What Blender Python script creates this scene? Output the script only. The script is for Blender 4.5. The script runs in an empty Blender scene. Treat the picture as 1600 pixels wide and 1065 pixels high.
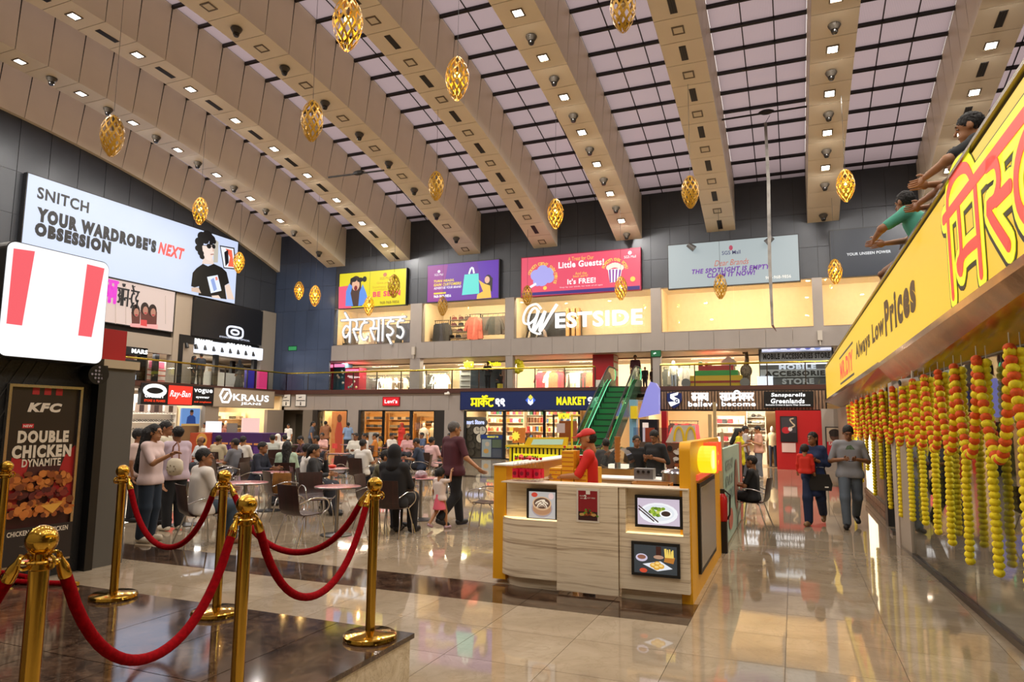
import bpy, math, random
import numpy as np
from mathutils import Vector, Matrix
random.seed(7)
SC = bpy.context.scene
COL = SC.collection
# ------------------------------------------------------------------ camera, world, exposure
HC, FPX = 1.75, 1068.0
def _calib():
    a = np.array([1240-800., 664-532.5, FPX]); b = np.array([-1847-800., 634-532.5, FPX])
    y = a/np.linalg.norm(a); x = -b/np.linalg.norm(b); x = x-y*(x@y); x /= np.linalg.norm(x)
    return np.stack([x, y, np.cross(x, y)])
RC = _calib()
cam_d = bpy.data.cameras.new('camera'); cam = bpy.data.objects.new('camera', cam_d); COL.objects.link(cam)
cam_d.sensor_width = 36.0; cam_d.lens = FPX/1600*36.0; cam_d.clip_start = .05; cam_d.clip_end = 300
_m = Matrix.Identity(4)
for i in range(3):
    _m[i][0] = RC[i][0]; _m[i][1] = -RC[i][1]; _m[i][2] = -RC[i][2]
_m[2][3] = HC
cam.matrix_world = _m
SC.camera = cam
SC.view_settings.view_transform = 'Standard'; SC.view_settings.look = 'None'
SC.view_settings.exposure = 0.2; SC.view_settings.gamma = 1.0
SC.view_settings.use_curve_mapping = False
SC.cycles.max_bounces = 7; SC.cycles.diffuse_bounces = 4; SC.cycles.glossy_bounces = 4
SC.cycles.transparent_max_bounces = 24; SC.cycles.transmission_bounces = 3
SC.cycles.caustics_reflective = False; SC.cycles.caustics_refractive = False
SC.cycles.sample_clamp_indirect = 6.0
W = bpy.data.worlds.new('dusk sky'); SC.world = W; W.use_nodes = True
_bg = W.node_tree.nodes['Background']; _bg.inputs[0].default_value = (.66, .59, .55, 1); _bg.inputs[1].default_value = 2.0
K_DOWN, K_SHOP, K_SIGN = 125.0, 1.3, .87
ORDN = ['first', 'second', 'third', 'fourth', 'fifth', 'sixth', 'seventh', 'eighth', 'ninth', 'tenth', 'eleventh', 'twelfth', 'thirteenth', 'fourteenth', 'fifteenth', 'sixteenth', 'seventeenth', 'eighteenth', 'nineteenth', 'twentieth', 'twenty-first', 'twenty-second']+['number %d' % i for i in range(23, 40)]
def area(name, loc, size, power, color, rot=(0, 0, 0), size_y=None, spread=None):
    l = bpy.data.lights.new(name, 'AREA'); l.energy = power; l.color = color; l.size = size
    if size_y: l.shape = 'RECTANGLE'; l.size_y = size_y
    if spread: l.spread = spread
    o = bpy.data.objects.new(name, l); o.location = loc; o.rotation_euler = rot; COL.objects.link(o); return o
# ------------------------------------------------------------------ pixel -> world on a real plane
def _ray(u, v):
    r = RC @ np.array([u-800., v-532.5, FPX]); return r
def onY(u, v, Y): r = _ray(u, v); t = Y/r[1]; return Vector((r[0]*t, Y, HC+r[2]*t))
def onX(u, v, X): r = _ray(u, v); t = X/r[0]; return Vector((X, r[1]*t, HC+r[2]*t))
def onZ(u, v, Z=0.): r = _ray(u, v); t = (Z-HC)/r[2]; return Vector((r[0]*t, r[1]*t, Z))

# ------------------------------------------------------------------ materials
def lin(h):
    if isinstance(h, str):
        h = h.lstrip('#'); c = [int(h[i:i+2], 16)/255 for i in (0, 2, 4)]
    else: c = h
    return tuple(x/12.92 if x <= .04045 else ((x+.055)/1.055)**2.4 for x in c)
_MC = {}
def mat(col, rough=.5, metal=0., var=.0, scale=6., emit=0., spec=.5, bump=0., coat=0., name=None):
    key = (col, rough, metal, var, scale, emit, spec, bump, coat)
    if key in _MC: return _MC[key]
    m = bpy.data.materials.new(name or 'paint'); m.use_nodes = True; nt = m.node_tree; b = nt.nodes['Principled BSDF']
    c = lin(col); b.inputs['Base Color'].default_value = (*c, 1); b.inputs['Roughness'].default_value = rough
    b.inputs['Metallic'].default_value = metal; b.inputs['Specular IOR Level'].default_value = spec
    if coat: b.inputs['Coat Weight'].default_value = coat; b.inputs['Coat Roughness'].default_value = .05
    if var or bump:
        tc = nt.nodes.new('ShaderNodeTexCoord'); nz = nt.nodes.new('ShaderNodeTexNoise'); nz.inputs['Scale'].default_value = scale
        nz.inputs['Detail'].default_value = 4
        nt.links.new(tc.outputs['Object'], nz.inputs['Vector'])
        if var:
            r = nt.nodes.new('ShaderNodeValToRGB'); e = r.color_ramp.elements
            e[0].position = .3; e[1].position = .7
            e[0].color = (*[x*(1-var) for x in c], 1); e[1].color = (*[min(1, x*(1+var)) for x in c], 1)
            nt.links.new(nz.outputs['Fac'], r.inputs[0]); nt.links.new(r.outputs[0], b.inputs['Base Color'])
        if bump:
            bp = nt.nodes.new('ShaderNodeBump'); bp.inputs['Strength'].default_value = bump; bp.inputs['Distance'].default_value = .01
            nt.links.new(nz.outputs['Fac'], bp.inputs['Height']); nt.links.new(bp.outputs[0], b.inputs['Normal'])
    if emit:
        b.inputs['Base Color'].default_value = (*[x*.12 for x in c], 1)
        b.inputs['Emission Color'].default_value = (*c, 1); b.inputs['Emission Strength'].default_value = emit
    _MC[key] = m; return m
def glow(col, s=1.): return mat(col, .4, 0, emit=s*K_SIGN, name='lit')
def glass(tint=(1, 1, 1), refl=.9, name='glass', rough=.0):
    key = ('glass', tint, refl, rough)
    if key in _MC: return _MC[key]
    m = bpy.data.materials.new(name); m.use_nodes = True; nt = m.node_tree; nt.nodes.clear()
    o = nt.nodes.new('ShaderNodeOutputMaterial'); mx = nt.nodes.new('ShaderNodeMixShader')
    t = nt.nodes.new('ShaderNodeBsdfTransparent'); g = nt.nodes.new('ShaderNodeBsdfGlossy'); f = nt.nodes.new('ShaderNodeLayerWeight'); f.inputs['Blend'].default_value = .5; pw = nt.nodes.new('ShaderNodeMath'); pw.operation = 'POWER'; pw.inputs[1].default_value = 3.2; ad = nt.nodes.new('ShaderNodeMath'); ad.inputs[1].default_value = .045
    mu = nt.nodes.new('ShaderNodeMath'); mu.operation = 'MULTIPLY'; mu.inputs[1].default_value = refl
    t.inputs[0].default_value = (*tint, 1); g.inputs['Roughness'].default_value = rough
    nt.links.new(f.outputs['Facing'], pw.inputs[0]); nt.links.new(pw.outputs[0], ad.inputs[0]); nt.links.new(ad.outputs[0], mu.inputs[0]); nt.links.new(mu.outputs[0], mx.inputs[0])
    nt.links.new(t.outputs[0], mx.inputs[1]); nt.links.new(g.outputs[0], mx.inputs[2]); nt.links.new(mx.outputs[0], o.inputs[0])
    _MC[key] = m; return m
def nodes_mat(name, fn, rough=.5, **kw):
    m = bpy.data.materials.new(name); m.use_nodes = True; nt = m.node_tree; b = nt.nodes['Principled BSDF']
    b.inputs['Roughness'].default_value = rough
    def N(t, **p):
        n = nt.nodes.new(t)
        for k, v in p.items():
            if k in n.inputs: n.inputs[k].default_value = v
            else: setattr(n, k, v)
        return n
    def ramp(src, stops):
        r = nt.nodes.new('ShaderNodeValToRGB'); els = r.color_ramp.elements
        while len(els) < len(stops): els.new(.5)
        for e, (p, c) in zip(els, stops): e.position = p; e.color = (*(lin(c) if isinstance(c, str) else (c, c, c)), 1)
        nt.links.new(src, r.inputs[0]); return r.outputs[0]
    fn(nt, b, N, ramp); return m
def marble(name, stops, vein, scale, rough):
    def fn(nt, b, N, ramp):
        tc = N('ShaderNodeTexCoord'); oi = N('ShaderNodeObjectInfo'); ad = N('ShaderNodeVectorMath'); ad.operation = 'MULTIPLY_ADD'
        nt.links.new(oi.outputs['Random'], ad.inputs[0]); ad.inputs[1].default_value = (37, 53, 19)
        nt.links.new(tc.outputs['Object'], ad.inputs[2])
        n1 = N('ShaderNodeTexNoise', Scale=scale, Detail=7., Roughness=.65, Distortion=1.2); nt.links.new(ad.outputs[0], n1.inputs['Vector'])
        c1 = ramp(n1.outputs['Fac'], stops)
        n2 = N('ShaderNodeTexNoise', Scale=scale*1.7, Detail=9., Roughness=.6, Distortion=2.5); nt.links.new(ad.outputs[0], n2.inputs['Vector'])
        v = ramp(n2.outputs['Fac'], [(.47, 0.), (.5, 1.), (.53, 0.)])
        mx = N('ShaderNodeMix'); mx.data_type = 'RGBA'; mx.inputs['B'].default_value = (*lin(vein), 1)
        mu = N('ShaderNodeMath'); mu.operation = 'MULTIPLY'; mu.inputs[1].default_value = .35
        nt.links.new(v, mu.inputs[0]); nt.links.new(mu.outputs[0], mx.inputs['Factor']); 
        nt.links.new(c1, mx.inputs[6]); mx.inputs[7].default_value = (*lin(vein), 1)
        nt.links.new(mx.outputs[2], b.inputs['Base Color'])
        n3 = N('ShaderNodeTexNoise', Scale=1.3, Detail=2.); nt.links.new(tc.outputs['Object'], n3.inputs['Vector'])
        bp = N('ShaderNodeBump', Strength=.03, Distance=.02); nt.links.new(n3.outputs['Fac'], bp.inputs['Height']); nt.links.new(bp.outputs[0], b.inputs['Normal'])
        b.inputs['Specular IOR Level'].default_value = .9
    return nodes_mat(name, fn, rough)
M_BEIGE = marble('beige_marble', [(.3, '#8d7d68'), (.5, '#9c8c76'), (.7, '#aa9b86')], '#85745c', 1.1, .04)
M_BROWN = marble('brown_marble', [(.3, '#1e1410'), (.5, '#3a2a20'), (.7, '#5a4434')], '#7d6653', 3.2, .07)
M_RISER = marble('riser_marble', [(.3, '#9c8a70'), (.5, '#c5b498'), (.7, '#d8cab2')], '#7d6a50', 4., .12)
def _wood(name, stops, sc):
    def fn(nt, b, N, ramp):
        tc = N('ShaderNodeTexCoord'); mp = N('ShaderNodeMapping'); mp.inputs['Scale'].default_value = sc
        nt.links.new(tc.outputs['Object'], mp.inputs['Vector'])
        n1 = N('ShaderNodeTexNoise', Scale=1., Detail=6., Roughness=.6, Distortion=.6); nt.links.new(mp.outputs[0], n1.inputs['Vector'])
        nt.links.new(ramp(n1.outputs['Fac'], stops), b.inputs['Base Color'])
    return nodes_mat(name, fn, .38)
M_LAM = _wood('pale_laminate', [(.3, '#a08a74'), (.42, '#d0bea2'), (.5, '#e6d8bf'), (.62, '#dccbaf'), (.75, '#b8a48a')], (.9, .9, 26))
M_SLATWOOD = _wood('slat_wood', [(.3, '#5c4636'), (.7, '#9c7c60')], (20, 20, 2))
M_MAROON = _wood('maroon_ply', [(.3, '#200d0b'), (.55, '#321512'), (.75, '#47211a')], (14, 2, 2))
M_GOLD = mat('#c9a040', .12, 1., name='polished_gold')
M_GOLDCARD = mat('#b98a1c', .35, .25, var=.15, name='gold_lattice')
M_CHROME = mat('#c9c9cc', .12, 1., name='chrome')
M_STEEL = mat('#9a9a9c', .3, 1., name='steel')
M_BLACK = mat('#0c0c0d', .45, name='black')
M_WHITE = mat('#e6e2da', .5, name='white')
M_VELVET = mat('#82030c', .9, var=.25, scale=60, spec=.08, name='red_velvet')
M_PANEL = mat('#43464c', .38, .3, var=.06, scale=1.5, name='slate_panel')
M_PANEL2 = mat('#445068', .32, .3, var=.06, scale=1.5, name='slate_panel_blue_sheen')  # blue reflection of the long billboard put into the panel colour
M_LGREY = mat('#9a928c', .42, .2, var=.04, scale=1.5, name='grey_panel')
M_BEAM = mat('#e6dac6', .45, .0, var=.04, scale=.8, name='beam_panel')
M_SOFFIT = mat('#e4d6be', .42, .0, var=.03, scale=.8, name='soffit_panel')
M_DARK = mat('#191512', .5, name='dark_steel')
M_CREAM = mat('#e6cfa6', .6, var=.03, name='cream_wall')
M_RAILGOLD = mat('#b39a3c', .25, .9, name='brass_rail')
M_GLASS = glass((.93, .96, .95), .8)
M_GLASS_DK = glass((.70, .74, .74), 1.1)
M_CLEAR = glass((.97, .98, .97), .7)

# ------------------------------------------------------------------ mesh builder
class Fr:
    def __init__(s, o, ux, uy):
        s.o = Vector(o); s.ux = Vector(ux).normalized(); s.uy = Vector(uy).normalized(); s.n = s.ux.cross(s.uy)
    def P(s, a, b, c=0.): return s.o + s.ux*a + s.uy*b + s.n*c
    def at(s, a, b, c=0.): f = Fr(s.P(a, b, c), s.ux, s.uy); return f
def back(o): return Fr(o, (1, 0, 0), (0, 0, 1))
def left(o): return Fr(o, (0, 1, 0), (0, 0, 1))
def right(o): return Fr(o, (0, -1, 0), (0, 0, 1))
class MB:
    def __init__(s): s.V = []; s.F = []; s.M = []; s.cur = 0
    def add(s, V, F):
        b = len(s.V); s.V += [tuple(v) for v in V]
        for f in F: s.F.append([i+b for i in f]); s.M.append(s.cur)
        return s
    def mat(s, i): s.cur = i; return s
    def box(s, x0, x1, y0, y1, z0, z1):
        V = [(x, y, z) for z in (z0, z1) for y in (y0, y1) for x in (x0, x1)]
        return s.add(V, [(0, 2, 3, 1), (4, 5, 7, 6), (0, 1, 5, 4), (2, 6, 7, 3), (0, 4, 6, 2), (1, 3, 7, 5)])
    def fbox(s, fr, a0, a1, b0, b1, c0, c1):
        V = [fr.P(a, b, c) for c in (c0, c1) for b in (b0, b1) for a in (a0, a1)]
        return s.add(V, [(0, 2, 3, 1), (4, 5, 7, 6), (0, 1, 5, 4), (2, 6, 7, 3), (0, 4, 6, 2), (1, 3, 7, 5)])
    def hexa(s, V): return s.add(V, [(0, 2, 3, 1), (4, 5, 7, 6), (0, 1, 5, 4), (2, 6, 7, 3), (0, 4, 6, 2), (1, 3, 7, 5)])
    def cyl(s, p, q, r0, r1=None, n=10, cap=True):
        return s.tube([p, q], [r0, r0 if r1 is None else r1], n, cap)
    def tube(s, pts, r, n=8, cap=True, closed=False):
        pts = [Vector(p) for p in pts]; m = len(pts); rs = r if isinstance(r, (list, tuple)) else [r]*m
        T = []
        for i in range(m):
            a = pts[(i-1) % m] if (closed or i) else pts[0]; b = pts[(i+1) % m] if (closed or i < m-1) else pts[-1]
            t = (b-a); T.append(t.normalized() if t.length > 1e-9 else Vector((0, 0, 1)))
        u = T[0].orthogonal().normalized(); V = []; F = []
        for i in range(m):
            u = (u - T[i]*u.dot(T[i])); u = u.normalized() if u.length > 1e-6 else T[i].orthogonal().normalized()
            w = T[i].cross(u)
            for k in range(n):
                a = 2*math.pi*k/n; V.append(pts[i] + (u*math.cos(a)+w*math.sin(a))*rs[i])
        mm = m if closed else m-1
        for i in range(mm):
            for k in range(n):
                j = (i+1) % m; F.append((i*n+k, i*n+(k+1) % n, j*n+(k+1) % n, j*n+k))
        if cap and not closed:
            F.append(tuple(range(n))[::-1]); F.append(tuple(range((m-1)*n, m*n)))
        return s.add(V, F)
    def lathe(s, prof, n=20, c=(0, 0, 0), cap=True):
        V = []; F = []
        for r, z in prof:
            for k in range(n):
                a = 2*math.pi*k/n; V.append((c[0]+r*math.cos(a), c[1]+r*math.sin(a), c[2]+z))
        for i in range(len(prof)-1):
            for k in range(n): F.append((i*n+k, i*n+(k+1) % n, (i+1)*n+(k+1) % n, (i+1)*n+k))
        if cap: F.append(tuple(range(n))[::-1]); F.append(tuple(range((len(prof)-1)*n, len(prof)*n)))
        return s.add(V, F)
    def ell(s, c, r, nu=12, nv=8):
        r = r if isinstance(r, (tuple, list)) else (r, r, r); V = [(c[0], c[1], c[2]-r[2])]; F = []
        for j in range(1, nv):
            t = -math.pi/2+math.pi*j/nv
            for k in range(nu):
                a = 2*math.pi*k/nu; V.append((c[0]+r[0]*math.cos(t)*math.cos(a), c[1]+r[1]*math.cos(t)*math.sin(a), c[2]+r[2]*math.sin(t)))
        V.append((c[0], c[1], c[2]+r[2])); top = len(V)-1
        for k in range(nu): F.append((0, 1+(k+1) % nu, 1+k)); F.append((top, top-nu+k, top-nu+(k+1) % nu))
        for j in range(nv-2):
            for k in range(nu): F.append((1+j*nu+k, 1+j*nu+(k+1) % nu, 1+(j+1)*nu+(k+1) % nu, 1+(j+1)*nu+k))
        return s.add(V, F)
    def prism(s, poly, fr, c0=0., c1=.01):
        n = len(poly); ar = sum(poly[i][0]*poly[(i+1) % n][1]-poly[(i+1) % n][0]*poly[i][1] for i in range(n))
        if ar < 0: poly = poly[::-1]
        V = [fr.P(a, b, c0) for a, b in poly]+[fr.P(a, b, c1) for a, b in poly]
        F = [tuple(range(n))[::-1], tuple(range(n, 2*n))]+[(i, (i+1) % n, n+(i+1) % n, n+i) for i in range(n)]
        return s.add(V, F)
    def stroke(s, pts, w, fr, c0=0., c1=.01, closed=False, w1=None):
        pts = [Vector((p[0], p[1])) for p in pts]; m = len(pts); L = []; R = []
        for i in range(m):
            a = pts[(i-1) % m] if (closed or i) else pts[0]; b = pts[(i+1) % m] if (closed or i < m-1) else pts[-1]
            t = (b-a); t = t.normalized() if t.length > 1e-9 else Vector((1, 0)); nn = Vector((-t.y, t.x)); ww = w if w1 is None else w+(w1-w)*i/(m-1)
            L.append(pts[i]+nn*ww/2); R.append(pts[i]-nn*ww/2)
        mm = m if closed else m-1
        for i in range(mm):
            j = (i+1) % m
            s.prism([R[i], R[j], L[j], L[i]], fr, c0, c1)
        return s
    def data(s, name, mats, smooth=None):
        me = bpy.data.meshes.new(name); me.from_pydata(s.V, [], s.F)
        for m in (mats if isinstance(mats, (list, tuple)) else [mats]): me.materials.append(m)
        if len(me.materials) > 1: me.polygons.foreach_set('material_index', s.M)
        if smooth is not None:
            me.polygons.foreach_set('use_smooth', [True]*len(me.polygons))
            me.set_sharp_from_angle(angle=math.radians(smooth))
        return me
    def build(s, name, mats, parent=None, world=True, smooth=None):
        off = Vector((0, 0, 0)); p = parent
        if world:
            while p is not None: off += p.location; p = p.parent
            if off.length: s.V = [(v[0]-off.x, v[1]-off.y, v[2]-off.z) for v in s.V]
        o = bpy.data.objects.new(name, s.data(name, mats, smooth)); COL.objects.link(o); o.parent = parent
        return o
    def single(s, name, mats, label, cat, group=None, smooth=None, kind=None):
        A = np.array(s.V); lo = A.min(0); hi = A.max(0); c = Vector(((lo[0]+hi[0])/2, (lo[1]+hi[1])/2, lo[2]))
        s.V = [(v[0]-c.x, v[1]-c.y, v[2]-c.z) for v in s.V]
        o = s.build(name, mats, None, False, smooth); o.location = c; tag(o, label, cat, group, kind); return o
def tag(o, label=None, cat=None, group=None, kind=None):
    if label: o['label'] = label
    if cat: o['category'] = cat
    if group: o['group'] = group
    if kind: o['kind'] = kind
    return o
def thing(name, label, cat, loc=(0, 0, 0), rot=0., group=None):
    o = bpy.data.objects.new(name, None); COL.objects.link(o); o.location = loc; o.rotation_euler = (0, 0, rot); o.empty_display_size = .2
    return tag(o, label, cat, group)
def struct(name, loc=(0, 0, 0)):
    o = bpy.data.objects.new(name, None); COL.objects.link(o); o.location = loc; o['kind'] = 'structure'; return o
def link(name, me, parent=None, loc=(0, 0, 0), rot=(0, 0, 0)):
    o = bpy.data.objects.new(name, me); COL.objects.link(o); o.parent = parent; o.location = loc; o.rotation_euler = rot; return o
def dup(root, loc, rot=0., label=None, group=None):
    r = root.copy(); COL.objects.link(r); r.location = loc; r.rotation_euler = (0, 0, rot)
    if label: r['label'] = label
    if group: r['group'] = group
    for ch in root.children:
        c = ch.copy(); COL.objects.link(c); c.parent = r
        for g in ch.children:
            d = g.copy(); COL.objects.link(d); d.parent = c
    return r
_TC = {}
def text(body, fr, w, h, m, parent=None, name='lettering', bold=0., shear=0., c0=.0, ext=.01, keep=False):
    """lettering whose box is centred on fr.o, w wide and h high (keep: natural width for height h)"""
    key = (body, bold, shear)
    if key not in _TC:
        cu = bpy.data.curves.new('t', 'FONT'); cu.body = body; cu.offset = bold; cu.shear = shear; cu.resolution_u = 3
        cu.align_x = 'LEFT'; cu.space_line = .95; cu.space_character = 1+bold*3.2
        ob = bpy.data.objects.new('t', cu); me = bpy.data.meshes.new_from_object(ob)
        n = len(me.vertices); V = np.zeros(n*3); me.vertices.foreach_get('co', V); V = V.reshape(-1, 3)
        F = [tuple(p.vertices) for p in me.polygons]
        bpy.data.objects.remove(ob); bpy.data.curves.remove(cu); bpy.data.meshes.remove(me)
        lo = V.min(0); hi = V.max(0); _TC[key] = ((V-lo)[:, :2], hi-lo, F)
    V, sz, F = _TC[key]; sx = w/sz[0] if w else h/sz[1]; sy = h/sz[1]
    if keep: sx = sy
    mb = MB(); n = len(V); ed = {}
    P = [fr.P((a-sz[0]/2)*sx, (b-sz[1]/2)*sy, c0+ext) for a, b in V]
    up = (P[F[0][1]]-P[F[0][0]]).cross(P[F[0][2]]-P[F[0][1]]).dot(fr.n) > 0
    FF = [f if up else f[::-1] for f in F]
    mb.add(P, FF)
    if ext > .004:
        for f in FF:
            for i in range(len(f)):
                e = (f[i], f[(i+1) % len(f)]); ed[e] = 1
        b = len(mb.V); mb.V += [tuple(fr.P((a-sz[0]/2)*sx, (bb-sz[1]/2)*sy, c0)) for a, bb in V]
        for (i, j) in ed:
            if (j, i) not in ed: mb.F.append([i, b+i, b+j, j]); mb.M.append(0)
    return mb.build(name, m, parent)
class Poster:
    """flat print: coloured shapes in 0..1 coordinates, layered fractions of a millimetre apart"""
    def __init__(s, fr, w, h, parent, step=.0025): s.fr = fr; s.w = w; s.h = h; s.p = parent; s.d = {}; s.k = 1; s.step = step
    def poly(s, pts, m):
        mb = MB(); q = [(a*s.w, b*s.h) for a, b in pts]
        s.d.setdefault(m, MB()).add([s.fr.P(a, b, s.k*s.step) for a, b in q], [tuple(range(len(q))) if sum(q[i][0]*q[(i+1) % len(q)][1]-q[(i+1) % len(q)][0]*q[i][1] for i in range(len(q))) > 0 else tuple(range(len(q)))[::-1]])
        s.k += .25; return s
    def rect(s, a0, b0, a1, b1, m): return s.poly([(a0, b0), (a1, b0), (a1, b1), (a0, b1)], m)
    def ell(s, a, b, ra, rb, m, n=18, t0=0., t1=360., rot=0.):
        P = []; full = abs(t1-t0) >= 360
        for i in range(n if full else n+1):
            t = math.radians(t0+(t1-t0)*i/n); x = ra*s.w*math.cos(t); y = rb*s.h*math.sin(t); c = math.cos(rot); d = math.sin(rot)
            P.append((a+(x*c-y*d)/s.w, b+(x*d+y*c)/s.h))
        return s.poly(P, m)
    def line(s, pts, wd, m):
        for (x0, y0), (x1, y1) in zip(pts, pts[1:]):
            X0, Y0, X1, Y1 = x0*s.w, y0*s.h, x1*s.w, y1*s.h; L = math.hypot(X1-X0, Y1-Y0) or 1; nx, ny = -(Y1-Y0)/L*wd/2, (X1-X0)/L*wd/2
            s.poly([((X0+nx)/s.w, (Y0+ny)/s.h), ((X0-nx)/s.w, (Y0-ny)/s.h), ((X1-nx)/s.w, (Y1-ny)/s.h), ((X1+nx)/s.w, (Y1+ny)/s.h)], m); s.k -= .2
        return s
    def txt(s, body, a, b, w, h, m, **kw):
        text(body, s.fr.at(a*s.w, b*s.h), w*s.w, h*s.h, m, s.p, c0=s.k*s.step, ext=.001, **kw); s.k += .25; return s
    def done(s, name='print'):
        for m, mb in s.d.items(): mb.build(name, m, s.p)
def arc(cx, cy, r, a0, a1, n=10, ry=None):
    return [(cx+r*math.cos(math.radians(a0+(a1-a0)*i/n)), cy+(ry or r)*math.sin(math.radians(a0+(a1-a0)*i/n))) for i in range(n+1)]
# ------------------------------------------------------------------ floor
YB, XLW = 30.35, -26.0
ZS = 3.36            # first floor slab top
fl = struct('floor')
mb = MB(); mb.box(-34, 12, -7, 38, -.12, -.010); b_ = mb.build('screed', mat('#5a4a3a', .6), fl)
TX, TY = .80, .76
tm = MB(); tm.box(.002, TX-.002, .002, TY-.002, -.010, 0)
tile_me = tm.data('tile', M_BEIGE); tile_br = tm.data('tile', M_BROWN)
far = {0: MB(), 1: MB()}
def brown_row(j): return j in (0, 18)
for j in range(-14, 33):
    y = 6.36+TY*j
    for i in range(-31, 5):
        x = -.92+TX*i
        if x < -26.2 and y > 8: continue
        br = brown_row(j) and x < -1 and not (j == 18 and x > -9)
        near = (y < 13.5 and y > 2.0 and -9.0 < x < 1.6)
        if not near:
            far[1 if br else 0].box(x+.002, x+TX-.002, y+.002, y+TY-.002, -.010, 0)
        else:
            link('tile', tile_br if br else tile_me, fl, (x, y, 0))
for k, m in ((0, M_BEIGE), (1, M_BROWN)):
    o = far[k].build('tile', m, fl); o['kind'] = 'stuff'
# ------------------------------------------------------------------ raised platform in front
pf = struct('trim_1')
PX, PY, PZ = -2.35, 4.06, .38
mb = MB(); mb.box(-7.66, PX-.02, -3, PY-.02, 0, PZ-.03); mb.build('riser_core', M_RISER, pf)
for k in range(9):   # brown stone slabs of the platform top
    for j in range(5):
        x1 = PX+.015-k*.6; y1 = PY+.015-j*1.2
        if x1-.6 < -7.75: continue
        mb = MB(); mb.box(x1-.597, x1-.003, y1-1.197, y1-.003, PZ-.03, PZ); mb.build('stone_slab', M_BROWN, pf)
for j in range(6):
    mb = MB(); mb.box(PX-.02, PX, PY-.02-.8*(j+1)+.002, PY-.02-.8*j-.002, .002, PZ-.03); mb.build('riser_slab', M_RISER, pf)
# ------------------------------------------------------------------ vaulted ceiling: beams, panels, skylights
RV, YC, ZV = 60., 11., 13.33
ZO = ZV-RV
STEP = 1.05/RV
def tpan(k): return math.asin((YB-YC)/RV)-STEP*(k+.5)
def vpos(t, dr=0.): return (YC+(RV+dr)*math.sin(t), ZO+(RV+dr)*math.cos(t))
BW, BH = 1.2, 1.95
NP_SEP, NP_ALL = 21, 36
xs_b = [1.43-4.06*k for k in range(7, -1, -1)]    # B2..B9's left neighbours, first is the wall beam
beams = [(-27.05, .5)]+[(x, BW) for x in xs_b[1:]]+[(5.5, BW), (9.56, BW)]
smesh = {}
def panel_mesh(kind, w):
    k = (kind, round(w, 2))
    if k not in smesh:
        mb = MB(); h = .5*1.05-.009
        if kind == 'soffit': mb.box(-w/2+.003, w/2-.003, -h, h, 0, .02)
        else: mb.box(-.02, 0, -h, h, 0.004, BH)
        smesh[k] = mb.data('panel', M_SOFFIT if kind == 'soffit' else M_BEAM)
    return smesh[k]
DL_BODY = None
for bi, (bx, bw) in enumerate(beams):
    bs = struct('ceiling_beam')
    # core behind the panels
    V = []; F = []; n = NP_ALL+1
    for k in range(n):
        t = math.asin((YB-YC)/RV)-STEP*k
        for dr in (.015, BH+.1):
            y, z = vpos(t, dr)
            for s in (-1, 1): V.append((bx+s*(bw/2-.022), y, z))
    for k in range(n-1):
        a = 4*k; b = a+4
        F += [(a, a+1, b+1, b), (a+2, b+2, b+3, a+3), (a, b, b+2, a+2), (a+1, a+3, b+3, b+1)]
    F += [(0, 2, 3, 1), (4*n-4, 4*n-3, 4*n-1, 4*n-2)]
    mb = MB(); mb.add(V, F); mb.build('beam_core', M_DARK, bs)
    rest = MB(); rest_s = MB()
    lvis = bi >= 8
    for k in range(NP_ALL):
        t = tpan(k); y, z = vpos(t)
        if k < NP_SEP:
            link('soffit_panel', panel_mesh('soffit', bw), bs, (bx, y, z), (-t, 0, 0))
            if bi < 8 or bi == 8: link('side_panel', panel_mesh('side', bw), bs, (bx+bw/2, y, z), (-t, 0, 0))
            if bi >= 8: link('side_panel', panel_mesh('side', bw), bs, (bx-bw/2+.02, y, z), (-t, 0, 0))
        R = Matrix.Translation((bx, y, z)) @ Matrix.Rotation(-t, 4, 'X'); h = .516
        if k >= NP_SEP:
            rest_s.add([R@Vector(v) for v in ((-bw/2, -h, 0), (bw/2, -h, 0), (bw/2, h, 0), (-bw/2, h, 0))], [(0, 3, 2, 1)])
        for s in (-1, 1):
            if k >= NP_SEP or (s < 0 and bi < 8) or (s > 0 and bi > 8):
                rest.add([R@Vector((s*bw/2, a, c)) for a, c in ((-h, .004), (h, .004), (h, BH), (-h, BH))], [(0, 1, 2, 3)])
    for m_, mt, nm in ((rest, M_BEAM, 'side_panel'), (rest_s, M_SOFFIT, 'soffit_panel')):
        if m_.F: o = m_.build(nm, mt, bs); o['kind'] = 'stuff'
def _sky(nt, b, N, ramp): pass
m = bpy.data.materials.new('ribbed_polycarbonate'); m.use_nodes = True; nt = m.node_tree; nt.nodes.clear()
o_ = nt.nodes.new('ShaderNodeOutputMaterial'); tr = nt.nodes.new('ShaderNodeBsdfTranslucent'); gl = nt.nodes.new('ShaderNodeBsdfGlossy'); ml = nt.nodes.new('ShaderNodeMixShader')
gl.inputs['Roughness'].default_value = .25; gl.inputs['Color'].default_value = (1, .9, .8, 1); ml.inputs[0].default_value = .06
tc = nt.nodes.new('ShaderNodeTexCoord'); wv = nt.nodes.new('ShaderNodeTexWave'); wv.inputs['Scale'].default_value = 7.; wv.inputs['Distortion'].default_value = .4
oi = nt.nodes.new('ShaderNodeObjectInfo'); rp = nt.nodes.new('ShaderNodeValToRGB'); rp.color_ramp.elements[0].color = (.44, .40, .42, 1); rp.color_ramp.elements[1].color = (.64, .58, .60, 1)
nt.links.new(tc.outputs['Object'], wv.inputs['Vector']); nt.links.new(wv.outputs['Fac'], rp.inputs[0]); nt.links.new(rp.outputs[0], tr.inputs['Color'])
nt.links.new(tr.outputs[0], ml.inputs[1]); nt.links.new(gl.outputs[0], ml.inputs[2]); nt.links.new(ml.outputs[0], o_.inputs[0])
M_SKY = m
M_PURLIN = mat('#1d1714', .4, .3)
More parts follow.
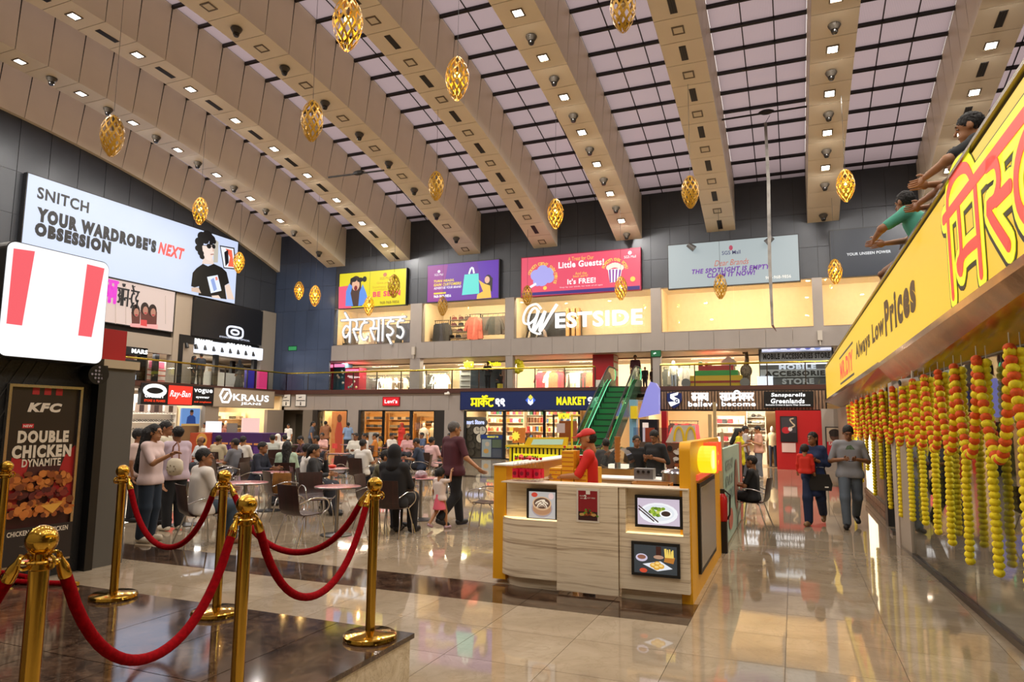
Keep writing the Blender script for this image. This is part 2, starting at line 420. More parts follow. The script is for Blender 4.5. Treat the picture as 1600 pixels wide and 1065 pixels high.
for bi in range(len(beams)-1):
    xa = beams[bi][0]+beams[bi][1]/2; xb = beams[bi+1][0]-beams[bi+1][1]/2; w = xb-xa; cw = w/3
    sk = struct('skylight')
    pm = MB(); pm.box(-cw/2+.012, cw/2-.012, -.515, .515, 0, .012); pme = pm.data('pane', M_SKY)
    pu = MB(); pu.box(-w/2, w/2, -.045, .045, -.10, .04); pume = pu.data('purlin', M_PURLIN)
    rest = MB()
    for k in range(NP_ALL):
        t = tpan(k); y, z = vpos(t, BH)
        for c in range(3):
            x = xa+cw*(c+.5)
            if k < NP_SEP: link('pane', pme, sk, (x, y, z), (-t, 0, 0))
            else:
                R = Matrix.Translation((x, y, z)) @ Matrix.Rotation(-t, 4, 'X'); rest.add([R@Vector(v) for v in ((-cw/2, -.52, 0), (cw/2, -.52, 0), (cw/2, .52, 0), (-cw/2, .52, 0))], [(0, 3, 2, 1)])
        y2, z2 = vpos(t+STEP/2, BH)
        if k < NP_SEP: link('purlin', pume, sk, (xa+w/2, y2, z2), (-t, 0, 0))
    o = rest.build('pane', M_SKY, sk); o['kind'] = 'stuff'
    for c in (1, 2):
        mb = MB(); pts = [(xa+cw*c, *vpos(math.asin((YB-YC)/RV)-STEP*k, BH-.02)) for k in range(NP_ALL+1)]
        mb.tube(pts, .022, 4); mb.build('mullion', M_PURLIN, sk)
# ------------------------------------------------------------------ ceiling fittings: downlights, speakers, air slots
def make_downlight(lit):
    t = thing('ceiling_light', 'x', 'light')
    mb = MB(); s = .13
    for a0, a1, b0, b1 in ((-s-.04, s+.04, -s-.04, -s), (-s-.04, s+.04, s, s+.04), (-s-.04, -s, -s, s), (s, s+.04, -s, s)): mb.box(a0, a1, b0, b1, -.025, 0)
    mb.build('frame', mat('#6b5c48', .4), t, False)
    mb = MB(); mb.box(-s, s, -s, s, -.012, -.004)
    mb.build('diffuser', glow('#fff8ea', 9.) if lit else mat('#d9ccb2', .4), t, False)
    return t
def make_speaker():
    t = thing('ceiling_speaker', 'x', 'speaker')
    mb = MB(); mb.lathe([(.15, 0), (.17, -.03), (.16, -.06), (.10, -.16)], 16); mb.build('housing', mat('#463f37', .45), t, False, 40)
    mb = MB(); mb.lathe([(.085, -.155), (.095, -.2), (.07, -.26), (.02, -.265)], 14); mb.build('lens', mat('#16120f', .25), t, False, 40)
    return t
def make_slot():
    t = thing('air_slot', 'x', 'vent')
    mb = MB(); mb.box(-.10, .10, -.33, .33, -.012, 0); mb.build('frame', mat('#3a3027', .5), t, False)
    for i in range(3):
        mb = MB(); mb.box(-.075+.055*i, -.04+.055*i, -.31, .31, -.02, -.012); mb.build('blade', mat('#15110e', .5), t, False)
    return t
ORD = ['wall', 'second', 'third', 'fourth', 'fifth', 'sixth', 'seventh', 'eighth', 'ninth']
kinds = {1: ('L', 'S', 0), 2: ('L', 'T', 1), 3: ('U', 'S', 0), 4: ('U', 'T', 0), 5: ('L', 'S', 1), 6: ('U', 'T', 1), 7: ('L', 'S', 1), 8: ('L', 'T', 0)}
protos = {'L': make_downlight(True), 'U': make_downlight(False), 'S': make_speaker(), 'T': make_slot()}
used = set()
NMAX = {1: 20, 2: 20, 3: 19, 4: 17, 5: 16, 6: 14, 7: 14, 8: 15}
LBL = {'L': ('lit square downlight, %s beam from the left', 'lit downlights of the %s beam'), 'U': ('unlit square downlight, %s beam from the left', 'unlit downlights of the %s beam'),
       'S': ('dark round speaker, %s ceiling beam from the left', 'speakers under the %s beam'), 'T': ('dark narrow air slot, %s ceiling beam from the left', 'air slots of the %s beam')}
for bi, (ka, kb, ph) in kinds.items():
    bx = beams[bi][0]
    for k in range(0, NMAX[bi]):
        kd = ka if (k+ph) % 2 == 0 else kb
        if bi == 5 and k in (8,) : kd = 'U' if kd == 'L' else kd
        if bi == 1 and k < 4 and kd == 'L': kd = 'U'
        if bi == 3 and k == 9 and kd == 'U': kd = 'L'
        if bi in (7,) and k < 3: 
            if kd == 'L': continue
        t = tpan(k); y, z = vpos(t)
        lab, gr = LBL[kd]; lab = lab % ORD[bi]; gr = gr % ORD[bi]
        if kd in used: o = dup(protos[kd], (bx, y, z-.001), 0)
        else: o = protos[kd]; used.add(kd); o.location = (bx, y, z-.001)
        if kd == 'S': o.rotation_euler = (0, 0, 0)
        else: o.rotation_euler = (-t, 0, 0)
        o['label'] = lab+', '+ORDN[k]+' from the wall'; o['group'] = gr
        if kd == 'L':
            area('downlight_glow', (bx, y, z-.04), .24, K_DOWN, (1, .93, .84), (0, 0, 0))
# further lit downlights of the same beams behind the viewer
for bx, ys in ((-22.8, (3, 7)), (-18.9, (-2, 2, 6, 9)), (-6.7, (-4, 0, 4, 8, 11)), (-14.8, (-2, 2, 6)), (1.43, (-4, 0, 4, 8, 12)), (5.5, (0, 4, 8, 12))):
    for y in ys: area('downlight_glow', (bx, y, ZO+math.sqrt(RV*RV-(y-YC)**2)-.05), .24, K_DOWN, (1, .93, .84))
# ------------------------------------------------------------------ back wall
wb = struct('wall_back')
def xY(u, v=500, Y=YB): return onY(u, v, Y).x
WIN = [(522, 641), (659, 789), (803, 1017), (1033, 1271), (1287, 1440)]
WX = [(xY(a), xY(b)) for a, b in WIN]; Z0W, Z1W = 5.77, 7.80
XE = 12.
mb = MB(); mb.box(-27.2, XE, YB+.02, YB+.25, Z1W, 13.2); mb.build('wall_core', M_DARK, wb)
rows = [(Z1W, 9.1), (9.1, 10.55), (10.55, 12.6)]
pw = .86
for z0, z1 in rows:
    x = -27.2
    while x < XE-.1:
        x1 = min(x+pw, XE); mb = MB(); mb.box(x+.006, x1-.006, YB-.005, YB+.02, z0+.006, z1-.006)
        mb.build('wall_panel', M_PANEL2 if x < -23.2 else M_PANEL, wb); x = x1
# piers between the upper windows, panels below them
edges = [-27.2]+[e for w in WX for e in w]+[XE]
for i in range(0, len(edges), 2):
    a, b = edges[i], edges[i+1]
    mb = MB(); mb.box(a, b, YB, YB+.35, 4.95, Z1W)
    if i == 8: pass
    elif i: mb.box(a+.05, b-.05, YB, YB+.35, ZS, 4.95)
    else: mb.box(a, -23.3, YB, YB+.35, ZS, 4.95)
    mb.build('pier', M_PANEL2 if i == 0 else M_LGREY, wb)
x = -23.0
while x < 6:
    mb = MB(); mb.box(x+.005, x+1.045, YB-.02, YB+.35, 4.96, Z0W-.01); mb.build('fascia_panel', M_LGREY, wb); x += 1.05
x = -27.2
for z0, z1 in ((3.4, 5.6), (5.6, 7.8)):
    for k in range(5):
        mb = MB(); mb.box(-27.2+k*.82+.006, -26.38+k*.82-.006, YB-.012, YB, z0+.006, z1-.006); mb.build('wall_panel', M_PANEL2, wb)
# upper shop rooms behind the windows
UPART = [(WX[k][1]+WX[k+1][0])/2 for k in range(4)]
sh = struct('wall_upper_shops')
mb = MB(); mb.box(-23.4, 6, 33.2, 33.3, 5.5, 8.2); mb.build('shop_wall', M_CREAM, sh)
mb = MB(); mb.box(-23.4, 6, YB+.25, 33.2, 8.0, 8.1); mb.build('shop_ceiling', M_WHITE, sh)
mb = MB(); mb.box(-23.4, 6, YB+.05, 33.2, 5.62, 5.7); mb.build('shop_floor', mat('#b59a74', .4), sh)
for xa, xb in ((WX[0][1], WX[1][0]), (WX[1][1], WX[2][0]), (WX[2][1], WX[3][0]), (WX[3][1], WX[4][0])):
    mb = MB(); mb.box((xa+xb)/2-.06, (xa+xb)/2+.06, YB+.35, 33.2, 5.7, 8.0); mb.build('partition', M_CREAM, sh)
for (a, b), p in zip(WX, (150, 165, 185, 190, 110)):
    area('shop_light', ((a+b)/2, 30.72, 7.97), b-a-.3, p*K_SHOP*1.25, (1, .84, .62), (math.radians(32), 0, 0), size_y=.3)
for i, (a, b) in enumerate(WX):
    w = struct('window_%d' % (i+1)); n = 3 if i < 3 else 2
    for k in range(n):
        mb = MB(); mb.box(a+(b-a)*k/n+.01, a+(b-a)*(k+1)/n-.01, YB+.10, YB+.112, Z0W+.03, Z1W-.03); mb.build('pane', M_CLEAR, w)
    mb = MB(); mb.box(a, b, YB+.02, YB+.16, Z0W, Z0W+.03); mb.box(a, b, YB+.02, YB+.16, Z1W-.03, Z1W); mb.build('window_frame', mat('#8a8078', .4, .4), w)
# first floor: slab, walkway shop front
sl = struct('trim_2')
mb = MB(); mb.box(-32, XE, YB-.05, 37.5, 3.06, ZS); mb.box(-32, -26.0, -2, YB-.05, 3.06, ZS); mb.build('slab', mat('#6a5a4c', .4), sl)
mb = MB(); mb.box(-26.0, 2.2, YB-.09, YB-.05, 3.17, ZS+.03); mb.box(-26.0, -25.96, 6, YB-.05, 3.17, ZS+.03); mb.build('edge_trim', mat('#4a2a20', .4), sl)
mb = MB(); mb.box(-32, XE, YB+.35, 37, 4.95, 5.1); mb.build('walkway_ceiling', mat('#cdbfa8', .5), sl)
YF = 33.0
s1 = struct('wall_first_floor_shops')
mb = MB(); mb.box(-32, XE, 36.6, 36.7, ZS, 5); mb.build('shop_wall', M_CREAM, s1)
for u0, u1, p in ((522, 641, 95), (659, 790, 100), (804, 1017, 150), (1033, 1190, 120), (1200, 1330, 90)):
    xa, xb = xY(u0, 580, YF), xY(u1, 580, YF)
    area('shop_light', ((xa+xb)/2, 33.3, 4.9), xb-xa-.3, p*K_SHOP*4.0, (1, .85, .66), (math.radians(35), 0, 0), size_y=.35)
    area('walkway_light', ((xa+xb)/2, 31.7, 4.93), 2.0, 60*K_SHOP, (1, .85, .65), size_y=.3)
    w = struct('window_%d' % (6+[522, 659, 804, 1033, 1200].index(u0))); n = 3
    for k in range(n):
        mb = MB(); mb.box(xa+(xb-xa)*k/n+.01, xa+(xb-xa)*(k+1)/n-.01, YF, YF+.012, ZS+.05, 4.93); mb.build('pane', M_CLEAR, w)
    mb = MB(); mb.box(xa-.05, xb+.05, YF-.02, YF+.04, ZS, ZS+.06); mb.box(xa-.05, xb+.05, YF-.02, YF+.04, 4.88, 4.95); mb.build('window_frame', mat('#9a8f82', .35, .4), w)
for u0, u1 in ((430, 522), (641, 659), (790, 804), (1017, 1033), (1190, 1200)):
    mb = MB(); mb.box(xY(u0, 580, YF), xY(u1, 580, YF), YF-.05, YF+.3, ZS, 4.95); mb.build('shop_pier', M_LGREY, s1)
# ground floor back: fascia band, piers
gb = struct('wall_ground_back')
zt = 2.32
x = -26
xm0 = xY(720, 630)
while x < xm0-.05:
    x1 = min(x+1.02, xm0); mb = MB(); mb.box(x+.005, x1-.005, YB-.03, YB+.1, zt, 3.16); mb.build('fascia_panel', M_LGREY, gb); x = x1
def pier(u0, u1, m, y0=YB-.03, y1=YB+.3, z1=zt):
    mb = MB(); mb.box(xY(u0, 690), xY(u1, 690), y0, y1, 0, z1); mb.build('pier', m, gb)
pier(472, 487, mat('#6e665c', .5)); pier(542, 559, M_LGREY); pier(694, 724, M_LGREY)
pier(487, 495, M_DARK); pier(559, 563, M_DARK); pier(679, 694, M_DARK)
mb = MB(); mb.box(-30, XE, 34.4, 34.5, 0, 3.06); mb.build('shop_wall', mat('#d9b98a', .6), gb)
mb = MB(); mb.box(-30, XE, YB+.1, 34.4, 2.75, 2.8); mb.build('shop_ceiling', M_WHITE, gb)
mb = MB(); mb.box(-26.5, 12, YB+.05, 34.4, -.009, .002); mb.build('shop_floor', mat('#a98a62', .3), gb)
for u in (552, 708, 1010):
    x = xY(u, 690) if u > 552 else onY(545, 690, 33.).x; mb = MB(); mb.box(x-.06, x+.06, YB+.3, 34.4, 0, 2.75); mb.build('partition', M_CREAM, gb)
for u0, u1, p, c in ((495, 542, 55, (1, .62, .30)), (563, 679, 120, (1, .68, .36)), (726, 905, 270, (1, .86, .66)), (1035, 1190, 190, (1, .88, .70))):
    a, b = xY(u0, 690), xY(u1, 690); area('shop_light', ((a+b)/2, 30.75, 2.70), b-a-.2, p*K_SHOP*1.25, c, (math.radians(40), 0, 0), size_y=.4)
# ------------------------------------------------------------------ left wall
wl = struct('wall_left')
XU = -27.0
mb = MB(); mb.box(XU-.3, XU-.03, -7, YB, 4.95, 13.4); mb.build('wall_core', M_DARK, wl)
for z0, z1 in ((7.75, 9.4), (9.4, 11.05), (11.05, 13.4)):
    y = 30.3
    while y > 10:
        mb = MB(); mb.box(XU-.03, XU, y-1.18, y-.012, z0+.006, z1-.006); mb.build('wall_panel', M_PANEL, wl); y -= 1.19
mb = MB(); mb.box(-32, XU, -7, YB, 4.95, 5.1); mb.build('walkway_ceiling', mat('#b5a894', .5), wl)
mb = MB(); mb.box(-31.1, -31, -2, YB, ZS, 5); mb.build('shop_wall', mat('#d8c8b4', .6), wl)
mb = MB(); mb.box(-30.1, -30, 4, YB, 0, 3.06); mb.build('shop_wall', mat('#d2c0a0', .6), wl)
# right and front enclosure of the hall
wr = struct('wall_right'); mb = MB(); mb.box(11.6, 11.8, -7, YB, 0, 13.4); mb.build('wall_core', M_PANEL, wr)
wf = struct('wall_front'); mb = MB(); mb.box(-34, 12, -7.2, -7, 0, 15.5); mb.build('wall_core', mat('#8d857a', .6), wf)
# ------------------------------------------------------------------ balcony railings
def rail(name, pts, label, hgt=.97):
    t = thing(name, label, 'railing', (pts[0][0], pts[0][1], ZS))
    mb = MB(); mb.tube([(x, y, ZS+hgt) for x, y in pts], .045, 8); mb.build('handrail', M_RAILGOLD, t, True, 40)
    for (xa, ya), (xb, yb) in zip(pts, pts[1:]):
        L = math.hypot(xb-xa, yb-ya); n = max(1, round(L/1.5)); dx, dy = (xb-xa)/n, (yb-ya)/n; ux, uy = dx/math.hypot(dx, dy), dy/math.hypot(dx, dy)
        for i in range(n+1):
            mb = MB(); mb.box(xa+dx*i-.022, xa+dx*i+.022, ya+dy*i-.022, ya+dy*i+.022, ZS+.03, ZS+hgt-.04); mb.build('post', mat('#4c463c', .3, .8), t)
        for i in range(n):
            fr = Fr((xa+dx*i, ya+dy*i, ZS), (dx, dy, 0), (0, 0, 1)); w = math.hypot(dx, dy)
            mb = MB(); mb.fbox(fr, .04, w-.04, .07, hgt-.09, -.005, .005); mb.build('glass_panel', M_GLASS, t)
    return t
rail('balcony_railing', [(-25.93, 8), (-25.93, YB), (xY(940, 590)-.3, YB)], 'brass-topped glass balcony railing along the left side and back, up to the escalator')
rail('balcony_railing', [(xY(1032, 590)+.0, YB), (2.0, YB)], 'brass-topped glass balcony railing above the wood-slatted shop sign')
# ------------------------------------------------------------------ Devanagari strokes (unit: headline y=1, baseline y=0)
DG = {
 'ma': ([[(.68, 1), (.68, 0)], [(.2, 1), (.2, .42), (.08, .3), (.16, .2), (.27, .36), (.68, .36)]], .84),
 'sa': ([[(.72, 1), (.72, 0)], [(.12, .98), (.32, .92), (.36, .72), (.26, .58), (.1, .55), (.45, .06)], [(.27, .56), (.72, .56)]], .88),
 'sh': ([[(.12, .98), (.32, .92), (.36, .72), (.26, .58), (.1, .55), (.45, .06)], [(.27, .56), (.56, .56)]], .56),
 'ta': ([[(.38, 1), (.38, .84)], [(.62, .84), (.3, .82), (.12, .62), (.12, .32), (.3, .1), (.52, .1), (.66, .22)]], .76),
 'ra': ([[(.12, .98), (.34, .92), (.4, .74), (.28, .6), (.1, .55), (.5, .04)]], .56),
 'i':  ([[(.12, 0), (.12, 1.02), (.2, 1.26), (.45, 1.34), (.75, 1.24), (.9, 1.0)]], .26),
 'aa': ([[(.16, 1), (.16, 0)]], .32),
 'e':  ([[(-.28, 1.), (-.62, 1.34)]], 0.),
 'rkr': ([[(-.2, 1.02), (-.42, 1.2), (-.22, 1.36), (-.02, 1.26)], [(-.3, 1.), (-.72, 1.36)]], 0.),
 'va': ([[(.68, 1), (.68, 0)], [(.68, .62), (.38, .74), (.14, .5), (.28, .24), (.5, .3), (.68, .5)]], .84),
 'ii': ([[(.42, 1), (.42, .84)], [(.66, .84), (.3, .82), (.2, .64), (.45, .54), (.62, .4), (.45, .24), (.16, .26), (.32, .08), (.5, -.14)]], .74),
 'da': ([[(.4, 1), (.4, .84)], [(.64, .84), (.26, .82), (.2, .6), (.48, .55), (.64, .34), (.46, .1), (.16, .2)]], .74),
 'ka': ([[(.46, 1), (.46, 0)], [(.46, .6), (.26, .74), (.08, .52), (.24, .3), (.46, .46)], [(.46, .6), (.7, .72), (.86, .5), (.74, .28)]], .96),
 'n9': ([[(.5, .72), (.36, .9), (.14, .84), (.1, .62), (.28, .52), (.5, .6), (.5, .72)], [(.16, .56), (.1, .4), (.26, .3), (.42, .28), (.56, -.06)]], .72),
 'oo': ([[(.1, .86), (.34, .9), (.42, .7), (.22, .58), (.44, .44), (.36, .18), (.1, .22)], [(.42, .56), (.74, .56)], [(.74, 1), (.74, 0)], [(1.0, 1), (1.0, 0)], [(.8, 1.32), (.92, 1.18), (1.06, 1.18), (1.16, 1.32)]], 1.16),
 'na': ([[(.62, 1), (.62, 0)], [(.62, .5), (.2, .5), (.12, .4), (.22, .34)]], .78),
 'tr': ([[(.38, 1), (.38, .84)], [(.62, .84), (.3, .82), (.14, .62), (.16, .38), (.36, .22), (.6, .3)], [(.36, .2), (.12, -.04)], [(.36, .2), (.58, -.04)]], .74),
 'nd': ([[(.42, 1), (.42, .84)], [(.42, .82), (.14, .62), (.28, .42), (.52, .5), (.4, .3), (.56, .02)]], .68),
 'dot': ([[(-.3, 1.3), (-.24, 1.24)]], 0.), ' ': ([], .3), '-': ([[(.06, .5), (.3, .5)]], .36)}
def spl(P, n=8):
    o = []
    for i in range(len(P)-1):
        p0 = P[max(i-1, 0)]; p1 = P[i]; p2 = P[i+1]; p3 = P[min(i+2, len(P)-1)]
        for j in range(n):
            t_ = j/n; o.append(tuple(.5*((2*p1[d])+(-p0[d]+p2[d])*t_+(2*p0[d]-5*p1[d]+4*p2[d]-p3[d])*t_*t_+(-p0[d]+3*p1[d]-3*p2[d]+p3[d])*t_**3) for d in range(2)))
    return o+[P[-1]]
def devan(seq, fr, w, h, sw, m, parent, name='lettering', head=True, c0=0., ext=.02, skew=0., outline=False):
    st = []; x = 0; x_start = 0; segs = []
    for g in seq:
        S, ad = DG[g]
        for p in S: st.append([(a+x, b) for a, b in p])
        if g in (' ', 'n9', '-'):
            if x > x_start and g != 'n9': segs.append((x_start, x))
            x_start = x+ad
        x += ad
    if x > x_start and seq[-1] not in (' ', 'n9'): segs.append((x_start, x))
    if head: st += [[(a-.03, 1.), (b+.03, 1.)] for a, b in segs]
    mb = MB(); sx = w/x; sy = h/1.35
    for k, p in enumerate(st):
        q = [((a-x/2)*sx+skew*b*sy, (b-.5)*sy) for a, b in p]
        if len(q) > 3: q = spl(q, 4)
        mb.stroke(q, sw, fr, c0, c0+ext+.0006*(k % 5))
        for a, b in (q if sw > .2 else (q[0], q[-1]) if not outline else ()): 
            if sw > .09: mb.prism([(a+sw/2*math.cos(t_), b+sw/2*math.sin(t_)) for t_ in [math.pi*i/6 for i in range(12)]], fr, c0, c0+ext+.0004*(k % 5))
    return mb.build(name, m, parent)
# ------------------------------------------------------------------ flat sign boxes positioned on their wall
class Sign:
    def __init__(s, name, label, axis, pos, tl, tr, br, bl, face, depth=.14, group=None, rim='#2a2a2c', cat='sign', e=1.0):
        s.axis = axis; s.pos = pos; P = [s.pt(*p) for p in (tl, tr, br, bl)]
        h = (lambda p: p.x) if axis == 'Y' else (lambda p: p.y)
        a0 = (h(P[0])+h(P[3]))/2; a1 = (h(P[1])+h(P[2]))/2; z0 = (P[2].z+P[3].z)/2; z1 = (P[0].z+P[1].z)/2
        s.w = abs(a1-a0); s.h = z1-z0; s.a0 = a0; s.z0 = z0
        o = Vector((a0, pos, z0)) if axis == 'Y' else Vector((pos, a0, z0))
        s.fr = back(o) if axis == 'Y' else left(o)
        s.t = thing(name, label, cat, s.fr.P(s.w/2, 0, -depth), 0, group)
        mb = MB(); mb.fbox(s.fr, -.04, s.w+.04, -.04, s.h+.04, -depth, -.004); mb.build('casing', mat(rim, .4, .3), s.t)
        mb = MB(); mb.fbox(s.fr, 0, s.w, 0, s.h, -.004, 0); mb.build('face', face, s.t)
        s.p = Poster(s.fr, s.w, s.h, s.t, .006)
    def pt(s, u, v): return onY(u, v, s.pos) if s.axis == 'Y' else onX(u, v, s.pos)
    def q(s, u, v):
        p = s.pt(u, v); a = p.x if s.axis == 'Y' else p.y; return ((a-s.a0)/s.w, (p.z-s.z0)/s.h)
    def poly(s, pts, m): s.p.poly([s.q(*p) for p in pts], m)
    def ell(s, u, v, ru, rv, m, **kw):
        c = s.q(u, v); e = s.q(u+ru, v); f = s.q(u, v-rv); s.p.ell(c[0], c[1], abs(e[0]-c[0]), abs(f[1]-c[1]), m, **kw)
    def line(s, pts, wd, m): s.p.line([s.q(*p) for p in pts], wd, m)
    def txt(s, body, u0, v0, u1, v1, hpx, m, **kw):
        a = s.q(u0, v0); b = s.q(u1, v1); h = abs(s.q(u0, v0-hpx/2)[1]-s.q(u0, v0+hpx/2)[1])
        s.p.txt(body, (a[0]+b[0])/2, (a[1]+b[1])/2, b[0]-a[0], h, m, **kw)
    def box(s, u0, v0, u1, v1):
        a = s.q(u0, v0); b = s.q(u1, v1); return a, b
    def done(s): s.p.done(); return s.t
E_ = lambda c, k=1.: glow(c, k)
INK = mat('#12131a', .6)
# ---- long billboard on the left wall
s = Sign('billboard', 'long white illuminated fashion billboard with a man in sunglasses, on the left wall', 'X', -26.72, (42, 270), (372, 378), (367, 470), (34, 408), E_('#cfdcfa', .95), .22)
K = E_('#12141c', .25)
s.txt('SNITCH', 58, 303, 139, 322, 19, K, bold=.03)
s.txt("YOUR WARDROBE'S", 57, 334, 244, 385, 24, K, bold=.085)
s.txt('NEXT', 247, 387, 288, 397, 19, E_('#f05a50'), bold=.05, shear=.25)
s.txt('OBSESSION', 54, 357, 173, 387, 22, K, bold=.085)
s.poly([(343, 383), (366, 387), (369, 421), (349, 419)], E_('#17181c', .4)); s.poly([(344.5, 385), (364.5, 388.5), (367, 419), (350, 417.5)], E_('#e9ecf2'))
s.poly([(352, 388), (362, 391), (365, 417), (356, 416), (359, 402)], E_('#f06a4e')); s.poly([(350, 394), (356, 390), (357, 410), (352, 416)], E_('#22242e', .4))
s.poly([(334, 372), (341, 378), (340, 410), (333, 410)], E_('#bdb8ab'))
s.poly([(318, 400), (331, 400), (334, 413), (315, 412)], E_('#e3cfc4')); s.poly([(312, 384), (333, 382), (334, 396), (329, 408), (322, 405), (315, 396)], E_('#ecd9cf'))
for hx, hy, r in ((311, 378, 7), (316, 370, 8), (324, 368, 8), (330, 373, 6), (309, 388, 5), (313, 395, 5), (315, 401, 4), (320, 375, 6), (329, 380, 3), (333, 377, 4)): s.ell(hx, hy, r, r*1.0, E_('#121216', .4))
s.poly([(310, 384), (315, 384), (317, 402), (313, 398)], E_('#121216', .4))
s.ell(325.5, 384.5, 3.6, 3.8, E_('#0c0c10', .4)); s.ell(333, 385, 2.8, 3.6, E_('#0c0c10', .4)); s.line([(315, 383), (335, 385)], .03, E_('#0c0c10', .4))
s.line([(328, 397.5), (333, 397)], .05, E_('#a87068')); s.poly([(331, 387), (334.5, 392.5), (331, 393)], E_('#d9b9aa'))
s.poly([(297.5, 447), (300, 426), (306, 419), (316, 412), (324, 416), (333, 412), (346, 418), (353, 425), (357, 442), (350, 446), (353, 467.5), (309, 461), (310, 447), (303, 449)], E_('#101014', .4))
s.poly([(322.5, 432.5), (339, 429.5), (345, 454), (328.5, 458)], E_('#dfe8fa')); s.poly([(328, 437), (333, 434), (338, 452), (333, 455)], E_('#8fa6dd')); s.poly([(335, 433), (338, 432), (339.5, 437), (336, 438)], E_('#ef8a78'))
s.poly([(298, 449), (309, 449), (313, 458), (298, 455)], E_('#d4b9a6')); s.poly([(350, 446), (357, 443), (365, 468), (354, 467)], E_('#e6cfc0')); s.poly([(329, 462), (340, 461), (344, 466.5), (331, 465)], E_('#e6cfc0'))
s.done()
# ---- pink cosmetics window on the left wall
s = Sign('shop_window_display', 'pink lit cosmetics shop window with a print of three women, below the long billboard', 'X', -26.8, (150, 428), (273, 458), (270, 518), (148, 500), E_('#e0c8bd', .9), .2, cat='window')
for cx, cy in ((212, 487), (226, 484), (238, 487)):
    s.poly([(cx-6, cy+24), (cx-7, cy), (cx+7, cy), (cx+6, cy+26)], E_('#7a4038', .6)); s.ell(cx, cy-2, 6.5, 10, E_('#3a2420', .4)); s.ell(cx+1, cy+1, 4, 6.5, E_('#c48a74', .8)); s.line([(cx-1, cy+5), (cx+3, cy+5)], .06, E_('#b02a38'))
s.poly([(203, 505), (246, 507), (246, 514), (203, 510)], E_('#f0a5a0')); s.poly([(219, 499), (229, 500), (229, 510), (219, 508)], E_('#d84848'))
for uu in (180, 196, 258): s.line([(uu, 436+(uu-150)*.24), (uu, 506)], .03, mat('#b0a29a', .4))
a, b = s.q(182, 462), s.q(216, 470); fr = s.fr.at((a[0]+b[0])/2*s.w, (a[1]+b[1])/2*s.h)
devan(['oo', 'na', '-', 'tr', 'e', 'dot', 'nd'], fr, (b[0]-a[0])*s.w, 1.0, .07, INK, s.t, c0=.03)
a, b = s.q(165, 452), s.q(181, 459); devan(['ka', 'aa'], s.fr.at((a[0]+b[0])/2*s.w, (a[1]+b[1])/2*s.h), (b[0]-a[0])*s.w, 1.2, .14, E_('#e03cc8'), s.t, c0=.03)
s.done()
# ---- black optical-shop fascia
s = Sign('shop_sign', 'big black panel with a white oval ring emblem above the balcony on the left', 'X', -26.7, (305, 464), (410, 488), (408, 538), (303, 523), mat('#15161a', .35), .25)
fr = s.fr.at(*[x*y for x, y in zip(s.q(367, 519), (s.w, s.h))])
mb = MB(); mb.stroke([(.55*math.copysign(abs(math.cos(t))**.6, math.cos(t)), .28*math.copysign(abs(math.sin(t))**.6, math.sin(t))) for t in [2*math.pi*i/24 for i in range(24)]], .1, fr, .0, .03, True)
mb.stroke([(.26*math.cos(t), .12*math.sin(t)) for t in [2*math.pi*i/16 for i in range(16)]], .1, fr, .0, .03, True); mb.build('emblem', E_('#e8eeff', 1.1), s.t)
s.txt('EYEWEAR STORE, OPTICAL', 343, 524, 390, 534, 3, E_('#cfd6e8'), bold=.03); s.done()
st = struct('trim_3')
def lbox(u0, v0, u1, v1, X0, X1, m, name):
    a = onX(u0, v0, X1); b = onX(u1, v1, X1); mb = MB(); mb.box(X0, X1, a.y, b.y, min(a.z, b.z), max(a.z, b.z)); return mb.build(name, m, st)
mb = MB(); Ya, Yb = onX(273, 480, -26.9).y, onX(305, 490, -26.9).y; mb.box(-27.2, -26.85, Ya, Yb, 3.36, 7.75); mb.build('pier', mat('#a29484', .5), st)
Yc, Yd = onX(410, 500, -26.9).y, 30.3; mb = MB(); mb.box(-27.2, -26.85, Yc, Yd, 3.36, 7.75); mb.build('pier', mat('#8d857a', .5), st)
mb = MB(); mb.box(-27.2, -26.9, 8, Ya, 4.75, 5.55); mb.build('beam', mat('#9c9082', .5), st)
mb = MB(); mb.box(-27.15, -26.75, Yb, Yc, 5.0, 5.62); mb.build('light_trough', E_('#eef3ff', 1.3), st)
for yy, p in ((15, 90), (20, 130), (25.5, 200)): area('shop_light', (-29, yy, 4.85), 1.6, p*K_SHOP, (1, .95, .9), size_y=4)
# ---- back wall billboards
YS = 30.12
s = Sign('billboard', 'yellow illuminated billboard with a woman looking through binoculars', 'Y', YS, (531, 428), (635, 419), (633, 475), (529, 482), E_('#e3d417', .95), .215)
s.poly([(529.5, 448), (545, 446), (549, 481), (529, 482)], E_('#e85a78')); s.poly([(545, 455), (548, 435), (556, 431), (564, 437), (566, 478), (549, 479)], E_('#5a4038', .6))
s.ell(556, 441, 8, 10, E_('#4a3026', .6)); s.ell(556, 445, 6, 9, E_('#e0b090')); s.ell(556, 450, 2.6, 4, E_('#7a1820'))
s.poly([(540, 478), (541, 455), (546, 443), (551, 447), (548, 458), (552, 478)], E_('#5d8fe0')); s.poly([(560, 478), (562, 456), (567, 444), (572, 456), (575, 467), (566, 477)], E_('#5d8fe0'))
s.ell(553, 437, 5, 3.6, E_('#1a1a1c', .5)); s.ell(563, 437, 5, 3.6, E_('#1a1a1c', .5)); s.ell(570, 436, 3.4, 4.4, E_('#1a1a1c', .5))
s.ell(602, 429, 3, 3, E_('#c8785a')); s.txt('SGS Mall', 594, 435, 610, 434, 4, E_('#b88a30'))
s.txt('Give your', 589, 442.5, 612, 441, 4, E_('#d08a28')); s.txt('business the', 583, 448.5, 614, 446.5, 4, E_('#d0a028')); s.txt('spotlight to', 585, 453, 612, 451.5, 3.5, E_('#d0a028'))
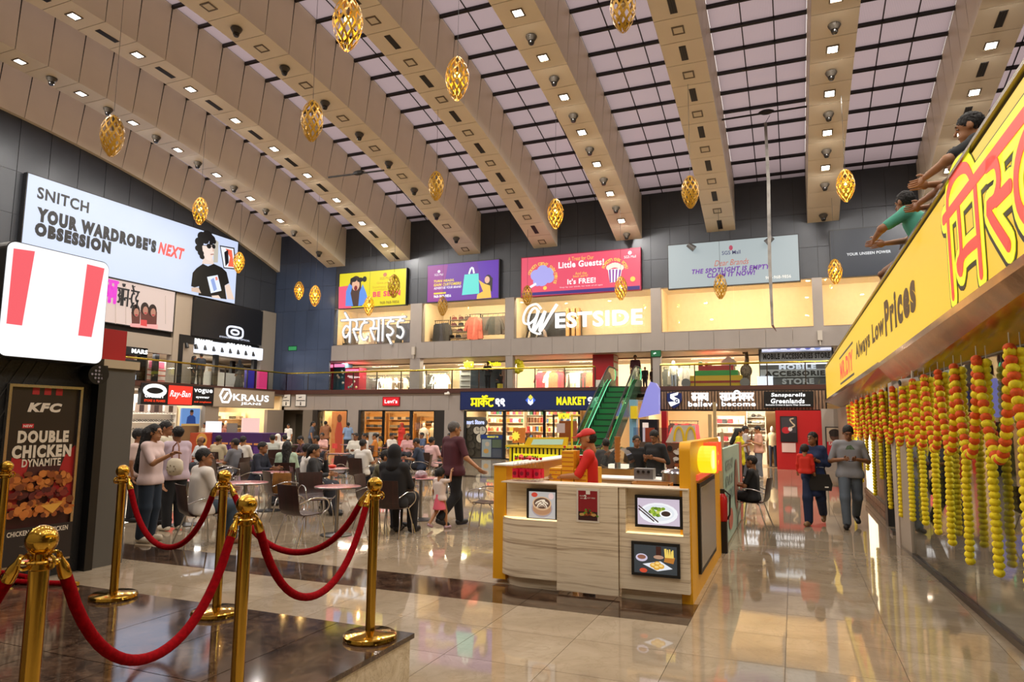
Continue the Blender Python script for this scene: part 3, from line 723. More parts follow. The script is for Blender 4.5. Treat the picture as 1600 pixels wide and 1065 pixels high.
s.txt('BE SEEN', 583, 460, 626, 457, 8.5, E_('#ea4a62'), bold=.05); s.txt('968-968-9856', 594, 473, 624, 471, 4.5, E_('#8a6a20'), bold=.02); s.done()
s = Sign('billboard', 'purple illuminated billboard with a woman holding a mint shopping bag', 'Y', YS, (668, 415), (779, 405), (779, 465), (668, 472), E_('#6a2ca0', .95), .215)
s.poly([(668.3, 416), (700, 413), (690, 470.5), (668.3, 471.5)], E_('#93358f')); s.poly([(745, 409), (778.7, 406), (778.7, 464), (760, 465.5)], E_('#5a23a8'))
s.ell(686, 424, 2.2, 2.2, E_('#f0e4f4')); s.txt('SGS Mall', 679, 429.5, 693, 428.5, 3.5, E_('#f0e4f4'))
s.txt('TURN HEADS,', 678, 440, 710, 437.5, 4.5, E_('#f0d43a'), bold=.04, shear=.2); s.txt('GAIN CUSTOMERS', 678, 445.5, 721, 442, 4.5, E_('#f0d43a'), bold=.04, shear=.2)
s.txt('ADVERTISE YOUR BRAND', 678, 450.5, 721, 447.5, 3.6, E_('#f4eaf8'), bold=.03, shear=.2); s.poly([(678, 457.5), (697, 456), (697, 458.5), (678, 460)], E_('#f0d43a')); s.txt('968-968-9856', 678, 463.5, 705, 461.5, 4.5, E_('#fff'.replace('fff', 'ffffff')), bold=.03)
s.poly([(726, 429), (748, 427), (749, 458.5), (722, 461)], E_('#62dcd2')); s.line([(733, 428), (736, 419), (739, 418), (741, 427)], .1, E_('#e8f4f4'))
s.ell(763, 438, 6, 9, E_('#2e1c18', .5)); s.poly([(765, 432), (770, 434), (769, 456), (763, 450)], E_('#2e1c18', .5)); s.ell(761.5, 437, 4, 5.6, E_('#e4b49a')); s.poly([(748, 437), (757, 443), (766, 446), (768, 465), (745, 467), (746, 460), (755, 455)], E_('#eec04a')); s.done()
s = Sign('billboard', 'pink illuminated billboard with cotton candy and a striped popcorn box', 'Y', YS, (815, 403), (1000, 388), (1000, 452), (815, 463), E_('#e8506c', .95), .215, rim='#8a1a38')
s.poly([(815.3, 458), (999.7, 446), (999.7, 451.7), (815.3, 462.7)], E_('#3a2a78'))
for (x, y, r) in ((838, 430, 9), (848, 423, 9), (857, 426, 8), (858, 434, 8), (847, 437, 10), (840, 440, 7)): s.ell(x, y, r, r, E_('#a9a6ea'))
s.line([(838, 443), (828, 449)], .12, E_('#f0eef8'))
s.poly([(950, 421), (972, 419), (969, 440), (953, 441.5)], E_('#f4f0f2'))
for k in range(4): s.poly([(951.5+k*5.4, 421), (954.2+k*5.4, 420.8), (955+k*4.2, 441), (953+k*4.2, 441.2)], E_('#8a3a9a'))
for k in range(7): s.ell(951+k*3.4, 418-4*math.sin(k*.52), 3.6, 4, E_('#f0e8d0'))
Y1 = E_('#f4cf5a')
s.txt('A Treat for Our', 888, 405, 928, 401.5, 6, Y1); s.txt('Little Guests!', 873, 414.5, 944, 409, 10, E_('#ffffff'), bold=.03); s.txt('And the', 899, 427.5, 917, 426, 4.5, Y1); s.txt('best part?', 896, 432.5, 919, 430.5, 5, Y1); s.txt("It's FREE!", 887, 440.5, 931, 437, 8.5, E_('#ffffff'), bold=.03)
s.txt('Stop by our kiosk, for kids of all ages', 875, 449.5, 942, 445, 2.6, E_('#f4d8de')); s.ell(984.5, 395, 3, 3, E_('#ffffff')); s.txt('SGS Mall', 975.5, 402, 994, 400.5, 4, E_('#ffffff'))
for i, ch in enumerate('Cotton candy that melts'):
    if ch == ' ': continue
    t = math.radians(165-i*8.6); q = s.q(848+21*math.cos(t), 433-21*math.sin(t)); f = s.fr.at(q[0]*s.w, q[1]*s.h); t2 = t-math.pi/2
    f = Fr(f.o, f.ux*math.cos(t2)+f.uy*math.sin(t2), -f.ux*math.sin(t2)+f.uy*math.cos(t2)); text(ch, f, 0, .15, Y1, s.t, c0=.02, ext=.001, keep=True, bold=.01)
for i, ch in enumerate('Popcorn that pops!'):
    if ch == ' ': continue
    t = math.radians(160-i*8.6); q = s.q(961+19*math.cos(t), 424-19*math.sin(t)); f = s.fr.at(q[0]*s.w, q[1]*s.h); t2 = t-math.pi/2
    f = Fr(f.o, f.ux*math.cos(t2)+f.uy*math.sin(t2), -f.ux*math.sin(t2)+f.uy*math.cos(t2)); text(ch, f, 0, .15, Y1, s.t, c0=.02, ext=.001, keep=True, bold=.01)
s.ell(852, 450, 3, 3, Y1); s.ell(989, 436, 4, 4, Y1); s.done()
s = Sign('billboard', 'pale silver-blue billboard with purple lettering and two spotlights, partly unlit', 'Y', YS, (1044, 383), (1247, 367), (1249, 440), (1045, 449), E_('#b9c6c9', .72), .215)
V_ = mat('#6a34a8', .5); s.ell(1142, 387, 3, 4, mat('#b8486a', .5)); s.txt('SGS Mall', 1128, 395.5, 1157, 393, 6, mat('#3a3a78', .5), bold=.01)
s.txt('Dear Brands', 1116, 412, 1170, 407, 9, mat('#c06a58', .5), shear=.35); s.txt('THE SPOTLIGHT IS EMPTY', 1081, 424.5, 1204, 416, 7.5, V_, bold=.04, shear=.2); s.txt('CLAIM IT NOW!', 1105, 430.5, 1180, 425.5, 7.5, V_, bold=.04, shear=.2); s.txt('968-968-9856', 1196, 434, 1236, 431, 5, mat('#e8ecec', .5), bold=.02)
for uu, vv, d in ((1076, 388, 1), (1208, 377, -1)):
    p0 = s.pt(uu, vv); mb = MB(); mb.cyl(p0+Vector((0, -.25, .12)), p0+Vector((.28*d, -.2, -.1)), .11, .14, 12); mb.build('spotlight', mat('#77787a', .35, .6), s.t, True, 40)
s.done()
s = Sign('billboard', 'dark navy billboard with small white lettering, right end of the back wall', 'Y', YS, (1297, 360), (1452, 348), (1452, 424), (1300, 432), mat('#0b1a2c', .3), .215)
s.txt('YOUR UNSEEN POWER', 1323, 397.5, 1392, 392.5, 4.4, E_('#e8ecf0', .9), bold=.02); s.done()
# ---- lettering on the upper shop windows
t = thing('window_sign', 'white neon-outlined hindi lettering across the first upper shop window', 'sign', onY(582, 535, 30.3))
c = onY(583, 514, 30.25); w_ = onY(632, 514, 30.25).x-onY(533, 514, 30.25).x
c = c+Vector((0, 0, -.05)); devan(['va', 'e', 'sh', 'ta', 'sa', 'aa', 'ii', 'da'], back(c), w_, 1.62, .15, E_('#b9b6b4', .6), t, c0=0, ext=.05)
devan(['va', 'e', 'sh', 'ta', 'sa', 'aa', 'ii', 'da'], back(c+Vector((0, -.06, 0))), w_, 1.62, .085, E_('#ffffff', 1.5), t, name='neon_tube')
t = thing('window_sign', 'big white glowing english lettering with a curly first letter across the third upper window', 'sign', onY(930, 522, 30.3))
a, b = onY(868, 503, 30.22), onY(1004, 492, 30.22)
text('ESTSIDE', back((a+b)/2), b.x-a.x, .72, E_('#ffffff', 1.5), t, bold=.03, ext=.06)
fr = back(onY(842, 500, 30.22)); mb = MB(); W_ = E_('#ffffff', 1.5); k = .0295
def pxs(pts): return [((u-842)*k, (500-v)*k) for u, v in pts]
mb.stroke(spl(pxs([(846, 482), (838, 474), (824, 478), (816, 492), (817, 503), (826, 505), (836, 497), (840, 485), (835, 480), (828, 486), (824, 500), (828, 515), (840, 522), (846, 521)])), .09, fr, 0, .05)
mb.stroke(spl(pxs([(842, 484), (832, 516), (838, 512), (853, 486)])), .13, fr, 0, .051); mb.stroke(spl(pxs([(853, 486), (844, 516), (850, 511), (862, 492), (873, 476)])), .13, fr, 0, .052); mb.build('lettering', W_, t)
# ---- ground floor signs, left wall
XG = -25.9
s = Sign('shop_sign', 'black lit eyewear shop sign with a white ellipse ring', 'X', XG, (222, 599), (263, 601.5), (262, 631.5), (222, 630), E_('#0b0b10', .3), .2)
fr = s.fr.at(*[x*y for x, y in zip(s.q(242, 610), (s.w, s.h))]); mb = MB(); mb.stroke([(.52*math.cos(t), .22*math.sin(t)) for t in [2*math.pi*i/24 for i in range(24)]], .16, fr, 0, .03, True); mb.build('emblem', E_('#ffffff', 1.2), s.t)
s.txt('OAKLEY', 226, 618, 257, 618.5, 6, E_('#ffffff', 1.2), bold=.05); s.txt('STORE & FRAMES', 225, 625.5, 258, 626, 4, E_('#f0401c'), bold=.05); s.done()
s = Sign('shop_sign', 'red lit eyewear shop sign with white slanted handwriting', 'X', XG, (263, 601.5), (300.5, 603.5), (300.5, 632), (263, 631.5), E_('#ef3a2a'), .2)
s.txt('Ray-Ban', 265, 619, 298, 614, 13, E_('#ffffff', 1.2), shear=.3, bold=.01); s.done()
s = Sign('shop_sign', 'black lit eyewear shop sign reading vogue eyewear in white', 'X', XG, (301, 603.5), (333.5, 606), (333.5, 632.5), (301, 632), E_('#0b0b10', .3), .2)
s.txt('vogue', 303, 611, 332, 612, 8, E_('#ffffff', 1.2), bold=.03); s.txt('eyewear', 306, 621, 327, 621.5, 4, E_('#ffffff', 1.2), bold=.03); s.txt('and sunglasses', 303, 628, 330, 628, 3.5, E_('#f0401c'), bold=.05); s.done()
s = Sign('shop_sign', 'beige fascia with white hexagon emblem and lit jeans shop lettering', 'X', XG, (334, 606), (428, 612.5), (428, 637), (334, 634.5), mat('#a39481', .5), .2, rim='#8a7c6c')
s.txt('KRAUS', 364, 620.5, 420, 622.5, 11, E_('#ffffff', 1.3), bold=.03); s.txt('JEANS', 376, 630.5, 408, 631.5, 5, E_('#ffffff', 1.3), bold=.03)
fr = s.fr.at(*[x*y for x, y in zip(s.q(352.5, 618), (s.w, s.h))]); mb = MB(); mb.stroke([(.36*math.cos(math.pi/3*i), .36*math.sin(math.pi/3*i)) for i in range(6)], .11, fr, 0, .03, True); mb.stroke([(-.12, -.16), (.12, .16)], .11, fr, 0, .031); mb.build('emblem', E_('#ffffff', 1.3), s.t); s.done()
# ---- toilet signs, back fascia
for u0, u1, lb in ((441, 453, 'white toilet direction board on the grey fascia, the left of the pair'), (462, 477.5, 'white toilet direction board on the grey fascia, the right of the pair')):
    s = Sign('direction_board', lb, 'Y', 30.28, (u0, 616), (u1, 616), (u1, 634), (u0, 634), mat('#dcdad4', .5), .03, rim='#4a4a4a')
    m_ = (u0+u1)/2; s.line([(u0+1, 625.5), (u1-1, 625.5)], .04, INK); s.ell(m_, 628.3, .9, .9, INK); s.poly([(m_-1, 629.5), (m_+1, 629.5), (m_+.8, 633), (m_-.8, 633)], INK); s.line([(m_-3, 621), (m_+2, 620)], .04, INK); s.done()
# ---- jeans shop tab, market sign, sports shop sign
s = Sign('shop_sign', 'small red batwing-shaped lit sign on the grey fascia', 'Y', 30.25, (599, 621.5), (624, 620), (622, 633), (598, 632.5), E_('#e01c28'), .08, rim='#a01018')
s.txt("Levi's", 601, 627, 621, 626.5, 6, E_('#ffffff', 1.2), bold=.03); s.done()
s = Sign('shop_sign', 'wide dark blue market sign with yellow hindi and english lettering', 'Y', 30.2, (720, 612.5), (958, 611), (958, 640.5), (720, 638.5), mat('#17275a', .35), .15, rim='#101c40')
YL = E_('#f4e61a', 1.1)
a, b = s.q(736, 629), s.q(772, 629); devan(['ma', 'aa', 'ka', 'rkr', 'ta'], s.fr.at((a[0]+b[0])/2*s.w, a[1]*s.h), (b[0]-a[0])*s.w, .52, .085, YL, s.t, c0=.01, ext=.03)
a, b = s.q(774.5, 628), s.q(790, 628); devan(['n9', 'n9'], s.fr.at((a[0]+b[0])/2*s.w, a[1]*s.h), (b[0]-a[0])*s.w, .48, .08, E_('#ffffff', 1.2), s.t, c0=.01, ext=.03)
s.txt('MARKET', 869.5, 626, 916, 626, 13, YL, bold=.06); s.txt('99', 918, 626, 938, 626, 13, E_('#ffffff', 1.2), bold=.04)
s.poly([(829, 616), (837, 625), (829, 633.5), (821, 625)], E_('#3a6ae0')); s.poly([(829, 616), (833, 620.5), (829, 625), (825, 620.5)], E_('#e8e04a')); s.poly([(825, 630), (825, 622), (829, 627), (833, 622), (833, 630), (829, 633)], E_('#f0f4ff', 1.1)); s.done()
s = Sign('shop_sign', 'wood-slatted sports shop fascia with a shield emblem and white lettering', 'Y', 30.2, (1033, 611), (1290, 609), (1290, 640), (1033, 641), mat('#2b1f18', .6), .18, rim='#2b1f18')
n_ = 52
for i in range(n_):
    mb = MB(); mb.fbox(s.fr, s.w*i/n_+.02, s.w*(i+1)/n_-.02, .03, s.h-.02, 0, .05); mb.build('slat', M_SLATWOOD, s.t)
s.p.k = 22
sh_ = [(1043, 614.5), (1054, 612.5), (1066, 614.5), (1066, 625), (1062, 633), (1054, 638), (1047, 633), (1043, 625)]
s.poly(sh_, E_('#1a2a66', .6)); s.poly([(1048, 616), (1061, 612.5), (1059.5, 617), (1053, 619), (1062, 624), (1062.5, 629), (1049, 635), (1045, 628), (1055, 627), (1048, 622)], E_('#ffffff', 1.3)); s.line([(1060, 624.5), (1057, 624), (1055.5, 626.5), (1058, 628.5), (1060, 627.5), (1058.5, 626.5)], .05, E_('#1a2a66', .6))
s.txt('believe', 1076, 631, 1121, 631, 8, E_('#ffffff', 1.5), bold=.03); s.txt('become', 1128, 631, 1181, 630.5, 7.5, E_('#ffffff', 1.5), bold=.03)
for u0, u1, q_ in ((1081, 1107, ['sa', 'na', 'ka', 'va']), (1125, 1178, ['sa', 'aa', 'ma', 'i', 'na', 'ka', 'aa', 'ra'])):
    a, b = s.q(u0, 620.5), s.q(u1, 620); devan(q_, s.fr.at((a[0]+b[0])/2*s.w, a[1]*s.h), (b[0]-a[0])*s.w, .42, .07, E_('#ffffff', 1.5), s.t, c0=.06, ext=.03)
s.poly([(1193.5, 611.5), (1271, 611), (1271, 636), (1193.5, 637)], E_('#0a0a0c', .3)); s.p.k += 3
s.txt('Sanspareils', 1205, 618, 1258, 617, 7.5, E_('#ffffff', 1.3), bold=.03, shear=.1); s.txt('Greenlands', 1204.5, 626.5, 1257, 626, 7.5, E_('#ffffff', 1.3), bold=.03, shear=.1); s.txt('Exclusive Cricket & Sports Wear Showroom', 1197, 633, 1266, 632.5, 3.2, E_('#ffffff', 1.2), bold=.02); s.done()
# ---- small fittings on the facade
s = Sign('exit_sign', 'small green exit board on the pier right of the escalator', 'Y', 30.3, (1018, 548.5), (1031.5, 548), (1031.5, 556), (1018, 556), E_('#1c7a48', .6), .04, rim='#0c4a2a'); s.line([(1021, 552.5), (1025, 551)], .06, E_('#e0f4e8')); s.done()
s = Sign('exit_sign', 'small green lit exit board on the blue-lit wall in the left corner', 'Y', 30.33, (451, 541.5), (463, 541), (463, 546.5), (451, 547), E_('#3a9a5a', .8), .03, rim='#0c4a2a'); s.done()
for u, v, lb in ((647, 548, 'small beige wall box with cable on the pier left of the second window'), (1281, 524, 'small white wall box on the pier left of the last upper window')):
    p = onY(u, v, 30.3); mb = MB(); mb.box(p.x-.09, p.x+.09, 30.2, 30.33, p.z-.2, p.z+.2); mb.cyl((p.x, 30.25, p.z-.2), (p.x, 30.25, p.z-.4), .03); mb.single('wall_box', mat('#b8b0a4', .5), lb, 'box')
for u, v, lb in ((700, 614.5, 'white bullet camera on the grey fascia left of the blue market sign'),):
    p = onY(u, v, 30.2); t = thing('security_camera', lb, 'camera', p); mb = MB(); mb.cyl(p+Vector((.1, -.02, 0)), p+Vector((-.14, -.1, -.02)), .06, .06, 10); mb.build('body', M_WHITE, t, True, 40); mb = MB(); mb.box(p.x-.03, p.x+.03, p.y-.02, 30.33, p.z, p.z+.1); mb.build('bracket', M_WHITE, t)
# ------------------------------------------------------------------ fried-chicken shop front on the left (portrait on the light box left out)
kf = struct('wall_kiosk_left')
mb = MB(); mb.box(-10.5, -7.74, -1, 5.74, 0, 3.1); mb.build('black_wall', mat('#121213', .55, bump=.6, scale=40), kf)
for k in range(46):     # quilted mesh of raised diagonal wires
    y0 = -.5+k*.14
    for d in (-1, 1):
        pts = []
        for z in (0.05, 3.05):
            y = y0+(z if d > 0 else 3.1-z)*.55; pts.append((y, z))
        (ya, za), (yb, zb) = pts
        if max(ya, yb) > 5.6: 
            continue
        mb = MB(); mb.tube([(-7.735, ya, za), (-7.735, yb, zb)], .006, 3, False); mb.build('mesh_wire', mat('#232324', .5), kf)
mb = MB(); mb.box(-9.5, -7.68, 5.76, 6.19, 0, 2.36); mb.build('pillar', mat('#55524d', .55), kf)
mb = MB(); mb.box(-7.75, -7.62, 5.66, 5.76, 0, 2.38); mb.build('pillar_trim', mat('#0d0d0e', .4), kf)
mb = MB(); mb.box(-9.5, -7.64, 5.72, 6.21, 2.36, 2.46); mb.build('pillar_cap', mat('#b9a88c', .5), kf)
mb = MB(); mb.box(-9.4, -7.72, 5.74, 6.06, 2.46, 2.84); mb.single('red_box', mat('#a81218', .45), 'plain red box standing on top of the grey pillar behind the light box', 'box')
t = thing('light_box', 'white rounded square light box with two red stripes, on the black wall at left', 'sign', (-7.6, 5.0, 2.38))
fr = left((-7.5, 5.01, 2.985))
def rrect(w, h, r, n=6): return [p for cx, cy, a in ((w/2-r, h/2-r, 0), (-w/2+r, h/2-r, 90), (-w/2+r, -h/2+r, 180), (w/2-r, -h/2+r, 270)) for p in arc(cx, cy, r, a, a+90, n)]
mb = MB(); mb.prism(rrect(1.16, 1.22, .09), fr, -.24, -.01); mb.build('casing', mat('#141416', .4), t)
mb = MB(); mb.prism(rrect(1.14, 1.20, .085), fr, -.01, .0); mb.build('face', E_('#f6f8fa', 1.05), t)
mb = MB(); mb.prism([(-.515, .525), (-.30, .545), (-.36, -.27), (-.515, -.27)], fr, .0, .004); mb.build('stripe', E_('#f2606a', 1.), t)
mb = MB(); mb.prism([(.295, .535), (.51, .53), (.42, -.30), (.26, -.30)], fr, .0, .004); mb.build('stripe', E_('#f2606a', 1.), t)
t = thing('spotlight', 'black round spotlight with a dotted lens under the light box corner', 'light', (-7.6, 5.62, 2.18))
mb = MB(); mb.cyl((-7.72, 5.6, 2.27), (-7.50, 5.56, 2.26), .12, .115, 20); mb.build('housing', M_BLACK, t, True, 40)
for i in range(5):
    for j in range(5):
        a, b = (i-2)*.042, (j-2)*.042
        if a*a+b*b > .0085: continue
        mb = MB(); mb.cyl((-7.499, 5.56+a, 2.26+b), (-7.494, 5.56+a, 2.26+b), .014, .014, 6); mb.build('led', mat('#8b8590', .3), t)
# poster
t = thing('menu_poster', 'tall framed menu poster with a big fried chicken sandwich on the black wall', 'poster', (-7.7, 5.1, .2))
fr = left((-7.70, 4.73, .2)); PW, PH = .76, 1.88
mb = MB(); mb.fbox(fr, -.03, PW+.03, -.03, 0, -.03, .02); mb.fbox(fr, -.03, PW+.03, PH, PH+.03, -.03, .02); mb.fbox(fr, -.03, 0, 0, PH, -.03, .02); mb.fbox(fr, PW, PW+.03, 0, PH, -.03, .02); mb.build('frame', mat('#a9a49a', .25, .9), t)
mb = MB(); mb.fbox(fr, 0, PW, 0, PH, -.03, -.012); mb.build('sheet', mat('#241c19', .35), t)
p = Poster(fr.at(0, 0, -.012), PW, PH, t, .0015)
RD = mat('#a01418', .5)
p.rect(0.0, .12, 1, .55, mat('#3d100e', .5)); p.poly([(0, .3), (.2, .3), (.35, .58), (.1, .6)], RD); p.poly([(.62, .3), (1, .3), (1, .66), (.86, .6)], RD)
for a in (.3, .47, .64): p.poly([(a, .96), (a+.1, .96), (a+.1, 1), (a, 1)], RD)
p.txt('KFC', .5, .885, .5, .055, mat('#d8cdbd', .5), bold=.06, shear=.2); p.rect(.2, .765, .36, .79, mat('#c0202a', .5)); p.txt('NEW', .28, .777, .13, .014, M_WHITE, bold=.02)
TXm = mat('#d6cbb8', .5)
p.txt('DOUBLE', .52, .715, .74, .072, TXm, bold=.06); p.txt('CHICKEN', .52, .63, .86, .075, TXm, bold=.06); p.txt('DYNAMITE', .52, .565, .56, .045, TXm, bold=.03)
rr = random.Random(3)
def crumb(x0, x1, y, hh, cols, n):
    for i in range(n):
        a = x0+(x1-x0)*rr.random(); b = y+hh*(rr.random()-.5)*(1-.6*abs((a-(x0+x1)/2)/(x1-x0)*2)**2)
        p.ell(a, b, .03+.04*rr.random(), .010+.014*rr.random(), mat(rr.choice(cols), .5), 8)
GC = ['#8a4416', '#a85a1e', '#c07430', '#6e3410', '#b86a28']
crumb(.06, .94, .46, .10, GC, 70); crumb(.1, .9, .385, .05, ['#5a1410', '#742016', '#8a3a1a', '#4a0e0a'], 45); crumb(.06, .96, .335, .03, GC, 20)
p.poly([(.42, .325), (.86, .335), (.70, .265), (.62, .27)], mat('#c98a30', .5)); crumb(.06, .96, .29, .07, GC, 45); p.poly([(.5, .32), (.82, .325), (.68, .268)], mat('#d29a3c', .5))
p.rect(0, .0, 1, .205, mat('#1b1211', .5)); p.txt('CHICKEN PIECES. CHICKEN', .5, .175, .86, .028, TXm, bold=.02); p.txt('*Conditions apply', .5, .10, .5, .012, mat('#8a8278', .5)); p.done()
# ------------------------------------------------------------------ stanchions and ropes on the platform
def make_stanchion():
    t = thing('stanchion', 'x', 'barrier post')
    mb = MB(); mb.lathe([(.165, 0), (.172, .012), (.168, .028), (.155, .036), (.06, .042), (.03, .05)], 32); mb.build('base', M_GOLD, t, False, 35)
    mb = MB(); mb.lathe([(.0305, .045), (.0305, .865)], 20); mb.build('pole', M_GOLD, t, False, 35)
    mb = MB(); mb.lathe([(.0305, .862), (.036, .866), (.036, .885), (.055, .888), (.06, .893), (.055, .898), (.022, .902), (.022, .915)], 24); mb.build('collar', M_GOLD, t, False, 35)
    for k in range(4):
        a = math.pi/2*k; mb = MB(); pts = [(.05+.022*math.cos(u), 0, .893+.022*math.sin(u)) for u in [2*math.pi*i/10 for i in range(10)]]
        mb.tube([(x*math.cos(a), x*math.sin(a), z) for x, y, z in pts], .006, 6, closed=True); mb.build('ring', M_GOLD, t, False, 40)
    mb = MB(); mb.ell((0, 0, .96), .05, 24, 16); mb.build('ball', M_GOLD, t, False, 60)
    return t
SP = {'S1': (-2.37, 1.60, 'nearest gold barrier post at the left edge of the picture'), 'S3': (-2.48, 2.66, 'gold barrier post standing second from the near end of the platform edge'), 'S5': (-2.54, 3.86, 'gold barrier post at the far right corner of the brown platform'),
      'S4': (-3.84, 3.88, 'gold barrier post at the far edge of the platform, middle of the row'), 'S2': (-4.9, 3.90, 'gold barrier post in front of the grey pillar'), 'S0': (-6.15, 3.80, 'gold barrier post in front of the chicken poster'), 'S6': (-3.6, 1.15, 'gold barrier post outside the left edge of the picture')}
pr = None
for k, (x, y, lb) in SP.items():
    if pr is None: pr = make_stanchion(); pr.location = (x, y, PZ); pr['label'] = lb; pr['group'] = 'gold barrier posts'
    else: dup(pr, (x, y, PZ), 0, lb, 'gold barrier posts')
def rope(a, b, zlow, lb, end=None):
    A = Vector((SP[a][0], SP[a][1], PZ+.89)); B = Vector(end) if end else Vector((SP[b][0], SP[b][1], PZ+.89)); d = (B-A); d.z = 0; d.normalize()
    A = A+d*.075; B = B-d*.075 if not end else B
    n = 24; P = []; L = (B-A).length; zm = min(A.z, B.z)
    c = 2.2
    for i in range(n+1):
        u = i/n; q = (math.cosh(c*(2*u-1))-1)/(math.cosh(c)-1); P.append(Vector((A.x+(B.x-A.x)*u, A.y+(B.y-A.y)*u, zlow+(A.z+(B.z-A.z)*u-zlow)*q)))
    t = thing('rope', lb, 'rope', P[n//2]-Vector((0, 0, .03)), 0, 'red velvet barrier ropes')
    mb = MB(); mb.tube([P[0]+(P[1]-P[0]).normalized()*.045]+P[2:n-1]+[P[n]+(P[n-1]-P[n]).normalized()*.045], .021, 12); mb.build('velvet', M_VELVET, t, True, 60)
    for e, f in ((0, 1), (n, n-1)):
        mb = MB(); v = (P[f]-P[e]).normalized(); mb.tube([P[e]-v*.02, P[e]+v*.005, P[e]+v*.03, P[e]+v*.07, P[e]+v*.075], [.008, .010, .020, .0225, .021], 12); mb.build('end_cap', M_GOLD, t, True, 40)
rope('S1', 'S3', .80, 'red velvet rope sagging between the two nearest posts'); rope('S3', 'S5', .78, 'red velvet rope sagging along the right platform edge'); rope('S4', 'S5', .86, 'red velvet rope along the far platform edge ending at the right corner post')
rope('S2', 'S4', .80, 'red velvet rope sagging in front of the standing women'); rope('S1', 'S6', .80, 'red velvet rope leaving the picture at the left edge'); rope('S0', None, .75, 'red velvet rope hanging in front of the chicken poster', (-7.5, 3.5, PZ+.8))
t = thing('rope', 'unhooked red velvet rope lying on the brown platform below the poster', 'rope', (-6.1, 3.9, PZ), 0, 'red velvet barrier ropes')
mb = MB(); pts = [(-5.58, 4.0, PZ+.022), (-5.9, 3.9, PZ+.022), (-6.3, 3.82, PZ+.022), (-6.7, 3.85, PZ+.022), (-6.9, 3.95, PZ+.03), (-6.6, 4.0, PZ+.04), (-6.0, 3.96, PZ+.045)]; mb.tube([Vector((*q, z)) for q, z in zip(spl([(a, b) for a, b, c in pts]), [PZ+.022+.02*(i/48)**2 for i in range(49)])], .021, 10); mb.build('velvet', M_VELVET, t, True, 60)
mb = MB(); mb.tube([(-5.58, 4.0, PZ+.022), (-5.48, 4.03, PZ+.022)], [.025, .018], 12); mb.build('end_cap', M_GOLD, t, True, 40)
# ------------------------------------------------------------------ yellow shop fascia on the right
FA, FB = Vector((1.15, 27.4, 2.61)), Vector((1.40, 1.0, 2.66)); FL = (FB-FA).length; FH = 1.23
fr = Fr(FA, FB-FA, (0, 0, 1))
def fU(u, v):      # photo point -> position along / up the fascia plane
    r = Vector(_ray(u, v)); o = Vector((0, 0, HC)); n = fr.n; t_ = (FA-o).dot(n)/r.dot(n); p = o+r*t_-FA; return p.dot(fr.ux), p.dot(fr.uy)
ya = thing('shop_fascia', 'long glowing yellow shop fascia with red hindi lettering on the right', 'sign', FA)
mb = MB(); mb.fbox(fr, 0, FL, 0, FH, -.25, -.01); mb.build('casing', mat('#3a3432', .4), ya)
mb = MB(); mb.fbox(fr, .03, FL-.03, .03, FH-.03, -.01, 0); mb.build('face', E_('#f3c52e', .93), ya)
mb = MB(); mb.fbox(fr, 0, FL, FH, FH+.03, -.2, .03); mb.fbox(fr, 0, FL, -.03, 0.0, -.2, .03); mb.build('edge_trim', mat('#8d8578', .25, .9), ya)
a0, b0 = fU(1339, 562); a1, b1 = fU(1433, 490); 
text('Always Low', fr.at((fU(1338, 562)[0]+fU(1383, 527)[0])/2, .60), fU(1383, 527)[0]-fU(1338, 562)[0], .42, mat('#5a4020', .5), ya, bold=.05, c0=.001, ext=.004)
text('Prices', fr.at((fU(1384, 520)[0]+fU(1433, 487)[0])/2, .66), fU(1433, 487)[0]-fU(1384, 520)[0], .52, mat('#5a4020', .5), ya, bold=.05, c0=.001, ext=.004)
la, lb_ = fU(1313, 580)[0], fU(1333, 560)[0]
text('MR.DIY', fr.at((la+lb_)/2, .56), lb_-la, .46, E_('#e8483c', .95), ya, bold=.05, c0=.001, ext=.004)
mb = MB(); mb.stroke([(la-.1, .24), (lb_+.1, .24)], .05, fr, .001, .004); mb.stroke([(la-.1, .92), (lb_+.1, .92)], .05, fr, .001, .004); mb.build('rule', mat('#4a4a50', .5), ya)
h0, h1 = fU(1487, 400)[0], fU(1700, 200)[0]
hx = (h0+fU(1600, 330)[0])/2; cw = fU(1600, 300)[0]-h0
g = fr.at(h0+cw*.80, .60); ww = cw*1.72
for sw, m_, c, off in ((.30, mat('#2e2318', .5), .001, -.012), (.245, E_('#f6f02a', .95), .006, 0)):
    devan(['i', 'ma', 'sh', 'ta', 'ra'], g.at(off, off), ww, .98, sw, m_, ya, c0=c, ext=.003, name='outline')
devan(['i', 'ma', 'sh', 'ta', 'ra'], g, ww, .98, .095, E_('#ea4638', .95), ya, c0=.012, ext=.003)
# shop front under it
sr = struct('wall_right_shops')
mb = MB(); V = []
GA, GB = Vector((1.41, 11.51, 0)), Vector((1.80, 2.6, 0)); GL = (GB-GA).length; gf = Fr(GA, GB-GA, (0, 0, 1))
mb.hexa([(1.2, 1, 2.64), (1.85, 1, 2.36), (1.2, 11.5, 2.62), (1.42, 11.5, 2.36), (1.2, 1, 2.70), (1.85, 1, 2.45), (1.2, 11.5, 2.68), (1.42, 11.5, 2.45)])
mb.hexa([(1.2, 11.5, 2.62), (1.55, 11.5, 2.36), (1.1, 27.4, 2.60), (1.7, 27.4, 2.36), (1.2, 11.5, 2.70), (1.55, 11.5, 2.45), (1.1, 27.4, 2.68), (1.7, 27.4, 2.45)])
mb.build('soffit', mat('#a5763a', .16, .75, var=.3, scale=3, bump=.3), sr)
mb = MB(); mb.box(1.45, 11.6, -3, YB, 2.72, 2.9); mb.build('slab', mat('#7a6c5e', .5), sr)
for k in range(5):
    w = GL/5; mb = MB(); mb.fbox(gf, w*k+.01, w*(k+1)-.01, .06, 2.4, -.006, .006); mb.build('pane', M_GLASS_DK, sr)
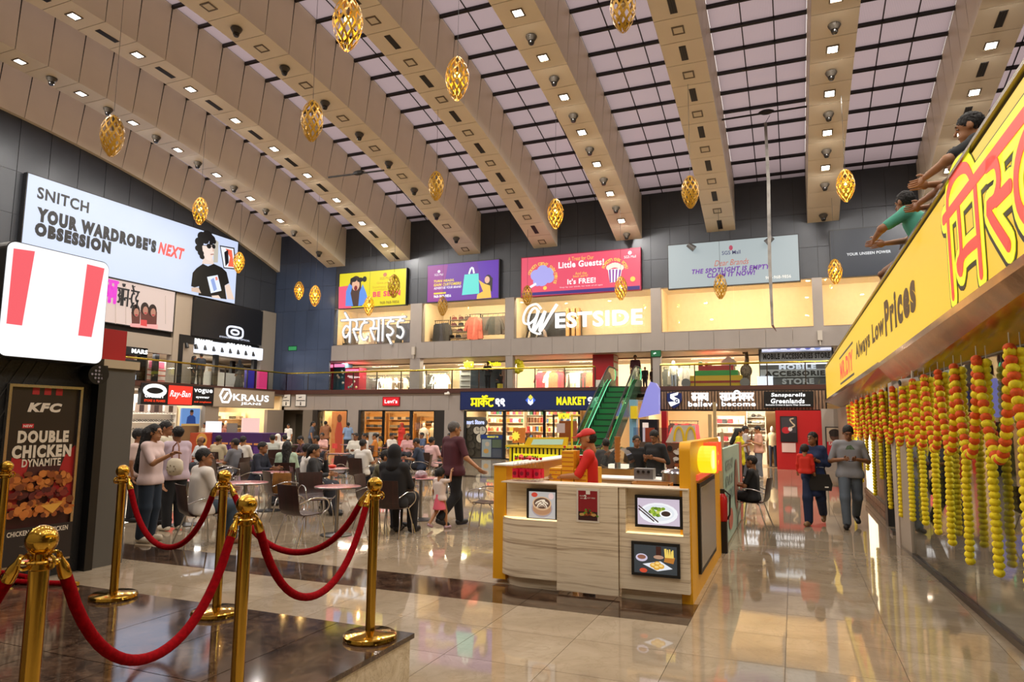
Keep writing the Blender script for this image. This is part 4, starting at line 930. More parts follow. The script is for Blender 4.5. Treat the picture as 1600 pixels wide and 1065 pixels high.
mb = MB(); mb.fbox(gf, 0, GL, 0, .06, -.03, .03); mb.fbox(gf, 0, GL, 2.36, 2.44, -.03, .03); mb.build('sill', mat('#3a342e', .3, .6), sr)
mb = MB(); mb.box(1.36, 1.75, 11.5, 11.9, 0, 2.4); mb.build('pillar', mat('#b5aaa0', .4), sr)
mb = MB(); mb.fbox(gf, -.02, .72, 0, 2.4, -.08, .03); mb.build('pillar_panel', mat('#a3978a', .4), sr)
mb = MB(); mb.box(5.2, 5.3, -3, 27, 0, 2.72); mb.build('shop_wall', mat('#8a7a68', .6), sr)
for y, p in ((4.5, 75), (8.5, 75)): area('shop_light', (3.3, y, 2.68), 1.4, p*K_SHOP, (1, .9, .75), size_y=1.0)
mb = MB(); mb.box(1.62, 1.72, 14.3, 18.6, .28, 2.3); mb.build('stone_display_panel', mat('#6e4a2c', .6, var=.6, scale=5, bump=1.), sr)
mb = MB(); mb.box(1.55, 1.9, 14.2, 18.8, 0, .28); mb.build('plinth', mat('#4a3a2c', .6), sr)
for k in range(12):
    for j in range(2):
        mb = MB(); mb.box(1.53, 1.55, 14.25+.37*k+.18*j, 14.25+.37*k+.18*j+.34, .02+.13*j, .13+.13*j); mb.build('brick', mat('#6a4a34', .6, var=.3), sr)
mb = MB(); mb.box(1.56, 1.62, 17.1, 18.5, .3, 2.2); mb.build('light_strip', E_('#ffe9c0', 3.2), sr)
mb = MB(); mb.box(1.48, 1.62, 13.9, 14.25, 0, 2.36); mb.build('post', M_BLACK, sr)
mb = MB(); mb.box(1.5, 1.62, 12.9, 13.15, .05, 2.36); mb.box(1.42, 1.68, 12.85, 13.2, 0, .06); mb.build('post', M_STEEL, sr)
mb = MB(); mb.box(1.56, 1.60, 12.0, 12.9, .02, 2.3); mb.build('door_panel', mat('#55483a', .5, var=.2), sr)
mb = MB(); mb.box(1.6, 1.8, 19, YB, 0, 2.4); mb.build('side_wall', mat('#8c7c6c', .5), sr)
t = thing('security_camera', 'white bullet camera under the golden soffit on the right', 'camera', (1.33, 10.2, 2.33))
mb = MB(); p = onX(1420, 598, 1.33); mb.cyl(p+Vector((-.10, -.04, 0)), p+Vector((.10, .02, .03)), .045, .045, 12); mb.build('body', M_WHITE, t, True, 40)
mb = MB(); mb.cyl(p+Vector((-.108, -.042, -.001)), p+Vector((-.098, -.04, 0)), .036, .036, 12); mb.build('lens', M_BLACK, t, True, 40); mb = MB(); mb.cyl(p+Vector((.04, 0, .03)), p+Vector((.05, 0, .22)), .015); mb.build('bracket', M_WHITE, t)
# ------------------------------------------------------------------ marigold garlands
def flower_mesh(col, nm):
    mb = MB(); nu, nv = 14, 7; mb.ell((0, 0, 0), (.038, .038, .036), nu, nv)
    r_ = random.Random(5); V = []
    for i, v in enumerate(mb.V):
        k = (i-1) % nu; s_ = 1+(.10 if k % 2 else -.07)*(1 if 0 < i < len(mb.V)-1 else 0)+r_.uniform(-.04, .04); V.append((v[0]*s_, v[1]*s_, v[2]*(1+r_.uniform(-.06, .06))))
    mb.V = V; return mb.data(nm, mat(col, .75, var=.2, scale=40), 80)
FY, FO = flower_mesh('#f4d816', 'flower'), flower_mesh('#e2570f', 'flower')
GY = [4.85, 5.62, 6.5, 7.3, 8.0, 8.75, 9.5, 10.3, 11.2, 12.2, 13.2, 14.4, 15.6, 16.9, 18.2, 19.6]
GXs = [1.46-.022*(y-5)/2 if y < 12 else 1.36 for y in GY]; GZ = 2.31
POSN = ['nearest', 'second', 'third', 'fourth', 'fifth', 'sixth', 'seventh', 'eighth', 'ninth', 'tenth', 'eleventh', 'twelfth', 'thirteenth', 'fourteenth', 'fifteenth', 'sixteenth']
def string(pts, lb, far, alt, nm):
    t = thing('garland', lb, 'garland', (pts[-1][0], pts[-1][1], min(p[2] for p in pts)-.04), 0, nm)
    if far:
        mb = MB()
        for i, p in enumerate(pts): mb.mat(1 if (alt and i % 2 == 0) else 0).ell(p, (.039, .039, .036), 8, 5)
        o = mb.build('flower', [FY.materials[0], FO.materials[0]], t, True, 60); o['kind'] = 'stuff'
    else:
        for i, p in enumerate(pts):
            o = link('flower', FO if (alt and i % 2 == 0) else FY, t, Vector(p)-t.location, (random.uniform(-.2, .2), random.uniform(-.2, .2), random.uniform(0, 6)))
    mb = MB(); mb.cyl(Vector(pts[0]), Vector((pts[0][0], pts[0][1], 2.40)), .004, .004, 5); mb.build('hook', mat('#cfc8ba', .4), t)
for i, (x, y) in enumerate(zip(GXs, GY)):
    far = i > 8; zb = [.50, .58, .62, .60, .64, .62, .66, .58, .52, .5, .9, .55, .9, .6, .9, .6][i]
    n = int((GZ-zb)/.055); rnd = random.Random(i); sw = rnd.uniform(-.02, .02)
    string([(x+sw*(k/n)+rnd.uniform(-.004, .004), y+.12*(k/n)+rnd.uniform(-.004, .004), GZ-.05-.055*k) for k in range(n+1)], 'yellow marigold string hanging under the fascia, %s from the near end' % POSN[i], far, False, 'hanging yellow marigold strings')
    if i < len(GY)-1:
        x2, y2 = GXs[i+1], GY[i+1]; P = []; m_ = 22; dep = .78
        raw = [(x-.06+(x2-x)*u, y+(y2-y)*u, GZ-.02-dep*(1-abs(2*u-1)**2.0)) for u in [j/400 for j in range(401)]]
        P = [raw[0]]; acc = 0
        for a, b in zip(raw, raw[1:]):
            acc += math.dist(a, b)
            if acc >= .055: P.append(b); acc = 0
        string(P, 'orange and yellow marigold swag, %s from the near end' % POSN[i], far, True, 'marigold swags under the fascia')
# ------------------------------------------------------------------ enclosing backs of the shops
eb = struct('wall_shop_backs')
mb = MB(); mb.box(-34, 12, 37.4, 37.5, -.1, 8.3); mb.box(-34, -33.9, -7, 37.5, -.1, 8.3); mb.box(-34, -27.2, YB+.2, YB+.3, 4.9, 14); mb.box(-27.3, -23.3, 33.4, 33.5, 5.5, 8.2); mb.box(-23.5, -23.4, YB+.2, 33.3, 5.5, 8.2); mb.box(5.9, 6, YB+.2, 33.3, 5.5, 8.2)
mb.build('shop_wall', M_CREAM, eb)
mb = MB(); mb.box(-30.2, -24.6, YB+.9, YB+1., 0, 3.06); mb.build('corridor_wall', mat('#6a6052', .6), eb)
mb = MB(); mb.box(-25.9, -24.9, YB+.86, YB+.9, 0, 2.1); mb.build('corridor_door', mat('#3d382c', .5), eb)
LY = [onX(u, 640, -26).y for u in (204, 327, 417)]
mb = MB(); mb.box(-30, -26.1, LY[1], LY[1]+.15, 0, 3.06); mb.box(-30, -26.1, 30.1, 30.25, 0, 3.06); mb.box(-30, -26.1, 12, 12.1, 0, 3.06); mb.build('partition', M_CREAM, eb)
mb = MB(); mb.box(-26.15, -25.95, 6, LY[0], 0, 3.06); mb.box(-26.15, -25.95, LY[1]-.3, LY[1]+.55, 0, 3.06); mb.box(-26.15, -25.95, LY[2], YB-.1, 0, 2.3); mb.build('pier', mat('#8d8072', .5), eb)
for y0, y1, p, c in ((LY[0]-2, LY[1], 210, (1, .95, .86)), (LY[1], 30, 190, (1, .84, .6))): area('shop_light', (-28, (y0+y1)/2, 2.9), 2.4, p*K_SHOP, c, size_y=y1-y0-1)
# ------------------------------------------------------------------ dumpling kiosk in the middle
BK = thing('food_kiosk', 'pale wood-laminate dumpling kiosk with yellow side walls and lit food pictures', 'kiosk', (-2.0, 8.5, 0))
YLW = mat('#e8a714', .4)
FY0 = 7.02
# curved left front
def curve_front(z0, z1, off, m, nm, x1=-2.345):
    P = []
    for i in range(13):
        a = math.pi/2*i/12; P.append((-2.75-(.37-off)*math.sin(a), FY0+off+.42-(.42)*math.cos(a)))
    poly = [(x1, FY0+off+.55), (x1, FY0+off)]+P+[(P[-1][0], FY0+off+.55)]
    mb = MB(); n = len(poly); V = [(x, y, z) for z in (z0, z1) for x, y in poly]
    mb.add(V, [tuple(range(n)), tuple(range(n, 2*n))[::-1]]+[(i, n+i, n+(i+1) % n, (i+1) % n) for i in range(n)]); return mb.build(nm, m, BK, True, 50)
curve_front(0, .10, .06, M_LAM, 'plinth'); curve_front(.11, .715, 0, M_LAM, 'front_panel'); curve_front(.715, .722, .01, E_('#ffd898', 2.0), 'lit_ledge')
mb = MB(); mb.box(-2.98, -2.345, 7.16, 7.22, .722, 1.10); mb.build('front_panel', M_LAM, BK)
mb = MB(); mb.box(-2.335, -1.685, 6.98, 7.06, .03, 1.10); mb.build('front_panel', M_LAM, BK)
mb = MB(); mb.box(-1.675, -1.075, 7.07, 7.14, 0, .10); mb.build('plinth', M_LAM, BK)
mb = MB(); mb.box(-1.675, -.985, 7.0, 7.08, .11, .655); mb.build('front_panel', M_LAM, BK)
mb = MB(); mb.box(-1.675, -.985, 7.11, 7.17, .655, 1.10); mb.box(-1.675, -1.61, 7.0, 7.11, .655, 1.10); mb.box(-1.04, -.985, 7.0, 7.11, .655, 1.10); mb.build('front_panel', M_LAM, BK)
mb = MB(); mb.box(-1.61, -1.04, 7.01, 7.11, .650, .658); mb.build('lit_ledge', E_('#ffd898', 2.0), BK)
mb = MB(); mb.box(-2.98, -.985, 6.99, 7.30, 1.10, 1.112); mb.build('counter_top', mat('#d9cdb8', .35), BK)
mb = MB(); mb.box(-3.14, -2.99, 7.16, 9.9, .04, 1.27); mb.build('side_wall', YLW, BK); mb = MB(); mb.box(-3.15, -2.9, 7.14, 9.9, 1.27, 1.285); mb.build('side_top', M_WHITE, BK)
mb = MB(); mb.box(-2.98, -2.84, 7.25, 9.9, .95, 1.06); mb.build('side_shelf', M_LAM, BK)
# right yellow wall with rounded upper corners
fr = right((-.98, 9.95, 0)); Wd = 2.93
Wd = 2.86; poly = [(0, 0), (Wd, 0)]+arc(Wd-.10, 1.57-.10, .10, 0, 90, 8)+arc(.10, 1.57-.1, .10, 90, 180, 8)
fr2 = Fr((-1.08, 7.09, 0), (0, 1, 0), (0, 0, 1)); mb = MB(); mb.prism(poly, fr2, 0, .11); mb.build('side_wall', YLW, BK, True, 40)
ob = Fr((-.97, 0, 0), (0, 1, 0), (0, 0, 1))
bd = MB(); bd.fbox(ob, 7.55, 9.05, .2, 1.13, 0, .03); bd = bd.build('notice_board', M_BLACK, BK)
mb = MB(); mb.fbox(ob, 7.6, 9.0, .25, 1.08, .03, .034); mb.build('board_face', mat('#8f857c', .25), bd)
lg = MB(); lg.prism([(8.05+a*.42, 1.36+b*.15) for a, b in arc(0, 0, 1, 0, 360, 24)[:-1]], ob, .0, .14); lg = lg.build('lit_logo', E_('#ffd21a', 1.25), BK)
mb = MB()
for a in (8.2, 8.62): mb.fbox(ob, a, a+.1, 1.2, 1.54, .0, .15)
mb.build('logo_mark', E_('#f0502a', 1.), BK)
mb = MB(); mb.fbox(ob, 8.25, 8.6, 1.34, 1.4, .145, .15); mb.build('logo_mark', E_('#f0502a', 1.), BK)
mb = MB(); mb.fbox(ob, 7.5, 9.1, 1.16, 1.22, .0, .02); mb.build('red_strip', E_('#e8563a', .9), BK)
area('logo_glow', (-.78, 8.05, 1.36), .2, 2.2, (1, .8, .2), (0, math.pi/2, 0))
# screens
def screen(x0, x1, z0, z1, y, lb):
    mb = MB(); f = back((x0, y, z0)); w, h = x1-x0, z1-z0; b = .028
    mb.fbox(f, -b, w+b, -b, h+b, -.035, .012); sc = mb.build('screen', M_BLACK, BK); tag(sc, lb)
    mb = MB(); mb.fbox(f, 0, w, 0, h, .012, .0135); return sc, f, w, h, mb
sc, f, w, h, mb = screen(-2.69, -2.39, .73, 1.01, 7.10, 'lit picture of dumplings in a bamboo steamer'); mb.build('picture', E_('#b9b4b0', .9), sc)
p = Poster(f.at(0, 0, .0135), w, h, sc, .0012)
p.ell(.5, .38, .4, .34, E_('#9b8f94')); p.ell(.5, .36, .36, .26, E_('#b08a6c')); p.rect(.16, .34, .84, .56, E_('#a87c5a')); p.ell(.5, .34, .34, .2, E_('#a87c5a')); p.ell(.5, .56, .36, .26, E_('#c9a27c')); p.ell(.5, .57, .31, .21, E_('#5e4436'))
for a, b, r in ((.36, .6, .5), (.5, .66, .2), (.62, .6, -.4), (.5, .5, .1), (.4, .5, .8), (.62, .5, -.9)): p.ell(a, b, .13, .05, E_('#e4d4bc'), rot=r); p.ell(a, b-.02, .1, .02, E_('#7c5c46'), rot=r)
p.ell(.22, .88, .12, .09, E_('#c04030')); p.ell(.85, .85, .1, .12, E_('#d8b8b0')); p.done()
sc, f, w, h, mb = screen(-1.50, -1.08, .74, 1.0, 7.08, 'lit picture of green salad and dip on a white plate'); mb.build('picture', E_('#cdbfd0', .95), sc)
p = Poster(f.at(0, 0, .0135), w, h, sc, .0012); p.ell(.5, .45, .46, .40, E_('#eef0f4')); p.ell(.5, .47, .38, .31, E_('#dfe4ea'))
for i in range(26): p.ell(.3+.34*rr.random(), .5+.28*(rr.random()-.5), .05, .06, E_(rr.choice(['#7a9a2a', '#98b83a', '#c4cc62', '#5c7a22', '#d8d890'])), 7)
p.ell(.68, .44, .15, .14, E_('#f4f4f4')); p.ell(.68, .45, .11, .10, E_('#3c2c24')); p.line([(.03, .72), (.5, .12)], .012, E_('#3a2018')); p.line([(.03, .6), (.4, .14)], .012, E_('#3a2018')); p.done()
sc, f, w, h, mb = screen(-1.52, -1.10, .285, .555, 6.985, 'lit picture of fried snacks, fries and a cold drink'); mb.build('picture', E_('#3e4448', .7), sc)
p = Poster(f.at(0, 0, .0135), w, h, sc, .0012); p.poly([(.2, .32), (.55, .1), (.9, .22), (.62, .46)], E_('#e0e4ec'))
for a, b in ((.45, .3), (.55, .36), (.63, .28), (.53, .23)): p.ell(a, b, .08, .09, E_('#d8a23c')); p.ell(a, b+.02, .05, .04, E_('#f0cf80'))
p.ell(.18, .55, .14, .14, E_('#c8c0d4')); p.ell(.18, .57, .1, .08, E_('#8a5a48')); p.rect(.52, .6, .64, .98, E_('#3a1a14')); p.ell(.58, .6, .12, .07, E_('#b08a72'))
p.poly([(.7, .45), (.92, .4), (.96, .62), (.74, .68)], E_('#b0702c'))
for i in range(9): a = .74+.022*i; p.line([(a, .6), (a+.04*(rr.random()-.5), .84+.08*rr.random())], .012, E_('#e8c860'))
p.ell(.22, .1, .09, .08, E_('#c84a30')); p.done()
f = back((-2.10, 6.978, .755)); mb = MB(); mb.fbox(f, -.02, .225, -.02, .325, 0, .003); pn = mb.build('paper_poster', mat('#d8cfc0', .6), BK); tag(pn, 'red paper poster taped to the middle panel')
p = Poster(f.at(0, 0, .003), .205, .30, pn, .0008); p.rect(0, 0, 1, 1, mat('#8f1620', .5)); p.rect(0, 0, 1, .3, mat('#3a1414', .5)); p.rect(.4, .88, .62, 1, M_WHITE); p.txt('2', .37, .79, .14, .14, M_WHITE, bold=.05); p.txt('VEG MOMO', .2, .82, .26, .04, M_WHITE); p.txt('BUY', .2, .74, .16, .04, M_WHITE); p.txt('GET FREE', .68, .76, .42, .04, M_WHITE)
for i in range(30): a = rr.gauss(.5, .16); p.ell(a, .16+.26*rr.random()*max(0, 1-abs(a-.5)*2.4), .06, .035, mat(rr.choice(['#3a7a22', '#5a9a2a', '#b86a1c', '#4a2a12', '#8a3a1c']), .5), 7)
p.ell(.2, .2, .13, .05, mat('#c8a05a', .5)); p.ell(.82, .2, .13, .05, mat('#c8a05a', .5)); p.done()
# inside: back counter and front work shelf
mb = MB(); mb.box(-2.84, -1.09, 9.45, 9.95, .0, .98); mb.build('back_counter', M_LAM, BK); mb = MB(); mb.box(-2.84, -1.09, 9.42, 9.97, .98, 1.0); mb.build('back_counter_top', M_WHITE, BK)
mb = MB(); mb.box(-1.9, -1.09, 7.3, 7.75, .9, .93); mb.box(-2.84, -2.25, 7.95, 8.75, .9, .99); mb.build('work_shelf', M_LAM, BK)
mb = MB(); mb.box(-2.2, -2.0, 9.415, 9.42, .72, .84); mb.build('socket_plate', M_WHITE, BK); mb = MB(); mb.cyl((-2.12, 9.41, .79), (-2.12, 9.37, .79), .03, .03, 10); mb.build('plug', M_BLACK, BK)
# things on the kiosk
def make_bottle(lb, red=True):
    t = thing('water_bottle', lb, 'bottle')
    mb = MB(); mb.lathe([(.02, 0), (.036, .004), (.038, .02), (.036, .16), (.03, .185), (.014, .215), (.013, .235)], 14); mb.build('body', glass((.97, .98, .98), .9, 'bottle_plastic', .05), t, False, 40)
    mb = MB(); mb.lathe([(.0392, .035), (.0392, .135)], 14, cap=False); mb.build('label', mat('#d81a3c' if red else '#3a8a4a', .4), t, False, 40)
    mb = MB(); mb.lathe([(.016, .23), (.017, .25), (.015, .256)], 10); mb.build('cap', mat('#e8e6e2' if not red else '#c41c34', .4), t, False, 40)
    mb = MB(); mb.cyl((0, -.0385, .085), (0, -.0400, .085), .022, .022, 10); mb.build('label_mark', mat('#8a1028', .4), t, False)
    return t
b0 = make_bottle('red-labelled water bottle in the front group at the left end of the counter'); b0['group'] = 'front water bottles'; first = True
for i in range(4):
    for j in range(2):
        loc = (-2.86+.083*i+.01*j, 7.12+.09*j, 1.112)
        bl_ = 'red-labelled water bottle at the left end of the kiosk counter, %s row, %s from left' % (('front', 'back')[j], ORDN[i])
        if first: b0.location = loc; first = False; b0['label'] = bl_
        else: dup(b0, loc, random.uniform(-.3, .3), bl_)
mk = thing('carton', 'yellow printed food carton stacked beside the man in the red cap', 'box')
mb = MB(); mb.box(-.075, .075, -.06, .06, 0, .052); mb.build('carton_body', mat('#e2a91a', .5), mk, False)
mb = MB(); mb.box(-.073, .073, -.0615, -.06, .018, .034); mb.build('print_band', mat('#c0701a', .5), mk, False)
mk['group'] = 'yellow cartons'; first = True
for i in range(3):
    for k in range(8 if i < 2 else 4):
        for j in range(2):
            if i == 0 and k > 3: continue
            loc = (-2.72+.16*i, 8.12+.14*j, .99+.053*k)
            bl_ = 'yellow food carton beside the red-capped man, %s %s stack, %s from below' % (('front', 'rear')[j], ('left', 'middle', 'right')[i], ORDN[k])
            if first: mk.location = loc; first = False; mk['label'] = bl_
            else: dup(mk, loc, random.uniform(-.03, .03), bl_)
for i in range(4): dup(b0, (-2.70+.082*i if i else -2.76, 8.56, .99+.0 if i < 0 else 1.2), 0, 'red-labelled water bottle standing behind the yellow cartons, '+ORDN[i]+' from the left', 'rear water bottles')
mb = MB(); mb.box(-2.85, -2.3, 8.46, 8.68, .99, 1.2); mb.single('carton_stack', mat('#e2a91a', .5), 'long yellow carton under the rear water bottles', 'box')
t = thing('cardboard_tray', 'open cardboard tray on the front counter of the kiosk', 'tray', (-1.42, 7.45, .93))
for a in ((-.2, .2, -.13, .13, 0, .008), (-.2, .2, -.13, -.122, 0, .2), (-.2, .2, .122, .13, 0, .2), (-.2, -.192, -.13, .13, 0, .2), (.192, .2, -.13, .13, 0, .2)):
    mb = MB(); mb.box(*a); mb.build('side', mat('#b88446', .6), t, False)
t = thing('steamer_pot', 'round steel steamer pot with a lid inside the kiosk', 'pot', (-1.42, 9.1, .98))
mb = MB(); mb.lathe([(.16, 0), (.19, .02), (.19, .14), (.2, .15)], 24); mb.build('pot', M_STEEL, t, False, 40); mb = MB(); mb.lathe([(.2, .15), (.19, .17), (.12, .19), (.03, .2), (.02, .22)], 24); mb.build('lid', M_CHROME, t, False, 40)
for s_ in (-1, 1): mb = MB(); mb.tube([(.19*s_, -.04, .1), (.24*s_, -.04, .11), (.24*s_, .04, .11), (.19*s_, .04, .1)], .01, 6); mb.build('handle', M_BLACK, t, False, 40)
mb = MB(); mb.box(-1.64, -1.09, 8.88, 9.32, .0, .98); mb.single('stand', M_STEEL, 'steel stand under the steamer pot inside the kiosk', 'stand')
t = thing('card_machine', 'grey counter scale on the back counter of the kiosk', 'scale', (-1.92, 9.55, 1.0)); mb = MB(); mb.box(-.13, .13, -.1, .1, 0, .14); mb.build('body', mat('#6f6f70', .4), t, False)
for i in range(3): mb = MB(); mb.cyl((-.07+.07*i, -.1, .1), (-.07+.07*i, -.115, .1), .02, .02, 10); mb.build('knob', M_BLACK, t, False)
# ---- burger kiosk behind (yellow arches)
mk2 = thing('burger_kiosk', 'burger counter with a white sloped board bearing two yellow arches', 'kiosk', (-2.2, 13.6, 0))
Yk = 13.5
def pk(u, v, y=Yk): return onY(u, v, y)
def quadbox(pts, y, d, m, nm, par):
    mb = MB(); mb.prism([(p.x, p.z) for p in pts], back((0, y, 0)), -d, 0); return mb.build(nm, m, par)
quadbox([pk(1040, 691), pk(1085, 691), pk(1083, 664), pk(1053, 664)], Yk, .3, mat('#cfc8bc', .45), 'sign_board', mk2)
fr = back((pk(1070, 680).x, Yk, 0)); c = pk(1070, 678)
mb = MB(); f = back(c)
for s_ in (-1, 1): mb.stroke([(s_*.11+.09*math.cos(a), -.13+.26*math.sin(a)) for a in [math.pi*i/14 for i in range(15)]], .035, f, .0, .02)
mb.build('arches', mat('#e3b012', .4, emit=.5), mk2)
quadbox([pk(1042, 742), pk(1090, 742), pk(1090, 691.5), pk(1042, 691.5)], Yk-.02, .06, mat('#6a4432', .5), 'poster_board', mk2)
p = Poster(back((pk(1042, 742).x, Yk-.02, pk(1042, 742).z)), pk(1090, 742).x-pk(1042, 742).x, pk(1042, 691).z-pk(1042, 742).z, mk2)
for i in range(34): p.ell(.3+.4*rr.random(), .2+.6*rr.random(), .1, .06, mat(rr.choice(['#3a2018', '#8a5a40', '#c9b8a8', '#a0522a', '#d8cfc8']), .5), 8)
p.ell(.12, .82, .09, .09, mat('#221a18', .5)); p.done()
mb = MB(); mb.box(pk(935, 760).x, pk(1092, 760).x, Yk, Yk+.9, 0, .86); mb.build('counter', mat('#b9a890', .5), mk2)
mb = MB(); mb.box(pk(985, 730).x, pk(1035, 730).x, Yk+.05, Yk+.4, .86, 1.06); mb.build('counter_screen', mat('#d7dccf', .3), mk2)
quadbox([pk(1008, 690, 15), pk(1022, 690, 15), pk(1022, 668, 15), pk(1008, 668, 15)], 15.0, .04, mat('#8a3418', .5), 'menu_board', mk2)
mb = MB(); a = pk(990, 700, 15.2); b = pk(1045, 668, 15.2); mb.box(a.x, b.x, 15.2, 15.22, .8, b.z); mb.build('acrylic_screen', glass((.75, .76, .85), .8), mk2)
quadbox([pk(996, 720, 14.9), pk(1012, 720, 14.9), pk(1018, 690, 14.9), pk(996, 690, 14.9)], 14.9, .04, mat('#4a3a30', .5), 'menu_board', mk2)
t = thing('display_case', 'domed glass display case with lit food on the counter behind the kiosk', 'display case', onY(962, 735, 11.6)); t.location.z = 0
mb = MB(); a = onY(938, 735, 11.6); b = onY(985, 735, 11.6); mb.box(a.x, b.x, 11.6, 12.1, 0, .98); mb.build('base', mat('#a5783c', .5), t)
mb = MB(); P = [(.55*math.cos(x), .36*math.sin(x)) for x in [math.pi*i/12 for i in range(13)]]; mb.prism([(q*(b.x-a.x)/1.1, z) for q, z in P], back(((a.x+b.x)/2, 12.05, .98)), 0, .45); mb.build('dome', glass((.9, .93, .95), 1.2), t, True, 40)
mb = MB(); mb.box(a.x+.1, b.x-.1, 11.75, 11.95, .98, 1.05); mb.build('lit_shelf', E_('#fff4d8', 1.1), t)
t = thing('cone_stack', 'tall stack of wafer cones in a clear holder above the kiosk counter', 'cones', onY(965, 722, 11.5))
t.location.z = 1.0; c = onY(965, 722, 11.5)
for k in range(7): mb = MB(); mb.cyl((c.x, 11.5, 1.08+.06*k), (c.x, 11.5, 1.17+.06*k), .03, .055, 10); mb.build('cone', mat('#b8783a', .6), t, True, 40)
mb = MB(); mb.cyl((c.x, 11.5, 1.0), (c.x, 11.5, 1.1), .05, .05, 10); mb.build('holder', M_STEEL, t)
# ---- mint poster board and extinguisher right of the kiosk
t = thing('poster_board', 'pale mint advertising board with grey lettering standing beyond the yellow wall', 'board', (-.95, 11.8, 0))
mb = MB(); mb.box(-1.0, -.95, 10.35, 13.4, .03, 1.40); mb.build('panel', mat('#9fb9aa', .5), t)
mb = MB(); mb.box(-1.0, -.945, 13.4, 14.0, .03, 1.42); mb.build('red_panel', mat('#b8483c', .5), t)
f = left((-.945, 10.35, .05)); p = Poster(f, 3.0, 1.33, t); G_ = mat('#7a8a84', .5)
for k, wd in enumerate(('GREAT', 'DAY', 'AHEAD')): p.txt(wd, .3, .82-.17*k, .45, .12, G_, bold=.03)
p.ell(.72, .5, .14, .3, mat('#a06a58', .5)); p.ell(.72, .72, .09, .12, mat('#7a4a3a', .5)); p.ell(.3, .2, .12, .12, mat('#b85a4a', .5)); p.done()
mb = MB(); mb.box(-1.02, -.96, 10.2, 10.35, 0, 1.42); mb.build('post', mat('#b59a6a', .5), t)
t = thing('fire_extinguisher', 'red fire extinguisher beside the yellow kiosk wall', 'extinguisher', (-.95, 10.08, .42))
mb = MB(); mb.lathe([(.05, 0), (.062, .02), (.062, .32), (.03, .38)], 14); mb.build('cylinder', mat('#b01218', .3), t, False, 40); mb = MB(); mb.box(-.03, .03, -.03, .03, .38, .44); mb.build('valve', M_BLACK, t, False); mb = MB(); mb.tube([(.03, 0, .42), (.1, 0, .36), (.09, 0, .1), (.06, 0, .03)], .012, 6); mb.build('hose', M_BLACK, t, False, 40)
mb = MB(); mb.box(-1.0, -.9, 10.02, 10.16, 0, .42); mb.single('stand', M_BLACK, 'black stand holding the fire extinguisher', 'stand')
for u, hh in ((1116, 1.95), (1126, 2.2), (1139, 1.6)):
    c = onZ(u, 800); mb = MB(); mb.box(-1.6+.1*(u-1116)/10, -1.54+.1*(u-1116)/10, 14.4, 14.46, 0, hh); mb.single('post', mat('#b7a37c', .5), {1116: 'short beige post left of the three behind the mint board', 1126: 'tallest beige post behind the mint board', 1139: 'lowest beige post right of the three behind the mint board'}[u], 'post')
# ---- yellow striped kiosk
yk = thing('food_kiosk', 'yellow and black striped dumpling kiosk with glowing lettering in front of the market', 'kiosk', (-7.3, 20.3, 0))
Y2 = 20.0
def k2(u, v, y=Y2): return onY(u, v, y)
xa, xb = k2(796, 700).x, k2(888, 700).x; zt2 = k2(840, 697).z
mb = MB(); mb.box(xa, xb, Y2, Y2+1.2, .02, zt2); mb.build('body', mat('#1d1a10', .5), yk)
for k in range(15):
    w = (xb-xa)/15; mb = MB(); mb.box(xa+w*k+.01, xa+w*k+w*.62, Y2-.03, Y2, .04, zt2-.06); mb.build('slat', mat('#e6d21e', .4), yk)
mb = MB(); mb.box(xa-.1, xb+.05, Y2-.08, Y2+1.2, zt2-.04, zt2+.02); mb.build('counter_top', mat('#d8bd22', .4), yk)
quadbox([k2(817, 697), k2(884, 697), k2(886, 683), k2(824, 683)], Y2+.05, .12, mat('#dcb81e', .4), 'menu_stand', yk)
quadbox([k2(829, 694.5), k2(878, 694.5), k2(880, 686), k2(833, 686)], Y2+.03, .02, E_('#b8cfae', .8), 'menu_screen', yk)
for wd, u0, u1, v in (('MOMO ON', 806, 842, 714), ('THE MOVE', 842, 868, 721)):
    a, b = k2(u0, v), k2(u1, v); text(wd, back(((a.x+b.x)/2, Y2-.035, a.z)), b.x-a.x, .13, mat('#15130c', .5), yk, bold=.03, c0=.04, ext=.02)
a, b = k2(803, 714), k2(872, 714); mb = MB(); mb.box(a.x, b.x, Y2-.06, Y2-.035, k2(840, 724).z, k2(840, 709).z); mb.build('lit_panel', E_('#e8e022', 1.), yk)
for u, v in ((816, 713), (829.5, 715), (864, 722)): c = k2(u, v); mb = MB(); mb.cyl((c.x, Y2-.1, c.z), (c.x, Y2-.07, c.z), .075, .075, 14); mb.build('dumpling_disc', E_('#f06a5a', 1.), yk, True, 40)
for u in (860, 889): c = k2(u, 690); mb = MB(); mb.tube([(c.x, Y2+.3, .9), (c.x, Y2+.3, k2(u, 648).z), (c.x, Y2+1.1, k2(u, 648).z)], .035, 6); mb.build('post', mat('#1c1a14', .4) if u < 880 else mat('#d8bd22', .4), yk)
quadbox([k2(866, 690), k2(888, 690), k2(888, 657), k2(866, 657)], Y2+.5, .4, mat('#8a4a1c', .5), 'menu_cabinet', yk)
quadbox([k2(868, 676), k2(881, 676), k2(881, 661), k2(868, 661)], Y2+.09, .02, mat('#b9a8a8', .5), 'notice', yk)
a, b = k2(867, 649.5), k2(886, 649.5); text('WOW', back(((a.x+b.x)/2, Y2+.3, a.z)), b.x-a.x, .18, E_('#f0e020', 1.2), yk, bold=.05, ext=.04)
t = thing('menu_card', 'orange paper menu with a yellow burst on a stand at the striped kiosk', 'menu', k2(806, 697)); quadbox([k2(797, 692), k2(816, 692), k2(817, 668), k2(798, 668)], Y2+.2, .03, mat('#c87a30', .5), 'card', t)
